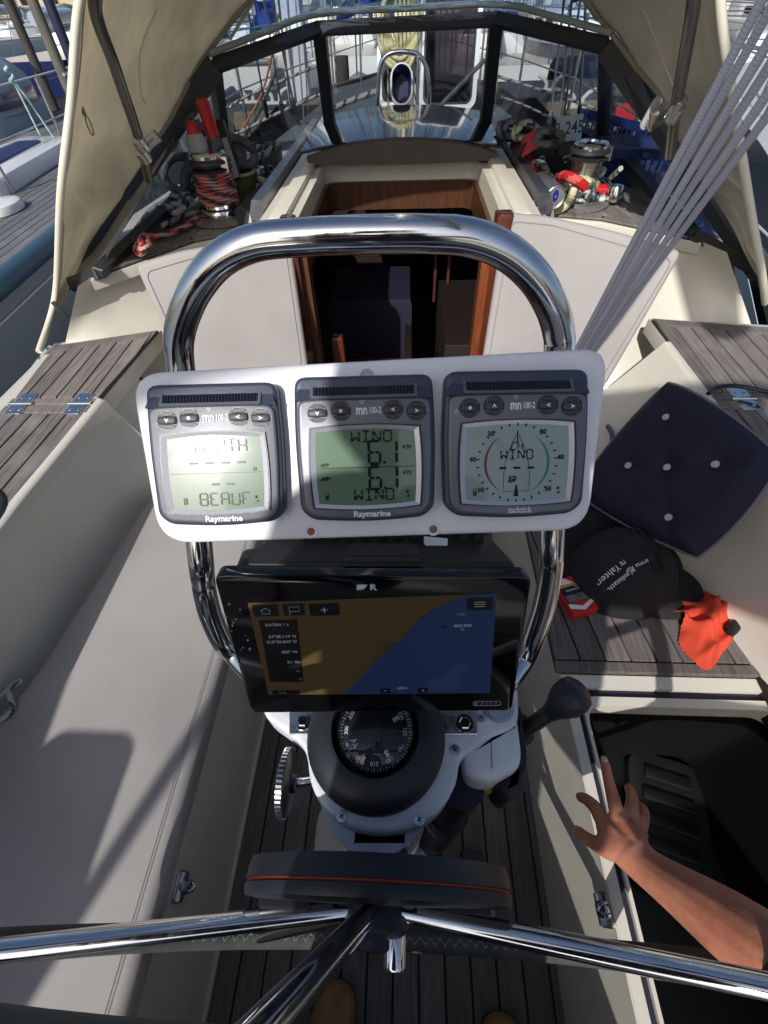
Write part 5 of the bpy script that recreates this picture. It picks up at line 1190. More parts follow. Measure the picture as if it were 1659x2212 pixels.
# cigarette packet
pk = pz(1238, 1300, .45); cg = empty('cigarette_packet', 'red and white cigarette packet with black warning label beside the cap', 'packet', tuple(pk))
gf = Fr(pz(1237, 1295, .424), nrm(A3(.93, .30, 0)), (0, 0, 1)); RED = mat('red_card', (.55, .02, .015), .45)
MB().prism(gf, rrect(.062, .092, .003, 2), 0, .024, .0012, 1).build('box', RED, cg, 0)
f = gf.sub(0, 0, .0242)
MB().prism(f, [(-.030, -.018), (.030, -.018), (.030, .022), (-.030, .022)], 0, .0004).build('warning_label', mat('label_black', (.01, .01, .011), .4), cg, 0)
MB().prism(f, [(-.030, .022), (.030, .022), (.030, .026), (-.030, .026)], 0, .0005).build('label_edge', mat('label_yellow', (.60, .38, .03), .45), cg, 0)
MB().prism(f, [(-.026, -.017), (.024, -.017), (.024, .001), (-.026, .001)], .0004, .0007).build('label_picture', mat('label_photo', (.22, .17, .16), .5, var=.8, vscale=120), cg, 0)
MB().prism(f, [(-.030, -.018), (.0, -.030), (.030, -.018), (.030, -.026), (0, -.040), (-.030, -.03)], 0, .0005).build('white_chevron', mat('card_white', (.78, .77, .75), .5), cg, 0)
MB().prism(f, [(-.030, .028), (.012, .028), (-.005, .044), (-.03, .044)], 0, .0005).build('white_chevron', mat('card_white', (.78, .77, .75), .5), cg, 0)
text('en bedroht', f, 0, .012, .0075, mat('card_white', (.78, .77, .75), .5), cg, ang=pi, d=.0006); text('tenz', f, .012, .0185, .006, mat('card_white', (.78, .77, .75), .5), cg, ang=pi, d=.0006)
# orange cloth with pinked edges
ORG = weave_mat('orange_felt', (.78, .085, .04), 420, .95, .5, .22)
ol = [(1442, 1290), (1490, 1286), (1545, 1272), (1580, 1303), (1590, 1345), (1580, 1385), (1562, 1405), (1550, 1430), (1526, 1448), (1495, 1425), (1468, 1390), (1470, 1358), (1460, 1332), (1441, 1318)]
W = [pz(u, v, .428)[:2] for u, v in ol]; sp_ = spline([A3(*p) for p in W], 8, True); cc = np.mean(sp_, axis=0); rows = []
FOLDS = ((.00, .01, 1.1, .030, .010), (-.02, .025, .2, .026, .012), (.02, -.02, 1.7, .024, .009), (.025, .02, .6, .022, .011), (-.005, -.035, 1.25, .020, .010), (-.03, .0, 2.4, .022, .009), (.015, -.045, .5, .016, .008), (.0, .04, 2.7, .02, .009))
for k in range(27):
    t = k/26; row = []
    for i, p in enumerate(sp_+[sp_[0]]):
        ii = i % len(sp_); q = cc+(p-cc)*t
        if k == 26: q = cc+(p-cc)*(1+(.018 if ii % 2 else -.018))
        h = .426+.012*(1-t*t)+sum(A_*math.exp(-(((q[0]-cc[0]-ox_)*sin(th_)-(q[1]-cc[1]-oy_)*cos(th_))/wd_)**2)*math.exp(-(((q[0]-cc[0]-ox_)*cos(th_)+(q[1]-cc[1]-oy_)*sin(th_))/.05)**2) for ox_, oy_, th_, A_, wd_ in FOLDS)
        h += .02*math.exp(-((q[0]-W[3][0]+.02)**2+(q[1]-W[3][1])**2)/.0012)
        row.append((q[0], q[1], max(.4245, h)))
    rows.append(row)
tag(fixn(MB().grid(rows, .0012).build('polishing_cloth', ORG, None, 80)), 'crumpled orange cloth with pinked edges on the starboard bench', 'cloth')
g_ = pz(1588, 1352, .44); tag(fixn(MB().prism(Fr(g_, nrm(A3(1, .8, 0)), (0, 0, 1)), rrect(.06, .022, .009), -.012, .012, .006).build('sunglasses_case', BLACK)), 'small glossy black case half hidden behind the orange cloth', 'case')
# dark cable over the starboard side deck
pts = [pz(u, v, .715) for u, v in ((1530, 850), (1545, 838), (1575, 833), (1620, 838), (1665, 850), (1700, 870))]
tag(MB().tube(spline(pts, 6), .005, 8).build('cable', BLACK, None, 60), 'thin black cable crossing the hinged teak lid to starboard', 'cable')
# purple cord by the panel
pts = [pz(u, v, .5) for u, v in ((1312, 920), (1322, 940), (1318, 975), (1300, 1000), (1308, 1015))]
tag(MB().tube(spline(pts, 6), .006, 8).build('cord', mat('violet_cord', (.10, .08, .17), .7), None, 60), 'short violet cord hanging beside the white plate', 'cord')
# grab rail, brown cockpit box lower right behind coaming end
p = pz(1655, 1470, .42); tag(MB().box(ZF(p[0]+.05, p[1]-.06, .37), .12, .22, .05, .01).build('wooden_box', mat('deep_mahogany', (.018, .007, .005), .5), None), 'varnished brown wooden box at the aft end of the starboard seat', 'box')
# cockpit latches on the locker fronts
def hasp(x, y, z, sgn, lab):
    r = empty('hasp', lab, 'latch', (x, y, z), 'hasps on the locker fronts'); f = Fr((x, y, z), (0, 1, 0), (sgn, 0, 0))
    MB().prism(f, rrect(.045, .05, .006), 0, .003, .001, 1).build('plate', STEELM, r)
    m_ = MB(); m_.tube([f.at(-.02, .012, .005), f.at(.02, .012, .005)], .005, 10); m_.prism(f.sub(0, -.008), rrect(.022, .05, .008), .004, .010, .002); m_.build('hinged_strap', STEEL, r)
    m_ = MB(); m_.tube([f.at(.008*cos(t), -.022, .004+.014*sin(t)) for t in np.linspace(0, pi, 10)], .003, 8); m_.build('staple', STEEL, r)
p = pxx(1308, 1965, .352); hasp(.3515, p[1], p[2], -1, 'steel hasp on the starboard locker front below the hand')
p = pxx(388, 1915, -.372); hasp(-.3715, p[1], p[2], 1, 'steel hasp on the port locker front under the seat cushion')
tag(MB().box(ZF(pz(1020, 1875, 0)[0], pz(1020, 1875, 0)[1], .001), .05, .06, .03, .004).build('rubber_block', BLACKM), 'small black rubber block on the cockpit sole behind the wheel drive', 'block')
# rope end at the far left of the port cushion
LGT = rope_mat('light_rope', (.50, .54, .52), (.10, .13, .14), None, 5, 80, .18)
pts = [pz(u, v, .458) for u, v in ((-30, 1520), (5, 1500), (30, 1478), (45, 1472), (20, 1490), (22, 1508), (28, 1530), (10, 1550), (-20, 1560))]
tag(MB().tube(spline(pts, 6), .005, 8).build('rope_end', LGT, None, 80), 'pale rope tail lying at the port seat back, by the frame edge', 'rope')
pts = [pz(u, v, .66) for u, v in ((110, 752), (80, 790), (45, 840), (10, 885), (-30, 930))]
tag(MB().tube(spline(pts, 6), .009, 10).build('mooring_line', LGT, None, 80), 'pale flecked line running outside the port side deck lid', 'rope')
SW = mat('rigging_wire', (.45, .46, .48), .3, .9)
# ================================================================ gear on the cabin decks
GR = rope_mat('grey_rope', (.085, .098, .11), (.12, .135, .15), None, 4, 70, .3)
GRW = rope_mat('flecked_rope', (.36, .36, .34), (.03, .035, .045), None, 3, 60, .16)
RGR = rope_mat('red_green_rope', (.50, .07, .08), (.015, .06, .065), (.55, .30, .25), 5, 75, .48)
WGR = rope_mat('white_green_rope', (.62, .62, .56), (.02, .12, .10), None, 3, 65, .2)
YR = rope_mat('cream_rope', (.62, .58, .40), (.50, .50, .22), None, 4, 70, .25)
RR = rope_mat('red_rope', (.48, .02, .02), (.62, .12, .10), None, 4, 70, .25)
CHR = STEEL
def winch(u, v, z, label, wrap, s=1.0):
    p = pz(u, v, z); r = empty('winch', label, 'winch', tuple(p), 'chrome winches on the cabin deck'); f = ZF(p[0], p[1], z)
    MB().lathe(f, [(.150*s, .001), (.150*s, .006), (.143*s, .008)], 40).build('base_pad', TEAK, r, 40)
    MB().lathe(f, [(.100*s, .006), (.102*s, .012), (.102*s, .036*s), (.098*s, .046*s), (.090*s, .050*s)], 48).build('base', CHR, r, 40)
    MB().lathe(f, [(.078*s, .05*s), (.070*s, .075*s), (.066*s, .12*s), (.068*s, .16*s), (.074*s, .178*s)], 48).build('drum', STEELM if not wrap else CHR, r, 40)
    MB().lathe(f, [(.074*s, .178*s), (.092*s, .184*s), (.094*s, .192*s), (.070*s, .198*s), (.070*s, .204*s), (.094*s, .210*s), (.092*s, .220*s), (.078*s, .228*s)], 48).build('self_tailing_jaw', mat('jaw_grey', (.035, .037, .04), .4, .3), r, 40)
    MB().lathe(f, [(.078*s, .228*s), (.078*s, .238*s), (.070*s, .246*s), (.045*s, .250*s), (.030*s, .250*s), (.028*s, .240*s), (0, .240*s)], 48).build('top_cap', CHR, r, 40)
    m_ = MB(); m_.box(Fr(f.at(.075*s, -.03*s, .18*s), (1, 0, 0), (0, 0, 1)), .03*s, .02*s, .055*s, .004); m_.build('line_guide', STEELM, r, 40)
    return r, p
wL, pL = winch(483, 470, .853, 'port winch wound with red and green rope', True, .74)
wR, pR = winch(1246, 440, .853, 'starboard winch with cream and red ropes round its foot', False, .68)
# rope wound on the port winch, tail running aft to a knot
pts = []
for k in range(9*18):
    a = 2*pi*k/18; pts.append(A3(pL[0]+(.058+.003*(k < 80))*cos(a), pL[1]+(.058+.003*(k < 80))*sin(a), .853+.044+.0105*k/18))
tail = [pz(u, v, z) for u, v, z in ((447, 420, .905), (440, 440, .875), (425, 470, .866), (400, 490, .866), (365, 505, .866), (335, 512, .866), (318, 508, .868))]
knot = [pz(u, v, .866+dz) for u, v, dz in ((302, 512, .0), (296, 530, .01), (308, 540, .03), (322, 528, .035), (316, 508, .03), (304, 520, .04), (312, 542, .01), (300, 548, 0), (292, 535, .0))]
t_ = MB().tube(pts, .0056, 8).tube(spline(tail+knot, 7), .0085, 8)
tag(t_.build('wound_rope', RGR, None, 80), 'red and green braided rope wound on the port winch, ending in a knot', 'rope')
Z3 = lambda x, y: (297+x/5.12, 189+y/5.12)
def loopy(name, pts, r_, m_, label, cat='rope', dep=None, z=None, y=None, group=None, n=8, seg=9):
    P = []
    for q in pts:
        u, v = Z3(q[0], q[1]); P.append(pz(u, v, z) if z is not None else py(u, v, q[2] if len(q) > 2 else y))
    return tag(MB().tube(spline(P, n), r_, seg).build(name, m_, None, 80), label, cat, group)
yb = 1.93
loopy('rope_coil', [(760, 500, 1.9), (700, 440, 1.92), (600, 395, 1.93), (545, 450, 1.94), (525, 560, 1.93), (560, 690, 1.92), (600, 770, 1.9), (560, 840, 1.9), (520, 960, 1.88), (510, 1060, 1.85), (560, 1120, 1.84), (640, 1090, 1.86), (660, 960, 1.88), (640, 800, 1.9), (560, 770, 1.88), (420, 765, 1.86), (330, 830, 1.84), (290, 930, 1.83), (320, 1040, 1.82), (400, 1120, 1.80), (480, 1150, 1.80), (560, 1190, 1.80), (520, 1290, 1.76), (490, 1230, 1.78), (540, 1000, 1.84), (620, 820, 1.88), (700, 780, 1.9)], .0135, GR, 'thick grey coiled rope looping up behind the port winch')
loopy('rope_coil', [(1010, 560, 1.96), (1100, 570, 1.98), (1210, 620, 2.0), (1285, 720, 2.0), (1290, 800, 1.98), (1230, 850, 1.96), (1120, 860, 1.95), (1050, 800, 1.95), (1040, 700, 1.97), (1100, 640, 1.99), (1160, 700, 1.99), (1150, 800, 1.97), (1080, 870, 1.94), (960, 860, 1.93), (900, 780, 1.94), (960, 690, 1.95), (1060, 680, 1.97), (1130, 760, 1.97), (1120, 850, 1.95)], .0135, GR, 'dark grey rope coil heaped between winch handle and port window')
loopy('flecked_line', [(1560, 610, 2.15), (1480, 680, 2.12), (1420, 740, 2.1), (1340, 760, 2.05), (1300, 830, 2.02), (1310, 920, 1.98), (1350, 1000, 1.94), (1430, 1050, 1.9)], .0105, GRW, 'pale line with black flecks curling over the port rope clutches')
loopy('flecked_line', [(600, 1250, 1.75), (540, 1195, 1.78), (440, 1190, 1.80), (380, 1205, 1.80), (500, 1215, 1.79), (470, 1290, 1.74), (390, 1300, 1.74), (350, 1350, 1.71), (340, 1320, 1.72), (410, 1385, 1.68), (520, 1330, 1.72)], .010, GRW, 'pale flecked line in tight bends on the port teak, left of the winch')
loopy('flecked_line', [(470, 1260), (330, 1300), (200, 1350), (110, 1410), (70, 1480), (85, 1545), (160, 1550), (300, 1520), (450, 1440), (560, 1400), (700, 1385)], .0095, GRW, 'pale flecked line laid in a long bight along the port window sill', z=.866)
loopy('tarred_line', [(780, 560, 2.05), (740, 430, 2.1), (700, 300, 2.12), (650, 160, 2.13), (720, 60, 2.14), (790, 160, 2.12)], .007, GRW, 'thin pale cord standing behind the red winch handle', )
# small bottle with red cap on the winch head
bt = empty('grease_bottle', 'small grey bottle with red pointed cap standing on the port winch', 'bottle', (pL[0]-.02, pL[1]-.01, 1.039))
f = ZF(pL[0]-.02, pL[1]-.01, 1.038)
MB().lathe(f, [(.030, 0), (.032, .004), (.030, .025), (.024, .040), (.020, .044)], 24).build('body', mat('pale_grey_plastic', (.36, .37, .37), .5), bt, 40)
MB().lathe(f, [(.021, .043), (.020, .048), (.012, .068), (.007, .072), (0, .073)], 20).build('red_cap', mat('red_plastic', (.50, .012, .018), .35), bt, 40)
# winch handle with red grip
wh = empty('winch_crank', 'winch handle with red grip and grey arm standing on the port winch', 'winch handle', tuple(pL+A3(.03, .0, .25)))
hy = pL[1]+.03
q0, q1, q2, q3 = py(*Z3(705, 125), hy), py(*Z3(838, 545), hy), py(*Z3(850, 640), hy), py(*Z3(800, 790), hy)
m_ = MB(); sp_ = spline([q0, q0*.5+q1*.5, q1], 6); m_.tube(sp_, [.019, .024]+[.026]*(len(sp_)-5)+[.024, .025, .026], 14, flat=.75); m_.build('grip', mat('red_plastic', (.5, .012, .018), .35), wh, 60)
m_ = MB(); m_.tube(spline([q1, q2, q3, q3+A3(0, 0, -.03)], 6), .022, 12); m_.build('arm', mat('grey_arm', (.075, .08, .09), .4), wh, 60)
# lamp strap with pale label
sf_ = Fr(py(*Z3(1015, 700), 1.93), nrm(A3(.95, -.25, .18)), nrm(A3(.1, -1, .3)))
sb = empty('torch', 'slim black torch with pale label leaning on the rope heap to port', 'torch', tuple(sf_.o))
sf_ = Fr(py(*Z3(1015, 700), 1.90), A3(1, 0, 0)*.97+RT*0+A3(0, 0, .0), nrm(A3(0, -1, .35))); sf_ = sf_.sub(0, 0, 0, .22)
MB().prism(sf_, rrect(.026, .165, .006), -.012, .012, .003).build('case', BLACK, sb); MB().prism(sf_.sub(0, -.022), rrect(.019, .11, .002), .012, .0128).build('label', mat('pale_label', (.42, .43, .43), .5), sb, 0)
text('Fleming', sf_.sub(0, -.02), 0, 0, .012, BLACK, sb, ang=pi/2, d=.0132) if False else None
# olive cup
cp_ = pz(*Z3(1180, 1275), .853); cu = empty('cup', 'mossy green cork cup with pale rim beside the port winch', 'cup', tuple(cp_))
MB().lathe(ZF(cp_[0], cp_[1], .853), [(.045, 0), (.062, .09), (.063, .094), (.058, .094), (.05, .02), (0, .02)], 28).build('wall', mat('olive_flock', (.12, .125, .035), .9, var=.7, vscale=120, bump=.5, bscale=200), cu, 40)
MB().lathe(ZF(cp_[0], cp_[1], .853), [(.0635, .090), (.064, .097), (.0575, .097), (.057, .088)], 28, caps=False).build('rim', mat('cork_rim', (.42, .40, .30), .8), cu, 40)
# rope clutches and deck organiser, both sides
def clutch(name, fr, w_, l_, h_, n, label):
    r = empty(name, label, 'rope clutch', tuple(fr.o)); k = w_/n
    MB().prism(fr, rrect(w_+.01, l_, .006), 0, h_*.5, .004).build('base', BLACKM, r)
    for i in range(n):
        g = fr.sub(-w_/2+k*(i+.5), 0); a = MB(); F2 = Fr(g.at(-k*.42, 0, 0), g.Y, -g.X); a.prism(Fr(g.at(-k*.40, 0, 0), g.Y, g.X), [(-l_/2+.005, -0), (-l_/2+.005, 0)], 0, 0) if False else None
        a.prism(g, rrect(k*.80, l_*.92, .004), h_*.4, h_, .006); a.build('clutch_body', mat('clutch_grey', (.055, .06, .062), .4), r)
        b = MB(); b.prism(g.sub(0, -l_*.1), rrect(k*.45, l_*.6, .004), h_, h_+.014, .004); b.build('clutch_lever', BLACKM, r)
    m_ = MB()
    for i in range(n): m_.tube([fr.at(-w_/2+k*(i+.5)+.010*cos(t), -l_/2-.004, h_*.45+.010*sin(t)) for t in np.linspace(0, 2*pi, 12)], .003, 6)
    m_.build('fairleads', STEELM, r)
pc = pz(*Z3(1290, 1010), .86); clutch('rope_clutch', Fr((pc[0], pc[1]+.04, .853), (1, .05, 0), (0, 0, 1)), .24, .14, .10, 3, 'black bank of rope clutches on the port cabin deck')
# dark rolled sleeve lying against the hatch rail
a_, b_ = pz(*Z3(1160, 1420), .885), pz(*Z3(1480, 1110), .885)
tag(MB().tube([a_, a_*.7+b_*.3, a_*.3+b_*.7, b_], [.026, .03, .03, .026], 16).build('rolled_sleeve', mat('dark_sleeve', (.03, .031, .035), .8, bump=.4, bscale=80), None, 60), 'dark grey rolled sleeve leaning along the port hatch rail', 'sleeve')
tag(MB().lathe(ZF(*pz(*Z3(1360, 1070), .9)[:2], .93), [(.020, 0), (.024, .004), (.024, .02), (.018, .022)], 18).build('ring_eye', STEEL), 'small steel ring eye in front of the olive cup', 'ring')

# ---- starboard side
Z4 = lambda x, y: ((1950+x/2.37)/1.8517, (400+y/2.37)/1.8517)
def loop4(name, pts, r_, m_, label, z=.866, n=8, cat='rope'):
    P = []
    for q in pts:
        u, v = Z4(q[0], q[1]); P.append(pz(u, v, q[2] if len(q) > 2 else z))
    return tag(MB().tube(spline(P, n), r_, 9).build(name, m_, None, 80), label, cat)
loop4('white_green_line', [(380, 700, .87), (430, 680, .87), (500, 690, .88), (560, 690, .90), (540, 620, .93), (480, 590, .95), (430, 610, .93), (520, 600, .95), (560, 680, .90), (620, 750, .875), (640, 790, .90), (720, 800, .915), (800, 830, .91), (900, 855, .905), (950, 870, .90), (900, 900, .89), (780, 880, .90), (700, 850, .91), (630, 800, .905), (700, 770, .92)], .0095, WGR, 'white line with green flecks round the foot of the starboard winch')
loop4('white_green_line', [(900, 770, .90), (960, 740, .90), (1040, 660, .91), (1100, 655, .92), (1090, 690, .92), (1000, 760, .89), (960, 800, .88), (1040, 775, .88), (1090, 780, .88), (1075, 850, .87), (1100, 920, .866), (1085, 945, .866), (1000, 920, .866), (960, 880, .866)], .0085, WGR, 'white line with green flecks looped on the teak right of the starboard winch')
loop4('white_green_line', [(1090, 810, .87), (1140, 760, .89), (1210, 700, .93), (1262, 650, .96)], .008, WGR, 'stiff white line end with green flecks in front of the blue basket')
loop4('cream_rope', [(345, 560, .93), (335, 640, .90), (370, 720, .875), (420, 760, .87)], .011, YR, 'cream rope hanging by the maroon bag next to the starboard hatch rail')
loop4('cream_rope', [(1040, 800, .89), (960, 770, .92), (900, 740, .93), (860, 770, .93), (830, 820, .93), (800, 900, .91), (760, 980, .88), (700, 1030, .868), (620, 1035, .868), (540, 990, .87), (460, 940, .88)], .0125, YR, 'thick cream rope curving under the drink can to the starboard winch')
loop4('cream_rope', [(890, 760, .93), (960, 750, .93), (1020, 800, .91), (1000, 830, .90), (930, 800, .92), (960, 780, .93), (1030, 790, .90)], .0115, YR, 'knotted cream rope end at the right of the starboard winch foot')
loop4('red_rope', [(680, 735, .93), (730, 720, .95), (800, 740, .955), (870, 780, .945), (930, 830, .93)], .0145, RR, 'thick red rope lying across the starboard winch')
loop4('red_rope', [(395, 560, .95), (385, 620, .93), (440, 640, .93), (510, 680, .90), (540, 700, .89)], .015, RR, 'red rope end curling in front of the maroon bag to starboard')
# drink can on its side
c0, c1 = pz(*Z4(645, 925), .915), pz(*Z4(455, 770), .915); ax = nrm(c0-c1); L_ = .165; cfr = Fr(c0-ax*L_, np.cross(ax, A3(0, 0, 1)), ax)
can = empty('drink_can', 'grey drink can with blue patch lying beside the starboard hatch rail', 'can', tuple(c0-ax*L_/2))
MB().lathe(cfr, [(.026, 0), (.031, .006), (.0335, .014), (.0335, L_-.016), (.030, L_-.004), (.030, L_), (.028, L_), (.027, L_-.004), (0, L_-.004)], 36).build('body', mat('can_grey', (.20, .20, .22), .32, .6), can, 40)
MB().lathe(cfr, [(.0303, L_-.006), (.0307, L_), (.0295, L_+.001), (.0275, L_), (.0268, L_-.0035), (0, L_-.0032)], 36).build('lid', mat('can_lid', (.72, .73, .75), .3, .9), can, 40)
MB().prism(cfr.sub(0, -.004, L_-.003), ellipse(.009, .016, 20), 0, .0012).build('ring_pull', mat('blue_tab', (.02, .03, .30), .35, .3), can)
MB().prism(cfr.sub(0, -.002, L_-.0016), ellipse(.003, .004, 12), 0, .0004).build('ring_pull_mark', mat('can_lid', (.72, .73, .75)), can)
m_ = MB(); nu = 9
rows = [[cfr.at(.0338*cos(a), .0338*sin(a), L_*(.42+.42*t) if True else 0) for a in np.linspace(.9+.5*t*0, 2.1-.75*t, nu)] for t in np.linspace(0, 1, 6)]
fixn(m_.grid(rows).build('blue_patch', mat('can_blue', (.02, .02, .16), .35, .3), can, 60))
text('ULL', Fr(cfr.at(-.0, .0341, L_*.32), A3(0, 0, 0)+ax, cfr.at(0, 1, 0)-cfr.at(0, 0, 0)), 0, 0, .02, mat('can_lid', (.72, .73, .75)), can, ang=pi/2)
# chrome winch handle lying
a_, b_ = pz(*Z4(960, 660), .885), pz(*Z4(1215, 880), .885); wh2 = empty('winch_crank', 'chrome winch handle lying on the teak in front of the blue basket', 'winch handle', tuple(b_))
MB().tube([a_, b_], .015, 14).build('arm', STEEL, wh2, 60); MB().lathe(Fr(b_, (1, 0, 0), (0, 0, 1)), [(.024, -.022), (.024, .016), (.018, .024), (0, .026)], 20).build('head', STEEL, wh2, 40)
MB().tube([pz(*Z4(1000, 860), .875), pz(*Z4(1150, 860), .875)], .02, 12).build('grip', mat('red_plastic', (.5, .012, .018), .35), wh2, 60)
# blue baskets
BB = mat('blue_plastic', (.012, .03, .125), .4)
def basket(fr, w_, l_, h_, label):
    r = empty('basket', label, 'basket', tuple(fr.o), 'blue plastic baskets on the starboard cabin deck'); k = .86
    ot, it, ob, ib = rrect(w_, l_, .02), rrect(w_-.008, l_-.008, .018), rrect(w_*k, l_*k, .02), rrect(w_*k-.008, l_*k-.008, .018); n = len(ot)
    # tapered wall made of slats between two bands
    def band(t0, t1):
        P = []
        for t in (t0, t1):
            P.append([fr.at(a[0]*(1-t)+b[0]*t, a[1]*(1-t)+b[1]*t, h_*t) for a, b in zip(ob, ot)]); P.append([fr.at(a[0]*(1-t)+b[0]*t, a[1]*(1-t)+b[1]*t, h_*t) for a, b in zip(ib, it)])
        vs = P[0]+P[2]+P[1]+P[3]
        return vs, [f for i in range(n) for f in ((i, (i+1) % n, n+(i+1) % n, n+i), (2*n+(i+1) % n, 2*n+i, 3*n+i, 3*n+(i+1) % n), (n+i, n+(i+1) % n, 3*n+(i+1) % n, 3*n+i), ((i+1) % n, i, 2*n+i, 2*n+(i+1) % n))]
    m_ = MB()
    for t0, t1 in ((0, .42), (.72, 1.0)): m_.add(*band(t0, t1))
    m_.prism(fr, ob, 0, .004); fixn(m_.build('wall', BB, r, 30))
    for (x0, y0, x1, y1, cnt) in ((-w_/2, -l_/2, w_/2, -l_/2, 12), (w_/2, -l_/2, w_/2, l_/2, 14), (w_/2, l_/2, -w_/2, l_/2, 12), (-w_/2, l_/2, -w_/2, -l_/2, 14)):
        s_ = MB()
        for i in range(cnt):
            t = (i+.5)/cnt; x, y = x0+(x1-x0)*t, y0+(y1-y0)*t; a = fr.at(x*(k+(1-k)*.42), y*(k+(1-k)*.42), h_*.42); b = fr.at(x*(k+(1-k)*.72), y*(k+(1-k)*.72), h_*.72); s_.tube([a*.996+fr.o*.004, b*.996+fr.o*.004], .0042, 4)
        s_.build('slats', BB, r, 0)
    MB().ring(fr.sub(0, 0, h_), rrect(w_+.012, l_+.012, .024), rrect(w_-.004, l_-.004, .018), -.004, .004).build('rim', BB, r)
    return r
p1 = pz(1355, 388, .853); basket(Fr((p1[0]+.0, p1[1], .853), nrm(A3(1, -.30, 0)), (0, 0, 1)), .28, .20, .11, 'larger blue slotted basket standing on the starboard teak, right of the winch')
p2 = py(1300, 330, p1[1]+.26); basket(Fr(p2, nrm(A3(1, -.25, -.05)), nrm(A3(.12, -.30, 1))), .26, .17, .085, 'blue slotted basket tilted up against the starboard windscreen')
# starboard rope clutches, rope heap and maroon bag
pc = pz(*Z4(590, 690), .86); clutch('rope_clutch', Fr((pc[0]+.02, pc[1]+.10, .853), nrm(A3(1, -.12, 0)), (0, 0, 1)), .36, .15, .10, 4, 'grey bank of rope clutches behind the starboard winch')
random.seed(3)
for k, (cx_, cy_, lab, m_) in enumerate(((230, 280, 'grey rope tangle hung at the starboard hatch corner', GR), (380, 300, 'flecked rope tangle heaped over the maroon bag', GRW), (560, 350, 'grey rope loops behind the starboard clutches', GR))):
    P = []
    for i in range(26):
        a = i*1.25; rr_ = 60+50*random.random(); P.append(py(*Z4(cx_+rr_*1.25*cos(a)+random.uniform(-25, 25), cy_+rr_*.85*sin(a)+random.uniform(-15, 15)), 2.12+.10*sin(i*1.7)-.06*k))
    tag(MB().tube(spline(P, 7), .0105, 8).build('rope_tangle', m_, None, 80), lab, 'rope')
P = []
for i in range(9):
    row = []
    for j in range(9):
        u, v = i/8, j/8; x = 215+250*u+30*v; y = 420-150*u+150*v*(1-.4*u); row.append(py(*Z4(x, y), 1.98+.05*sin(5*u+4*v)+.04*u-.05*v))
    P.append(row)
tag(fixn(MB().grid(P, .003).build('mesh_bag', mat('maroon_mesh', (.055, .02, .025), .8, var=.5, vscale=60, bump=.5, bscale=200), None, 80)), 'maroon mesh rope bag slung at the starboard hatch rail', 'bag')
tag(MB().prism(Fr(py(*Z4(400, 410), 1.94), nrm(A3(1, .1, .35)), nrm(A3(0, -1, .3))), round_poly([(-.035, -.03), (.035, -.02), (.045, .03), (-.02, .025)], .008), -.01, .01, .004).build('red_pouch', mat('red_cloth', (.30, .03, .03), .8)), 'small dull red pouch tucked in the maroon mesh bag', 'pouch')
# registration plate at the starboard window, lying plates
pr = Fr(py(*Z4(775, 270), 2.18), nrm(A3(1, -.05, .10)), nrm(A3(0, -1, .3)))
rg = empty('register_plate', 'pale blue plate lettered SSR 24568 inside the starboard window', 'plate', tuple(pr.o))
hw0 = abs(pr.hit(*Z4(890, 270))[0]-pr.hit(*Z4(655, 270))[0])
MB().prism(pr, rrect(hw0*1.05, .075, .003), -.003, 0, .001).build('board', mat('pale_blue_board', (.42, .52, .58), .4), rg)
text('SSR 24568', pr, .0, 0, .052, mat('plate_ink', (.03, .05, .09), .5), rg, sx=.88, d=.0006, bold=.0004)

# ================================================================ foredeck: vent, mast, rope, hatch, rigging
vx = py(868, 190, 2.95)
vent = empty('cowl_vent', 'white cowl vent with navy mouth standing ahead of the windscreen', 'vent', (float(vx[0]), 2.95, .88))
WV = mat('vent_white', (.80, .80, .80), .3, coat=.3)
vf = Fr(vx, (1, 0, 0), nrm(A3(0, -1, .25)))
q = [vf.hit(*s) for s in ((843, 190), (892, 190), (867, 134), (868, 228))]
a_, b_ = (q[1][0]-q[0][0])/2, (q[2][1]-q[3][1])/2; cy_ = (q[2][1]+q[3][1])/2; cx_ = (q[0][0]+q[1][0])/2
def stad(a, b, n=10): return [(cx_+a*cos(t), cy_+(b-a)+a*sin(t)) for t in np.linspace(0, pi, n)]+[(cx_+a*cos(t), cy_-(b-a)+a*sin(t)) for t in np.linspace(pi, 2*pi, n)]
o1, o2, o3 = stad(a_, b_), stad(a_*.84, b_*.92), stad(a_*.80, b_*.9); n = len(o1)
m_ = MB(); lv = [([p for p in o1], .0), ([(cx_+(p[0]-cx_)*1.02, cy_+(p[1]-cy_)*1.01) for p in o1], -.012), ([(cx_+(p[0]-cx_)*.96, cy_+(p[1]-cy_)*.97) for p in o1], -.05), ([(cx_+(p[0]-cx_)*.8, cy_-.02+(p[1]-cy_)*.8) for p in o1], -.10), ([(cx_+(p[0]-cx_)*.4, cy_-.03+(p[1]-cy_)*.4) for p in o1], -.14)]
vs = [vf.at(*p, d) for ps, d in lv for p in ps]; m_.add(vs, [(k*n+i, k*n+(i+1) % n, (k+1)*n+(i+1) % n, (k+1)*n+i) for k in range(len(lv)-1) for i in range(n)])
vs = [vf.at(*p, 0) for p in o1]+[vf.at(*p, .004) for p in o2]; m_.add(vs, [(i, (i+1) % n, n+(i+1) % n, n+i) for i in range(n)])
fixn(m_.build('cowl', WV, vent, 60))
m_ = MB(); vs = [vf.at(*p, .004) for p in o2]+[vf.at(*p, -.03) for p in o3]+[vf.at(cx_+(p[0]-cx_)*.7, cy_+(p[1]-cy_)*.7, -.09) for p in o3]; m_.add(vs, [(k*n+i, k*n+(i+1) % n, (k+1)*n+(i+1) % n, (k+1)*n+i) for k in range(2) for i in range(n)]+[tuple(range(2*n, 3*n))]); fixn(m_.build('mouth', mat('navy_mouth', (.008, .008, .09), .4), vent, 60))
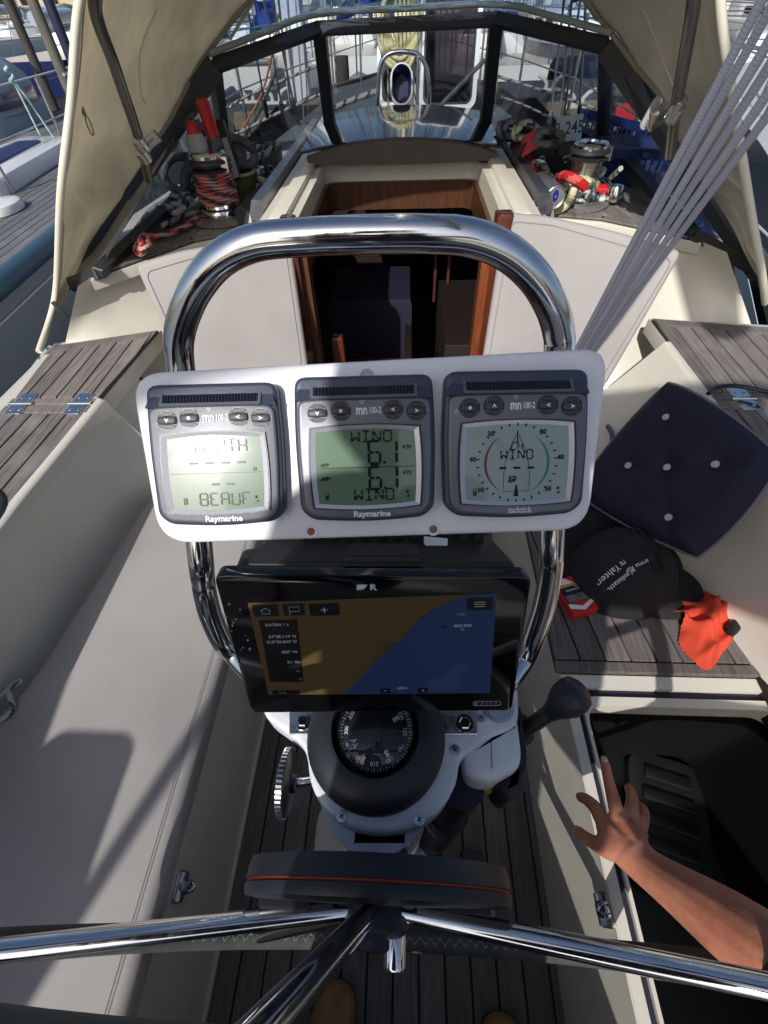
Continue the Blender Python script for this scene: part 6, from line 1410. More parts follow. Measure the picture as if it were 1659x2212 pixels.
bt_ = vf.at(cx_, cy_-b_*.5, -.08); MB().lathe(ZF(bt_[0], bt_[1], 0), [(a_*1.1, .885), (a_*1.05, .92), (a_*.95, bt_[2]-.12), (a_*.80, bt_[2]-.085)], 28).build('stem', WV, vent, 60)
MB().prism(ZF(bt_[0], bt_[1]+.03, .88), rrect(.26, .24, .03), 0, .05, .012).build('dorade_box', CREAM, vent)
# chrome guard arch
gpts = [py(u, v, 2.82) for u, v in ((814, 300), (815, 240), (818, 180), (822, 140), (838, 118), (868, 112), (900, 117), (918, 138), (926, 180), (927, 240), (928, 300))]
vg = tag(MB().tube(spline(gpts, 8), .0095, 14).build('vent_guard', STEEL, None, 80), 'polished tube arch guarding the white cowl vent', 'guard rail')
# mast with yellow rope
mx = py(878, 80, 3.55); MASTM = mat('mast_alloy', (.62, .60, .55), .4, .3)
mast = empty('mast', 'pale alloy mast stepped on deck behind the cowl vent', 'mast', (float(mx[0]), 3.55, .88))
MB().prism(ZF(mx[0], 3.55, .88), ellipse(.065, .105, 24), 0, 12, 0).build('tube', MASTM, mast, 60)
m_ = MB(); m_.prism(ZF(mx[0], 3.44, .9), rrect(.014, .02, .003), 0, 11); m_.build('sail_track', STEELM, mast)
for k in range(5):
    x = mx[0]-.10+.05*k; m_ = MB().tube([(x, 3.42, .92), (x+.01, 3.43, 2.2)], .006, 6).build('halyard', [GRW, YR, GR, WGR, GRW][k], mast, 60)
random.seed(8)
for k in range(16):
    x = mx[0]+random.uniform(-.75, .75); y = random.uniform(3.2, 5.2); b_ = A3(x, y, .70+.2*(abs(x-mx[0]) < .5)); MB().tube([b_, A3(mx[0]+(x-mx[0])*.35+random.uniform(-.05, .05), 3.5, 6.0)], random.choice([.004, .005, .006]), 6).build('rigging', random.choice([SW, GR, GRW, SW]), mast, 60)
random.seed(5); m_ = MB()
for k in range(9):
    w_ = .055+.006*k; P = [(mx[0]-.035+w_*sin(t)*(1.0)+random.uniform(-.008, .008), 3.40-.008*k, 1.31+.13*cos(t)*(1+.1*sin(k))-.012*k) for t in np.linspace(0, 2*pi, 16, endpoint=False)]; m_.tube(spline([A3(*p) for p in P], 3, True), .010, 7, closed=True)
for k in range(6): m_.tube(spline([A3(mx[0]-.06+.025*k, 3.37, 1.42), A3(mx[0]-.05+.02*k, 3.36, 1.25), A3(mx[0]-.045+.02*k, 3.37, 1.10)], 5), .009, 6)
tag(m_.build('rope_coil', rope_mat('yellow_rope', (.55, .50, .25), (.66, .62, .42), None, 4, 60, .35), None, 80), 'coil of pale yellow rope hung on the mast', 'rope')
# open forehatches: tinted lids in white frames
HG = glass_mat('tinted_acrylic', (.28, .24, .27), 1.0, .03)
def lid(quad, y, label):
    P = [py(u, v, y+.10*(k in (0, 1))) for k, (u, v) in enumerate(quad)]; X = nrm(P[1]-P[0]); Y = nrm(P[0]-P[3]); N = np.cross(X, Y); f = Fr(sum(P)/4, X, N)
    w_, h_ = np.linalg.norm(P[1]-P[0]), np.linalg.norm(P[0]-P[3]); r = empty('deck_hatch', label, 'hatch', tuple(sum(P)/4-A3(0, 0, h_/2)), 'open deck hatches ahead of the windscreen')
    MB().ring(f, rrect(w_, h_, .05, 6), rrect(w_-.045, h_-.045, .035, 6), -.012, .012).build('frame', WV, r, 40)
    MB().ring(f, rrect(w_-.046, h_-.046, .035, 6), rrect(w_-.066, h_-.066, .03, 6), -.006, .010).build('seal', BLACKM, r, 40)
    MB().prism(f, rrect(w_-.060, h_-.060, .03, 6), -.005, .005).build('glazing', HG, r, 0)
lid(((908, -40), (1046, -45), (1028, 238), (905, 240)), 3.30, 'open tinted deck hatch lid right of the cowl vent, white rounded frame')
lid(((815, 86), (882, 82), (884, 232), (812, 234)), 3.62, 'second tinted deck hatch lid half hidden behind the cowl vent')
# shrouds, lifelines
for k, (q0, q1, y) in enumerate((((575, 240), (548, 90), 3.3), ((612, 252), (585, 90), 3.2), ((640, 250), (600, 60), 3.1), ((632, 262), (612, 90), 3.15), ((1184, 300), (1215, 30), 3.0), ((1200, 330), (1232, 30), 3.0), ((1208, 320), (1248, 40), 3.05), ((1250, 268), (1262, 60), 3.1))):
    a_, b_ = py(*q0, y), py(*q1, y-.25); d_ = b_-a_; m_ = MB(); m_.tube([a_-d_*.1, a_+d_*9], .0055, 6)
    r = empty('shroud', ['thin wire shroud seen through the port window, leftmost of four', 'wire shroud crossing the white mast in the port window', 'wire shroud just left of the port window post', 'wire shroud with a yellow line in the port window', 'wire shroud at the left of the starboard window', 'wire shroud ending in a dark turnbuckle by the starboard ropes', 'third wire shroud from the left in the starboard window', 'rightmost thin wire shroud in the starboard window'][k], 'shroud', tuple(a_))
    m_.build('wire', SW, r, 60); MB().tube([a_-d_*.1, a_+d_*.22], .011, 8).build('turnbuckle', DARKSTEEL, r, 60)
for k, (P, m2, r_, lab) in enumerate(((((470, 245), (540, 205), (690, 140)), GRW, .007, 'pale mooring line crossing the port window'), (((490, 300), (600, 245), (700, 200)), GRW, .009, 'twisted pale line low in the port window'), (((602, 30), (585, 130), (560, 215), (510, 300)), mat('orange_line', (.55, .16, .05), .7), .006, 'thin orange line hanging in the port window'), (((597, 150), (560, 240), (520, 305)), GR, .010, 'grey line slanting across the port window'), (((1085, 210), (1160, 240), (1270, 300)), GRW, .006, 'pale line sloping across the starboard window'), (((1075, 165), (1200, 205), (1300, 240)), GRW, .007, 'pale line high across the starboard window'), (((1324, 165), (1328, 210), (1318, 265), (1330, 285)), GRW, .011, 'white twisted rope hanging by the starboard side glass'), (((1184, 300), (1187, 265), (1190, 246)), rope_mat('blue_white_rope', (.5, .55, .6), (.05, .15, .4), None, 3, 60, .3), .012, 'blue and white rope end in the starboard window'), (((850, 330), (930, 250), (1046, 130)), GR, .010, 'dark diagonal stay in front of the tinted hatch'), (((700, 250), (740, 225), (812, 198)), GRW, .013, 'heavy flecked warp left of the cowl vent'))):
    y = 3.5 if k < 4 else (3.4 if k in (4, 5, 8) else (2.5 if k == 6 else 3.0))
    if k == 8: y = 2.75
    pts = [py(u, v, y+.12*i) for i, (u, v) in enumerate(P)]
    tag(MB().tube(spline(pts, 6), r_, 7).build('line', m2, None, 60), lab, 'line')
# ================================================================ people
SKIN = mat('skin', (.48, .20, .12), .5, var=.25, vscale=40, bump=.2, bscale=260, sss=.12)
SKIN2 = mat('tanned_skin', (.46, .195, .115), .48, var=.38, vscale=28, bump=.35, bscale=240, sss=.15, col2=(.34, .115, .07), detail=10)
def skinned(name, chains, m, parent, sub=2, root=0):
    """chains: list of lists of (point, radius); points that coincide are joined; grown into one surface"""
    vs, es, rs, key = [], [], [], {}
    for ch in chains:
        prev = None
        for p, r in ch:
            k = tuple(round(float(c), 4) for c in p)
            if k not in key: key[k] = len(vs); vs.append(k); rs.append(r)
            i = key[k]
            if prev is not None and prev != i: es.append((prev, i))
            prev = i
    off = worldloc(parent) if parent is not None else Vector((0, 0, 0))
    me = bpy.data.meshes.new(name); me.from_pydata([(v[0]-off.x, v[1]-off.y, v[2]-off.z) for v in vs], es, []); o = bpy.data.objects.new(name, me); COL.objects.link(o)
    if parent is not None: o.parent = parent
    md = o.modifiers.new('skin', 'SKIN'); md.use_smooth_shade = True; md.branch_smoothing = .6
    for i, sv in enumerate(me.skin_vertices[0].data):
        r = rs[i]; sv.radius = (r, r) if not hasattr(r, '__len__') else r; sv.use_root = (i == root)
    sd = o.modifiers.new('sub', 'SUBSURF'); sd.levels = sub; sd.render_levels = sub
    me.materials.append(m)
    dg = bpy.context.evaluated_depsgraph_get(); m2 = bpy.data.meshes.new_from_object(o.evaluated_get(dg)); o.modifiers.clear(); o.data = m2
    m2.polygons.foreach_set('use_smooth', [True]*len(m2.polygons))
    if not m2.materials: m2.materials.append(m)
    return o
# ---- arm of the person at the starboard locker: hand on the lip, forearm going out to the right
per = empty('person', 'bare tanned forearm and hand reaching onto the open starboard locker lip', 'person', (.95, -.35, .42))
W = pz(1388, 1868, .545); K = {}
kn_i, kn_m, kn_r, kn_p = pz(1303, 1778, .520), pz(1334, 1762, .527), pz(1362, 1770, .520), pz(1383, 1790, .508)
pc_ = pz(1352, 1825, .535)
elb = pz(1765, 2135, .68); fm = W*.5+elb*.5
sh = A3(.88, -.50, .98)
chains = [[(sh, .052), (sh*.6+elb*.4, .048), (elb, .040), (elb*.75+W*.25, .044), (fm, .040), (W*.75+elb*.25, .031), (W, (.026, .024)), (W*.5+pc_*.5, (.030, .023)), (pc_, (.034, .021))]]
hand = skinned('arm', chains, SKIN2, per, 2, 0)
def finger(base, pts, r): return [(base*.55+pc_*.45, r*1.05), (base, r*1.18)]+[(p, q*1.14*(1.08 if i == 0 else 1)) for i, (p, q) in enumerate(pts)]
F_ = [
 finger(kn_m, [(pz(1322, 1715, .505), .0088), (pz(1313, 1680, .489), .0080), (pz(1307, 1650, .476), .0076), (pz(1305, 1640, .472), .0066)], .0105),
 finger(kn_i, [(pz(1285, 1742, .500), .0090), (pz(1266, 1726, .478), .0082), (pz(1256, 1722, .455), .0078), (pz(1252, 1724, .444), .0068)], .0105),
 finger(kn_r, [(pz(1366, 1735, .495), .0088), (pz(1364, 1712, .468), .0080), (pz(1358, 1702, .442), .0070), (pz(1354, 1700, .433), .0055)], .0105),
 finger(kn_p, [(pz(1391, 1763, .480), .0080), (pz(1390, 1747, .455), .0072), (pz(1384, 1741, .432), .0062), (pz(1380, 1741, .424), .0050)], .0095),
 [(W*.45+pc_*.55, .016), (pz(1312, 1838, .528), .0135), (pz(1285, 1822, .512), .0110), (pz(1260, 1806, .497), .0096), (pz(1250, 1797, .488), .0094), (pz(1247, 1793, .484), .0080)]]
pm = [[(W, .026), (pc_*.5+kn_m*.5, (.036, .0165))]]
palm = [(W*.6+pc_*.4, (.030, .022)), (pc_, (.037, .0185)), (pc_*.4+(kn_i+kn_r)/2*.6, (.040, .0155)), ((kn_i+kn_m+kn_r+kn_p)/4*1.0, (.040, .0115))]
parts = [skinned('arm', [palm], SKIN2, per, 2, 0)]
for kq in (kn_i, kn_m, kn_r): parts.append(skinned('arm', [[(kq+A3(0, 0, .004), .0085), (kq*.6+W*.4+A3(0, 0, .0135), .0052), (kq*.25+W*.75+A3(0, 0, .017), .0045)]], SKIN2, per, 2, 0))
parts.append(skinned('arm', [[(W*.9+elb*.1+A3(-.006, .004, .022), .0045), (W*.75+elb*.25+A3(.004, .006, .026), .005), (W*.55+elb*.45+A3(-.008, -.004, .033), .005), (W*.4+elb*.6+A3(.006, .004, .036), .004)]], SKIN2, per, 2, 0))
for c_ in F_: parts.append(skinned('arm', [c_], SKIN2, per, 2, 0))
# fuse into one continuous surface
bm = bmesh.new()
for o in [hand]+parts: bm.from_mesh(o.data)
me = bpy.data.meshes.new('arm'); bm.to_mesh(me); bm.free()
for o in [hand]+parts: bpy.data.objects.remove(o)
arm = bpy.data.objects.new('arm', me); COL.objects.link(arm); arm.parent = per; me.materials.append(SKIN2)
rm = arm.modifiers.new('remesh', 'REMESH'); rm.mode = 'VOXEL'; rm.voxel_size = .0026; rm.use_smooth_shade = True
s_ = arm.modifiers.new('smooth', 'SMOOTH'); s_.factor = .5; s_.iterations = 3
dg = bpy.context.evaluated_depsgraph_get(); m2 = bpy.data.meshes.new_from_object(arm.evaluated_get(dg)); arm.modifiers.clear(); arm.data = m2; m2.polygons.foreach_set('use_smooth', [True]*len(m2.polygons))
for tip, prv, w_ in ((pz(1306, 1645, .476), pz(1313, 1680, .489), .0052), (pz(1256, 1722, .455), pz(1266, 1726, .478), .0048), (pz(1250, 1797, .488), pz(1260, 1806, .497), .0058)):
    d_ = nrm(tip-prv); up_ = nrm(nrm(CAM-tip)-d_*np.dot(nrm(CAM-tip), d_)); f = Fr(tip+up_*.0068, np.cross(d_, up_), up_); MB().prism(f, ellipse(w_, .0064, 12), -.0015, .0006, .0006, 1).build('fingernail', mat('nail', (.58, .34, .28), .3), per, 60)
# his trunk, out of the picture on the starboard quarter deck
DARKT = mat('dark_tshirt', (.02, .022, .03), .9, bump=.3, bscale=300)
skinned('shirt', [[(A3(1.02, -.62, .66), .14), (A3(1.01, -.60, .84), .15), (A3(1.0, -.58, .98), .13), (A3(.99, -.57, 1.06), .06)], [(A3(1.0, -.58, .98), .13), (A3(.89, -.51, .985), .066), (sh*.7+elb*.3, .060)], [(A3(1.0, -.58, .98), .13), (A3(1.16, -.64, .98), .066), (A3(1.24, -.60, .80), .055)]], DARKT, per, 2, 0)
skinned('head', [[(A3(.99, -.57, 1.04), .05), (A3(.985, -.555, 1.13), .055), (A3(.98, -.54, 1.20), .085), (A3(.98, -.53, 1.27), .088), (A3(.98, -.535, 1.32), .06)], [(A3(.98, -.54, 1.20), .085), (A3(.965, -.445, 1.215), .012)]], SKIN2, per, 2, 0)
skinned('trousers', [[(A3(1.02, -.62, .66), .13), (A3(.94, -.40, .70), .085), (A3(.99, -.16, .74), .06), (A3(1.2, -.15, .66), .05)], [(A3(1.02, -.62, .66), .13), (A3(1.15, -.45, .70), .085), (A3(1.25, -.2, .72), .06), (A3(1.3, -.1, .66), .05)]], mat('shorts', (.05, .06, .09), .9), per, 2, 0)

# ---- the photographer, behind and below the camera
ph = empty('photographer', 'standing person in dark top whose shoe tips show behind the wheel', 'person', (-.02, -.42, 0))
ph.name = 'person'
HXp = -.175
sk = [[(A3(-.06, -.44, .88), .18), (A3(-.04, -.43, 1.10), .20), (A3(-.05, -.43, 1.32), .20), (A3(HXp, -.43, 1.46), .12), (A3(HXp, -.42, 1.55), .06)],
      [(A3(HXp, -.43, 1.42), .13), (A3(HXp-.19, -.41, 1.44), .072), (A3(HXp-.21, -.30, 1.24), .058)], [(A3(HXp, -.43, 1.42), .13), (A3(HXp+.22, -.42, 1.46), .085), (A3(HXp+.46, -.30, 1.44), .105), (A3(HXp+.40, -.18, 1.36), .075)]]
skinned('jacket', sk, DARKT, ph, 2, 0)
skinned('shadow_hood', [[(A3(HXp+.08, -.46, 1.53), .07), (A3(HXp, -.46, 1.555), .10), (A3(HXp-.08, -.44, 1.57), .11), (A3(HXp-.14, -.42, 1.55), .07)]], DARKT, ph, 2, 0)  # blob added at the collar to widen the shadow on the plate
for s_, e in ((-1, A3(HXp-.21, -.30, 1.24)), (1, A3(HXp+.40, -.18, 1.36))):
    h_ = A3(.02+s_*.060, -.045, 1.30)
    skinned('forearm', [[(e, .046), (e*.5+h_*.5, .036), (h_+A3(0, -.03, -.02), .024), (h_, .022)]], SKIN, ph, 2, 0)
skinned('head', [[(A3(HXp, -.42, 1.52), .058), (A3(HXp, -.41, 1.60), .060), (A3(HXp, -.385, 1.67), .090), (A3(HXp, -.385, 1.75), .097), (A3(HXp, -.39, 1.81), .067)], [(A3(HXp, -.385, 1.67), .090), (A3(HXp, -.28, 1.685), .012)]], SKIN, ph, 2, 0)
MB().lathe(Fr((HXp, -.405, 1.715), (1, 0, 0), nrm(A3(0, -.2, 1))), [(.103, .0), (.106, .04), (.092, .09), (.05, .125), (0, .132)], 24).build('hair', mat('brown_hair', (.05, .03, .02), .8, bump=.5, bscale=200), ph, 60)
st = [pz(742, 2135, .05), pz(1088, 2212, .05)]
skinned('trousers', [[(A3(-.10, -.43, .86), .14), (A3(-.16, -.43, .72), .095), (A3(-.17, -.36, .42), .065), (A3(-.16, -.40, .08), .045)], [(A3(-.10, -.43, .86), .14), (A3(.02, -.43, .72), .095), (A3(.10, -.38, .42), .065), (A3(.16, -.42, .08), .045)]], mat('jeans', (.025, .03, .05), .9), ph, 2, 0)
SHOE = mat('tan_shoe', (.27, .15, .055), .6, var=.3, vscale=30); SOLEM = mat('shoe_sole', (.05, .04, .03), .7)
for (tx, ty), hx in (((float(pz(735, 2118, .04)[0]), float(pz(735, 2118, .04)[1])), -.16), ((float(pz(1090, 2190, .04)[0]), float(pz(1090, 2190, .04)[1])), .17)):
    d_ = nrm(A3(tx-hx, ty+.46, 0)); f = Fr(A3(tx, ty, .004)-d_*.14, d_, (0, 0, 1))
    o_ = [(.14, 0), (.13, .028), (.10, .042), (.04, .045), (-.05, .038), (-.12, .034), (-.14, 0), (-.12, -.034), (-.05, -.038), (.04, -.045), (.10, -.042), (.13, -.028)]
    sp_ = [tuple(p) for p in spline([A3(*p) for p in o_], 3, True)]
    MB().prism(f, sp_, 0, .018, .002).build('shoe_sole', SOLEM, ph, 40)
    rows = []
    for k in range(8):
        t = k/7; rows.append([f.at(p[0]*(1-.55*t*t)-.03*t*t, p[1]*(1-.75*t*t), .018+.060*sin(pi/2*t)*(1.0 if p[0] < .05 else .62)) for p in sp_+[sp_[0]]])
    fixn(MB().grid(rows).build('shoe', SHOE, ph, 60))
ar = empty('shade_arch', 'unseen arch added to hold a panel shading the navy cushion', 'arch', (0, -1.35, .62))  # arch out of view, added to carry the shading panel
MB().tube(spline([A3(-.95, -1.35, .62), A3(-.93, -1.35, 1.9), A3(-.80, -1.35, 2.5), A3(0, -1.35, 2.62), A3(.80, -1.35, 2.5), A3(.93, -1.35, 1.9), A3(.95, -1.35, .62)], 8), .016, 10).build('arch_tube', STEEL, ar, 60)
pf_ = Fr((-.13, -1.30, 2.28), (1, 0, 0), SUN); MB().prism(pf_, rrect(.46, .50, .02), -.015, .015, .004).build('solar_panel', SOLM, ar); MB().tube([pf_.at(0, .2, -.02), A3(-.1, -1.35, 2.6)], .012, 8).build('panel_bracket', STEEL, ar, 40)  # panel turned to the sun, added to shade navy cushion and cap
# phone held just behind the lens
tag(MB().prism(Fr(CAM-FW*.012-UP*.05, RT, -FW), rrect(.076, .16, .01), 0, .008, .002).build('phone', GLOSSB), 'dark phone held up by the photographer over the wheel', 'phone')
# stern rail out of view, with a bolster added to shade the aft cushion
psh = empty('pushpit', 'polished stern rail out of view, behind the added shade bolster', 'rail', (-1.1, -1.4, .62))
MB().tube(spline([A3(-1.42, -.55, .65), A3(-1.40, -.60, 1.15), A3(-1.2, -1.6, 1.18), A3(-.85, -2.3, 1.18), A3(0, -2.5, 1.18), A3(.85, -2.3, 1.18), A3(1.2, -1.6, 1.18), A3(1.40, -.60, 1.15), A3(1.42, -.55, .65)], 8), .013, 10).build('top_rail', STEEL, psh, 60)
for x, y in ((-1.25, -1.45), (-.85, -2.3), (.85, -2.3), (1.25, -1.45)): MB().tube([(x, y, .6), (x, y, 1.18)], .012, 8).build('stanchion', STEEL, psh, 60)
ob = empty('shade_bolster', 'unseen navy bolster added to shade the aft port cushion', 'bolster', (-.78, -.80, .62))  # unseen block added to keep sun off the aft seat
MB().prism(Fr((-.78, -.82, .62), (1, .1, 0), (0, 0, 1)), rrect(.60, .16, .06), 0, .32, .05).build('roll', NAVY, ob)
om = empty('shade_outboard', 'unseen outboard shape added to shade the aft port cushion', 'outboard motor', (-.86, -.74, .62))  # unseen motor shape added for its shadow on the port seat
MB().prism(ZF(-.86, -.74, .90), rrect(.20, .26, .05), 0, .27, .05).build('cowl', BLACK, om); MB().tube([(-.86, -.74, .62), (-.86, -.74, .92)], .05, 12).build('shaft', BLACKM, om, 40); MB().tube([(-.90, -.70, 1.05), (-1.02, -.55, 1.22)], .018, 10).build('tiller', BLACK, om, 40)

# ================================================================ the harbour
def watermat():
    m = bpy.data.materials.new('harbour_water'); m.use_nodes = True; n = m.node_tree.nodes; L = m.node_tree.links; b = n['Principled BSDF']
    b.inputs['Base Color'].default_value = (.018, .045, .06, 1); b.inputs['Roughness'].default_value = .06; b.inputs['IOR'].default_value = 1.33
    g = n.new('ShaderNodeNewGeometry'); mp = n.new('ShaderNodeMapping'); mp.inputs['Scale'].default_value = (1, 1.6, 1); L.new(g.outputs['Position'], mp.inputs[0])
    t = n.new('ShaderNodeTexNoise'); t.inputs['Scale'].default_value = 2.2; t.inputs['Detail'].default_value = 5; L.new(mp.outputs[0], t.inputs[0])
    bp = n.new('ShaderNodeBump'); bp.inputs['Strength'].default_value = .5; bp.inputs['Distance'].default_value = .08; L.new(t.outputs[0], bp.inputs['Height']); L.new(bp.outputs[0], b.inputs['Normal'])
    return m
o = MB().add([(-1500, -600, WATER_Z), (1500, -600, WATER_Z), (1500, 2000, WATER_Z), (-1500, 2000, WATER_Z)], [(0, 1, 2, 3)]).build('water', watermat(), None, 0); o['kind'] = 'structure'
# quay, bank, treeline
o = MB().prism(ZF(0, 0, WATER_Z-1), [(-400, 74), (400, 74), (400, 700), (-400, 700)], 0, 2.0).build('quay', mat('quay_stone', (.34, .31, .27), .8, var=.3, vscale=.5), None, 0); o['kind'] = 'structure'
NAVYH = mat('navy_hull', (.012, .018, .07), .2, coat=.5); WHULL = mat('white_hull', (.74, .75, .74), .25, coat=.3); GHULL = mat('grey_hull', (.30, .33, .36), .3, coat=.3); CRH = mat('cream_hull', (.66, .62, .50), .3)
BCOV = mat('blue_sail_cover', (.02, .06, .28), .8); GCOV = mat('grey_cover', (.30, .36, .42), .8, var=.15, vscale=3); DGL = mat('dark_window', (.01, .012, .015), .08); WMAST = mat('alloy_spar', (.60, .61, .60), .35, .4); DMAST = mat('dark_spar', (.06, .065, .07), .4, .3)
def rotf(x, y, z, ang): return Fr((x, y, z), (cos(ang), sin(ang), 0), (0, 0, 1))
def yacht(x, y, ang, L_, hullm, coverm, label, mast_h=11, cabin=True, sprayh=True, name='moored_yacht', mastm=None, group='yachts moored in the harbour', text_=None, zb=0.0):
    """bow along +Y of its own frame"""
    f = rotf(x, y, WATER_Z, ang); r = empty(name, label, 'yacht', (x, y, WATER_Z), group)
    B = L_*.17; st = [(-.5, .72), (-.4, .86), (-.2, .98), (0, 1.0), (.2, .86), (.36, .52), (.47, .16), (.5, .01)]
    rows = []
    for s_, w_ in st:
        fb = (.09+.025*max(0, s_))*L_; yy = s_*L_; rk = .03*L_*(1 if s_ > .4 else 0)
        rows.append([f.at(sx*B*w_*k, yy-rk*(1-h), fb*h) for sx, k, h in ((-1, 1, 1), (-1, .98, .6), (-1, .85, .15), (-1, .6, -.1), (1, .6, -.1), (1, .85, .15), (1, .98, .6), (1, 1, 1))])
    m_ = MB().grid(rows); m_.poly(rows[0]); fixn(m_.build('hull', hullm, r, 50))
    dk = [f.at(-B*w_*.99, s_*L_, (.09+.025*max(0, s_))*L_-.02) for s_, w_ in st]+[f.at(B*w_*.99, s_*L_, (.09+.025*max(0, s_))*L_-.02) for s_, w_ in st[::-1]]
    MB().poly(dk[::-1]).build('deck', CREAM, r, 0)
    z0 = .09*L_-.03
    if cabin:
        MB().prism(f.sub(0, .02*L_, z0), round_poly([(-B*.62, -.16*L_), (B*.62, -.16*L_), (B*.55, .08*L_), (B*.25, .24*L_), (-B*.25, .24*L_), (-B*.55, .08*L_)], .1, 2), 0, .045*L_, .05).build('cabin', WHULL, r, 40)
        for sx in (-1, 1):
            for k in (-.09, .0): MB().prism(Fr(f.at(sx*B*.605, (k+.02)*L_, z0+.022*L_), f.Y, f.X*sx), rrect(.06*L_, .018*L_, .008*L_, 3), 0, .02).build('window', DGL, r, 0)
    if sprayh:
        P = [[f.at(B*.55*cos(t)*-1*(1-.1*k), -.15*L_+.05*L_*k, z0+.03*L_+(.075*L_)*sin(t)*(1-.35*k)) for t in np.linspace(0, pi, 9)] for k in (0, 1, 1.6)]
        fixn(MB().grid(P).build('sprayhood', coverm, r, 60))
    if mast_h:
        MB().tube([f.at(0, .08*L_, z0), f.at(0, .08*L_, mast_h)], [.075, .06], 10).build('mast', mastm or WMAST, r, 60)
        m_ = MB().tube([f.at(0, .07*L_, .17*L_), f.at(0, -.34*L_, .165*L_)], .16, 8); m_.build('sail_cover', coverm, r, 60)
        m_ = MB()
        for q in (f.at(-B*.9, .06*L_, .1*L_), f.at(B*.9, .06*L_, .1*L_), f.at(0, .49*L_, .12*L_), f.at(0, -.49*L_, .1*L_)): m_.tube([q, f.at(0, .08*L_, mast_h*.97)], .012, 4)
        m_.build('stays', SW, r, 0)
    m_ = MB()
    for sx in (-1, 1):
        pts = [f.at(sx*B*w_*.96, s_*L_, (.09+.025*max(0, s_))*L_+.55) for s_, w_ in st]; m_.tube(pts, .012, 4); m_.tube([p-A3(0, 0, .27) for p in pts], .010, 4)
        for s_, w_ in st[::2]: q = f.at(sx*B*w_*.96, s_*L_, (.09+.025*max(0, s_))*L_); m_.tube([q, q+A3(0, 0, .56)], .012, 4)
    m_.build('guard_rail', SW, r, 0)
    if text_: text(text_, Fr(f.at(0, -.5*L_-.005, .055*L_), f.X, -f.Y), 0, 0, .26, mat('boat_name', (.12, .13, .2), .5), r, d=.01, depth=.004)
    return r
# pontoon ahead with kerb blocks and cleats
PZ = .17
pon = empty('pontoon', 'grey pontoon with a kerb of squared timbers lying across the bows', 'pontoon', (0, 9.6, 0))
MB().prism(ZF(0, 0, -.30), [(-26, 9.22), (26, 9.22), (26, 11.7), (-26, 11.7)], 0, .30+PZ, .01).build('deck', mat('pontoon_deck', (.045, .058, .07), .9, var=.4, vscale=2, stretch=(1, 6, 1)), pon, 0)
MB().prism(ZF(0, 0, -.45), [(-26, 9.16), (26, 9.16), (26, 9.21), (-26, 9.21)], 0, .42).build('skirt', mat('concrete', (.30, .29, .26), .8, var=.3, vscale=3), pon, 0)
KB = mat('kerb_timber', (.22, .19, .14), .8, var=.4, vscale=5)
for k in range(-22, 26): MB().box(ZF(k*.36, 9.17, -.02), .345, .14, .20, .012).build('kerb_block', KB, pon, 0)
def cleat(u, v, lab):
    p = pz(u, v, PZ); r = empty('cleat', lab, 'cleat', tuple(p), 'mooring cleats on the pontoon'); W2 = mat('cleat_white', (.55, .54, .50), .5)
    f = ZF(p[0], p[1], PZ); MB().prism(f, rrect(.36, .14, .02), 0, .03, .008).build('base', W2, r)
    for s_ in (-1, 1): MB().tube([f.at(s_*.06, 0, .02), f.at(s_*.065, 0, .10), f.at(s_*.12, 0, .15), f.at(s_*.21, 0, .19)], [.035, .03, .03, .02], 10).build('horn', W2, r, 60)
cleat(541, 222, 'pale mooring cleat with an orange line, left in the port window'); cleat(598, 224, 'pale mooring cleat beside the white post in the port window'); cleat(1186, 196, 'pale cleat wound with rope in the starboard window'); cleat(1246, 232, 'second pale cleat in the starboard window, nearer the boat')
# white post standing on the pontoon
wpx = pz(655, 262, PZ); MB_ = MB().prism(ZF(wpx[0], wpx[1], PZ), rrect(.30, .2, .03), 0, 3.2, .02)
tag(MB_.build('pontoon_post', mat('post_white', (.60, .63, .66), .5), None, 40), 'tall white fluted service post in the port window', 'post')
# small white boat with transom on the pontoon's far side
dn = pz(510, 195, .1); di = empty('dinghy', 'white flat-sterned dinghy lying behind the pontoon in the port window', 'dinghy', (float(dn[0]), 12.6, WATER_Z))
f = rotf(float(py(508, 165, 12.4)[0]), 12.4, WATER_Z, 0); rows = []
for s_, w_ in ((0, .95), (.4, 1.0), (1.2, .85), (2.0, .3), (2.2, .02)): rows.append([f.at(sx*.78*w_*k, s_, h) for sx, k, h in ((-1, 1, 1.05), (-1, .92, .6), (-1, .75, .1), (1, .75, .1), (1, .92, .6), (1, 1, 1.05))])
m_ = MB().grid(rows); m_.poly(rows[0]); fixn(m_.build('hull', WHULL, di, 30)); MB().tube([rows[0][0], rows[0][5]], .05, 8).build('transom_rail', mat('grey_fender', (.25, .25, .25), .7), di)
cx0 = float(py(560, 150, 14.2)[0])
yacht(cx0, 14.0+4.6, 0, 9.2, WHULL, BCOV, 'white yacht stern-on behind the pontoon, named on its transom', 10, text_='Camilla K', group='yachts moored in the harbour')
yacht(float(py(755, 110, 15)[0])+.2, 15+5.0, .02, 10, WHULL, BCOV, 'white yacht with rounded stern straight ahead in the middle window', 12, mastm=DMAST)
yacht(float(py(1230, 120, 14)[0])+1.2, 13.0+5.2, .10, 11, NAVYH, mat('navy_cover', (.01, .012, .03), .9), 'dark navy covered yacht behind the pontoon in the starboard window', 12)
yacht(float(py(1100, 120, 14)[0]), 13.4+4.5, -.05, 8.5, WHULL, BCOV, 'white yacht with blue covers just left of the navy one', 10)
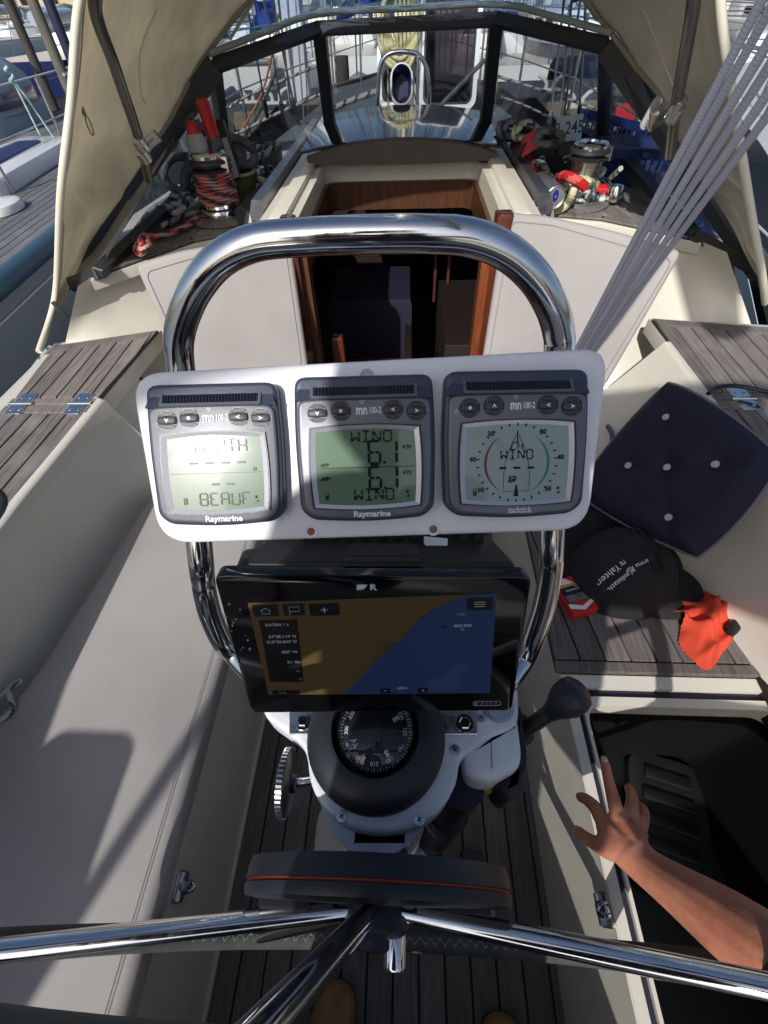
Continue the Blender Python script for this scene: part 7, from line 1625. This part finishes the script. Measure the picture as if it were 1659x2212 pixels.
# piles and fenders in the middle window
def pile(u, v0, v1, y, r_, m_, lab):
    p = py(u, v0, y); q = py(u, v1, y); return tag(MB().tube([(p[0], y, -1.5), (p[0], y, q[2])], [r_*1.05, r_], 14).build('mooring_pile', m_, None, 60), lab, 'pile', 'mooring piles')
PILE = mat('pile_wood', (.055, .05, .045), .85, var=.4, vscale=6, stretch=(8, 8, 1)); PILE2 = mat('olive_pile', (.13, .125, .10), .85, var=.4, vscale=6, stretch=(8, 8, 1)); PILE3 = mat('navy_pile', (.015, .02, .05), .6)
pile(745, 240, 120, 12.4, .14, PILE, 'black timber pile in the middle window, left of the cowl vent')
FEND = mat('grey_fender_vinyl', (.22, .23, .23), .5)
def fender(u, v0, v1, y, r_, lab):
    a, b = py(u, v0, y), py(u, v1, y); b = A3(a[0], y, b[2]); h = a[2]-b[2]; f = ZF(a[0], y, b[2])
    tag(MB().lathe(f, [(0, 0), (r_*.7, h*.05), (r_, h*.14), (r_, h*.8), (r_*.6, h*.92), (r_*.15, h)], 16).build('fender', FEND, None, 60), lab, 'fender', 'fenders hanging by the pontoon')
fender(776, 155, 225, 8.9, .16, 'fat grey fender right of the black pile'); fender(712, 185, 240, 8.8, .13, 'slimmer pale fender low by the port window post')
# berth signs at the pontoon
for u, v, w_, h_, m_, tx, lab in ((1351, 250, .30, .27, mat('red_sign', (.55, .02, .03), .5), None, 'plain red square board behind the starboard side glass'), (1398, 250, .46, .22, mat('white_sign', (.68, .68, .66), .5), '7-20', 'white number board lettered 7-20 behind the starboard side glass')):
    p = py(u, v, 8.7); f = Fr(p, (1, .0, 0), (0, -1, .15)); s_ = empty('berth_sign', lab, 'sign', tuple(p)); MB().prism(f, rrect(w_, h_, .01), -.01, 0).build('board', m_, s_, 0)
    for sx in (-1, 1): MB().lathe(f.sub(sx*w_*.45, h_*.42, 0), [(.012, 0), (.01, .004), (0, .005)], 8).build('screw', STEELM, s_)
    if tx: text(tx, f, 0, 0, .17, mat('plate_ink', (.03, .05, .09)), s_, d=.004, bold=.003)
p = py(1370, 258, 8.75); tag(MB().box(ZF(p[0]+.3, 8.9, p[2]-.55), 1.6, .08, .9).build('sign_board_back', mat('dark_board', (.02, .024, .03), .7)), 'dark backing board holding the red and white berth signs', 'board')

# ---- port neighbour, moored alongside
nb = empty('neighbour_yacht', 'grey hulled yacht with blue rubbing strake and teak deck moored close to port', 'yacht', (-2.6, 2.5, WATER_Z))
e0, e1 = pz(-60, 662, .50), pz(150, 488, .50); d_ = nrm(e1-e0); nn = A3(-d_[1], d_[0], 0); nn = nn if nn[0] < 0 else -nn
ea, eb = e0-d_*3.0, e1+d_*5.5
F0 = ZF(0, 0, .50)
MB().prism(F0, [tuple((ea+nn*.03)[:2]), tuple((eb+nn*.03)[:2]), tuple((eb+nn*3.2)[:2]), tuple((ea+nn*3.2)[:2])], -.05, 0).build('deck', CAULK, nb, 0)
TEAKB = teak_mat('silver_teak', (.17, .175, .19), (.10, .105, .12), (.22, .22, .23))
planks(nb, [tuple((ea+nn*.06)[:2]), tuple((eb+nn*.06)[:2]), tuple((eb+nn*1.9)[:2]), tuple((ea+nn*1.9)[:2])], .505, .06, d_[:2], .006, .006, TEAKB)
MB().tube([ea, eb], .052, 14).build('rubbing_strake', mat('blue_strake', (.055, .115, .165), .4), nb, 60)
MB().tube([ea+nn*.075+A3(0, 0, .01), eb+nn*.075+A3(0, 0, .01)], .014, 6).build('red_trim', mat('rust_trim', (.35, .09, .05), .6), nb, 60)
hr = [[p+nn*k+A3(0, 0, h) for p in (ea, ea*.5+eb*.5, eb)] for k, h in ((.01, -.02), (.05, -.25), (.12, -.5), (.30, -.80), (.6, -1.05))]
fixn(MB().grid(hr).build('hull', GHULL, nb, 60))
def band(h0, h1, k0, k1, m_, nm):
    fixn(MB().grid([[p+nn*k0-nn*.006+A3(0, 0, h0) for p in (ea, eb)], [p+nn*k1-nn*.006+A3(0, 0, h1) for p in (ea, eb)]], .002).build(nm, m_, nb, 0))
band(-.13, -.14, .031, .033, WHULL, 'cove_line'); band(-.60, -.78, .185, .285, NAVYH, 'boot_stripe')
# blue-white hatch, coachroof and stowed tender on its deck
c_ = pz(30, 345, .56); MB().prism(Fr(c_, d_, (0, 0, 1)), round_poly([(-.9, -.32), (.55, -.26), (.65, .2), (-.9, .35)], .12, 4), -.06, .05, .03).build('coachroof', WHULL, nb); MB().prism(Fr(c_+A3(0, 0, .05), d_, (0, 0, 1)), round_poly([(-.7, -.14), (.35, -.10), (.35, .10), (-.7, .14)], .05, 4), 0, .012, .004).build('roof_stripe', mat('navy_stripe', (.012, .02, .12), .4), nb)
c2 = pz(20, 452, .52); MB().prism(Fr(pz(12, 455, .51), d_, (0, 0, 1)), ellipse(.16, .10, 18), 0, .05, .03).build('deck_vent', WHULL, nb)
td = pz(-25, 225, .70); tf = Fr(td, d_, (0, 0, 1)); rows = []
for i in range(9):
    s_ = -1+2*i/8; w_ = sqrt(max(0, 1-abs(s_)**3)); rows.append([tf.at(s_*.75, -.34*w_*cos(t), .02+.36*w_*sin(t)) for t in np.linspace(-.25, pi+.25, 13)])
tn = empty('tender', 'upturned tender under a pale grey cover with navy band on the neighbouring deck', 'dinghy', tuple(td))
fixn(MB().grid(rows).build('cover', GCOV, tn, 60)); rows = []
for i in range(9):
    s_ = -1+2*i/8; w_ = sqrt(max(0, 1-abs(s_)**3)); rows.append([tf.at(s_*.757, -.352*w_*cos(t), .02+.36*w_*sin(t)) for t in np.linspace(-.12, .22, 4)])
fixn(MB().grid(rows).build('navy_band', NAVYH, tn, 60)); MB().prism(tf.sub(.0, .0, -.30), rrect(1.4, .6, .2), 0, .30, .05).build('tub', GCOV, tn)
# stanchions, lifelines, knotted line
for k, (u0, v0, u1, v1) in enumerate(((139, 308, 94, 187), (30, 420, -60, 260), (168, 160, 150, 60))):
    b_ = pz(u0, v0, .50); d2 = ray(u1, v1); t_ = ((b_-CAM)@nn)/(d2@nn); tp = CAM+d2*t_; tp = A3(b_[0], b_[1], max(.95, min(1.2, tp[2])))
    MB().tube([b_, tp], .013, 8).build('stanchion', STEELM, nb, 60)
    if k == 0: S0 = (b_, tp)
la = S0[1]; l0, l1 = la-d_*3.4, la+d_*4
m_ = MB(); m_.tube([l0, l1], .007, 6); m_.tube([l0-A3(0, 0, .28), l1-A3(0, 0, .28)], .007, 6); m_.build('lifeline', mat('pale_wire', (.5, .53, .53), .5), nb, 60)
kd = l0+(l1-l0)*.25; dk_ = ray(43, 225); t_ = min(np.linspace(0, 1, 400), key=lambda t: np.linalg.norm(np.array(projv(l0+(l1-l0)*t))-[43, 225])); kp = l0+(l1-l0)*t_
m_ = MB(); 
for dx in (0.0, .05): m_.tube(spline([kp, kp+A3(.02+dx, -.02, -.12), kp+A3(.05+dx*3, -.05, -.5)], 5), .008, 6)
m_.tube([kp+A3(.02*cos(t), .02*sin(t), .01*t-.03) for t in np.linspace(0, 12, 24)], .010, 6)
tag(m_.build('knotted_line', rope_mat('aqua_line', (.30, .44, .45), (.45, .55, .55), None, 4, 60, .3), None, 60), 'pale aqua line knotted over the neighbour guard wire and hanging down', 'line')
tag(MB().lathe(Fr(pz(125, 165, .78), d_, d_), [(.0, -.22), (.07, -.21), (.085, -.15), (.085, .12), (.06, .16), (0, .17)], 16).build('outboard_motor', mat('outboard_grey', (.20, .24, .27), .4), None, 50), 'grey outboard motor head lying beyond the neighbour guard wire', 'outboard motor')

# ---- motor cruiser behind the neighbour
mc = empty('motor_cruiser', 'white motor cruiser with dark side window and windscreen, top left corner', 'motor boat', (-7.5, 9.2, WATER_Z))
f = rotf(-7.2, 8.6, WATER_Z, .5)
rows = []
for s_, w_ in ((-3.8, .9), (-2, 1), (0, 1), (2.2, .8), (3.4, .35), (4.0, .02)): rows.append([f.at(sx*1.5*w_*k, s_, h) for sx, k, h in ((-1, 1, 1.15+.05*max(0, s_)), (-1, .97, .7), (-1, .75, .0), (1, .75, 0), (1, .97, .7), (1, 1, 1.15+.05*max(0, s_)))])
m_ = MB().grid(rows); m_.poly(rows[0]); fixn(m_.build('hull', WHULL, mc, 40)); MB().poly([r[0] for r in rows]+[r[5] for r in rows[::-1]]).build('deck', WHULL, mc, 0)
MB().prism(f.sub(0, -.3, 1.1), round_poly([(-1.2, -2.2), (1.2, -2.2), (1.1, 1.4), (.5, 2.4), (-.5, 2.4), (-1.1, 1.4)], .3, 4), 0, .8, .15, 3).build('cabin', CREAM, mc)
for sx in (-1, 1): MB().prism(Fr(f.at(sx*1.185, -.9, 1.5), f.Y, f.X*sx), rrect(1.5, .36, .08), 0, .02).build('window', DGL, mc, 0)
MB().prism(Fr(f.at(0, -2.515, 1.5), f.X, -f.Y), rrect(1.7, .45, .08), 0, .02).build('window', DGL, mc, 0)
MB().prism(f.sub(0, -.9, 1.95), rrect(2.0, 2.6, .3), 0, .22, .08).build('flybridge', WHULL, mc)
m_ = MB()
for sx in (-1, 1): m_.tube([f.at(sx*1.4, -3.7, 1.2), f.at(sx*1.4, -3.6, 1.85), f.at(sx*1.45, 0, 1.9), f.at(sx*.9, 3.2, 2.1), f.at(0, 3.9, 2.1)], .022, 6)
m_.build('rail', STEELM, mc, 60)
def pole(u0, v0, u1, v1, y, r_, m_, lab, nm='mooring_pile', cat='pile', grp='mooring piles'):
    b_ = py(u0, v0, y); return tag(MB().tube([(b_[0], b_[1], -1.2), (b_[0], b_[1], 4.5)], r_, 14).build(nm, m_, None, 60), lab, cat, grp)
pole(118, 118, 55, 0, 5.6, .045, PILE2, 'thick olive mooring pile in the top left corner'); pole(128, 62, 105, 0, 9.5, .07, PILE3, 'dark navy mooring pile behind the olive one')
pole(25, 20, 0, 0, 7.2, .05, PILE, 'thin black pile with rounded top, top left corner')
# ---- starboard neighbour
sb_ = empty('neighbour_yacht', 'white yacht with broad navy sheer band moored to starboard', 'yacht', (4.2, 4, WATER_Z))
c0 = [pz(u, v, .62) for u, v in ((1560, 222), (1590, 244), (1625, 285), (1665, 345), (1720, 460))]; c0 = [c0[0]+(c0[0]-c0[1])*4, c0[0]+(c0[0]-c0[1])*1.5]+c0+[c0[-1]+(c0[-1]-c0[-2])*2]; cs_ = spline(c0, 5)
def sb(h0, h1, i0, i1, m_, nm): fixn(MB().grid([[p+A3(i0, .3*i0, h0) for p in cs_], [p+A3(i1, .3*i1, h1) for p in cs_]], .004).build(nm, m_, sb_, 60))
sb(0, -.32, 0, .02, NAVYH, 'sheer_band'); sb(-.32, -.42, -.03, -.02, WHULL, 'rubbing_strake'); sb(-.42, -1.2, .03, .7, GHULL, 'hull'); sb(.0, .06, 0, .05, WHULL, 'toe_rail')
MB().poly([tuple(p+A3(.05, 0, .0)) for p in cs_]+[(9, -1, .62), (9, 12, .62)]).build('deck', mat('pale_deck', (.45, .45, .44), .6), sb_, 0)
for u0, v0 in ((1648, 205), (1630, 300)):
    b_ = pz(u0, v0, .65); MB().tube([b_, b_+A3(0, 0, .6)], .014, 8).build('stanchion', STEELM, sb_, 60)
m_ = MB(); m_.tube([p+A3(.12, 0, .58) for p in cs_], .007, 6); m_.tube([p+A3(.12, 0, .3) for p in cs_], .007, 6); m_.build('lifeline', SW, sb_, 60)
fn = pz(1650, 400, .2); tag(MB().lathe(ZF(fn[0], fn[1], -.30), [(0, 0), (.10, .03), (.13, .10), (.13, .55), (.08, .65), (.02, .7)], 16).build('fender', NAVYH, None, 60), 'navy fender hanging at the starboard neighbour hull', 'fender')
pl_ = [pz(1604, 440, .1), pz(1600, 330, .6)]; tag(MB().tube([pz(1628, 480, .62), pz(1670, 520, .62)], .007, 6).build('line', mat('pale_wire', (.5, .53, .53), .5), None, 60), 'thin pale line low beside the starboard hood edge', 'line')
yacht(8.6, 12.2, 1.25, 9, WHULL, BCOV, 'white yacht with navy boot band across the water, top right corner', 10)
# ---- rows of yachts further off
random.seed(21)
far = [(-14, 17, .1, 9, WHULL, BCOV, 'white yacht with blue covers left of the olive pile'), (-10.5, 22, -.05, 10, NAVYH, GCOV, 'navy yacht with grey covers in the row behind the motor cruiser'), (-19, 26, 2.9, 11, WHULL, GCOV, 'white yacht bow-on, far left beyond the motor cruiser'), (-5.5, 25, 3.0, 9.5, CRH, BCOV, 'cream yacht bow-on, seen through the clear hood window to port'),
       (-1.5, 30, 3.14, 10, WHULL, BCOV, 'white yacht bow-on beyond the middle window'), (3.5, 29, 3.1, 9, WHULL, GCOV, 'white yacht with grey hood beyond the cowl vent'), (7.5, 27, 3.2, 11, NAVYH, BCOV, 'navy yacht with blue hood beyond the starboard window'), (13, 24, .1, 10, WHULL, BCOV, 'white yacht with blue covers far to starboard'),
       (-25, 36, .3, 12, WHULL, BCOV, 'large white yacht at the far left of the back row'), (-12, 42, 3.0, 10, GHULL, GCOV, 'grey yacht in the back row behind the navy piles'), (-3, 45, 3.1, 11, WHULL, BCOV, 'white yacht in the back row straight ahead'), (6, 44, 3.1, 10, CRH, GCOV, 'cream yacht in the back row ahead'), (16, 40, 3.0, 11, WHULL, BCOV, 'white yacht in the back row to starboard'), (-36, 48, .2, 12, NAVYH, GCOV, 'navy yacht at the far end of the back row')]
for a in far: yacht(*a[:6], a[6], mast_h=random.uniform(9, 14), mastm=random.choice([WMAST, WMAST, DMAST]))
random.seed(33)
protos = [yacht(-30, 60, .1, 9.5, WHULL, BCOV, 'small distant yacht among the crowded masts beyond the pontoon', 12, group='distant yachts in the crowded rows'), yacht(-21, 58, 3.1, 10, WHULL, GCOV, 'small distant yacht among the crowded masts beyond the pontoon', 13, group='distant yachts in the crowded rows', mastm=DMAST)]
for k in range(36):
    c_ = copy_tree(protos[k % 2]); row = k // 12; c_.location = (-40+7.0*(k % 12)+random.uniform(-1.5, 1.5), 33+12*row+random.uniform(-1.5, 1.5), WATER_Z); c_.rotation_euler = (0, 0, random.choice([0, pi])+random.uniform(-.08, .08))
# buildings and trees on the quay
def building(x, y, w_, d2, h, m_, rm_, lab):
    r = empty('quay_building', lab, 'building', (x, y, 1)); f = ZF(x, y, .45)
    MB().prism(f, rrect(w_, d2, .05, 1), 0, h).build('wall', m_, r, 0)
    MB().prism(Fr(f.at(-w_/2-.4, 0, h), (0, 1, 0), (1, 0, 0)), [(-d2/2-.5, 0), (d2/2+.5, 0), (0, d2*.35)], 0, w_+.8).build('roof', rm_, r, 0)
    for fl_ in range(int(h//3)):
        for k in range(int(w_//3.2)): MB().prism(Fr(f.at(-w_/2+1.8+3.2*k, -d2/2, 1.7+3*fl_), (1, 0, 0), (0, -1, 0)), rrect(1.3, 1.5, .05, 1), 0, .05).build('window', DGL, r, 0)
OCHW = mat('ochre_wall', (.55, .45, .26), .8, var=.15, vscale=1); BRW = mat('brick_wall', (.33, .16, .10), .8, var=.2, vscale=2); PLW = mat('pale_wall', (.62, .58, .48), .8); RROOF = mat('red_roof', (.32, .10, .06), .8); DROOF = mat('slate_roof', (.09, .09, .10), .7)
building(-42, 84, 22, 12, 6.5, OCHW, RROOF, 'ochre quayside building with red roof in the top left corner'); building(-16, 90, 16, 10, 6.5, PLW, DROOF, 'pale quayside building with slate roof, left of centre'); building(6, 88, 20, 12, 6.2, BRW, RROOF, 'brick quayside building with red roof straight ahead'); building(34, 92, 24, 12, 7, PLW, RROOF, 'pale quayside building with red roof to starboard'); building(-75, 95, 26, 12, 7, BRW, DROOF, 'brick quayside building at the far left')
def leafmat():
    return mat('tree_leaves', (.055, .085, .028), .7, var=.5, vscale=1.5)
random.seed(9)
def tree(x, y, h, lab):
    r = empty('tree', lab, 'tree', (x, y, .45), 'trees along the quay'); MB().tube([(x, y, .4), (x+.1, y, h*.4), (x+.2, y, h*.75)], [.25, .18, .06], 8).build('trunk', WOODD, r, 60)
    m_ = MB()
    cl_ = [(random.gauss(0, h*.16), random.gauss(0, h*.16), h*.62+random.gauss(0, h*.13)) for _ in range(26)]
    for c in cl_:
        for _ in range(45):
            p = np.array([x+c[0]+random.gauss(0, h*.06), y+c[1]+random.gauss(0, h*.06), .4+c[2]+random.gauss(0, h*.05)]); a = np.array([random.gauss(0, 1) for _ in range(3)]); b = np.cross(a, [random.gauss(0, 1) for _ in range(3)]); a = nrm(a)*.28; b = nrm(b)*.2; m_.add([p-a, p+b, p+a, p-b], [(0, 1, 2, 3)])
    m_.build('crown', leafmat(), r, 0)
for k, (x, y, h) in enumerate(((-58, 92, 11), (-28, 97, 12), (-5, 98, 10), (20, 99, 12), (50, 96, 11), (64, 100, 13))): tree(x, y, h, ['tall tree between the brick and ochre quay buildings', 'tall tree right of the ochre building', 'round tree behind the pale and brick quay buildings', 'tree right of the brick quay building', 'tree at the end of the pale starboard building', 'rightmost tall tree on the quay'][k])
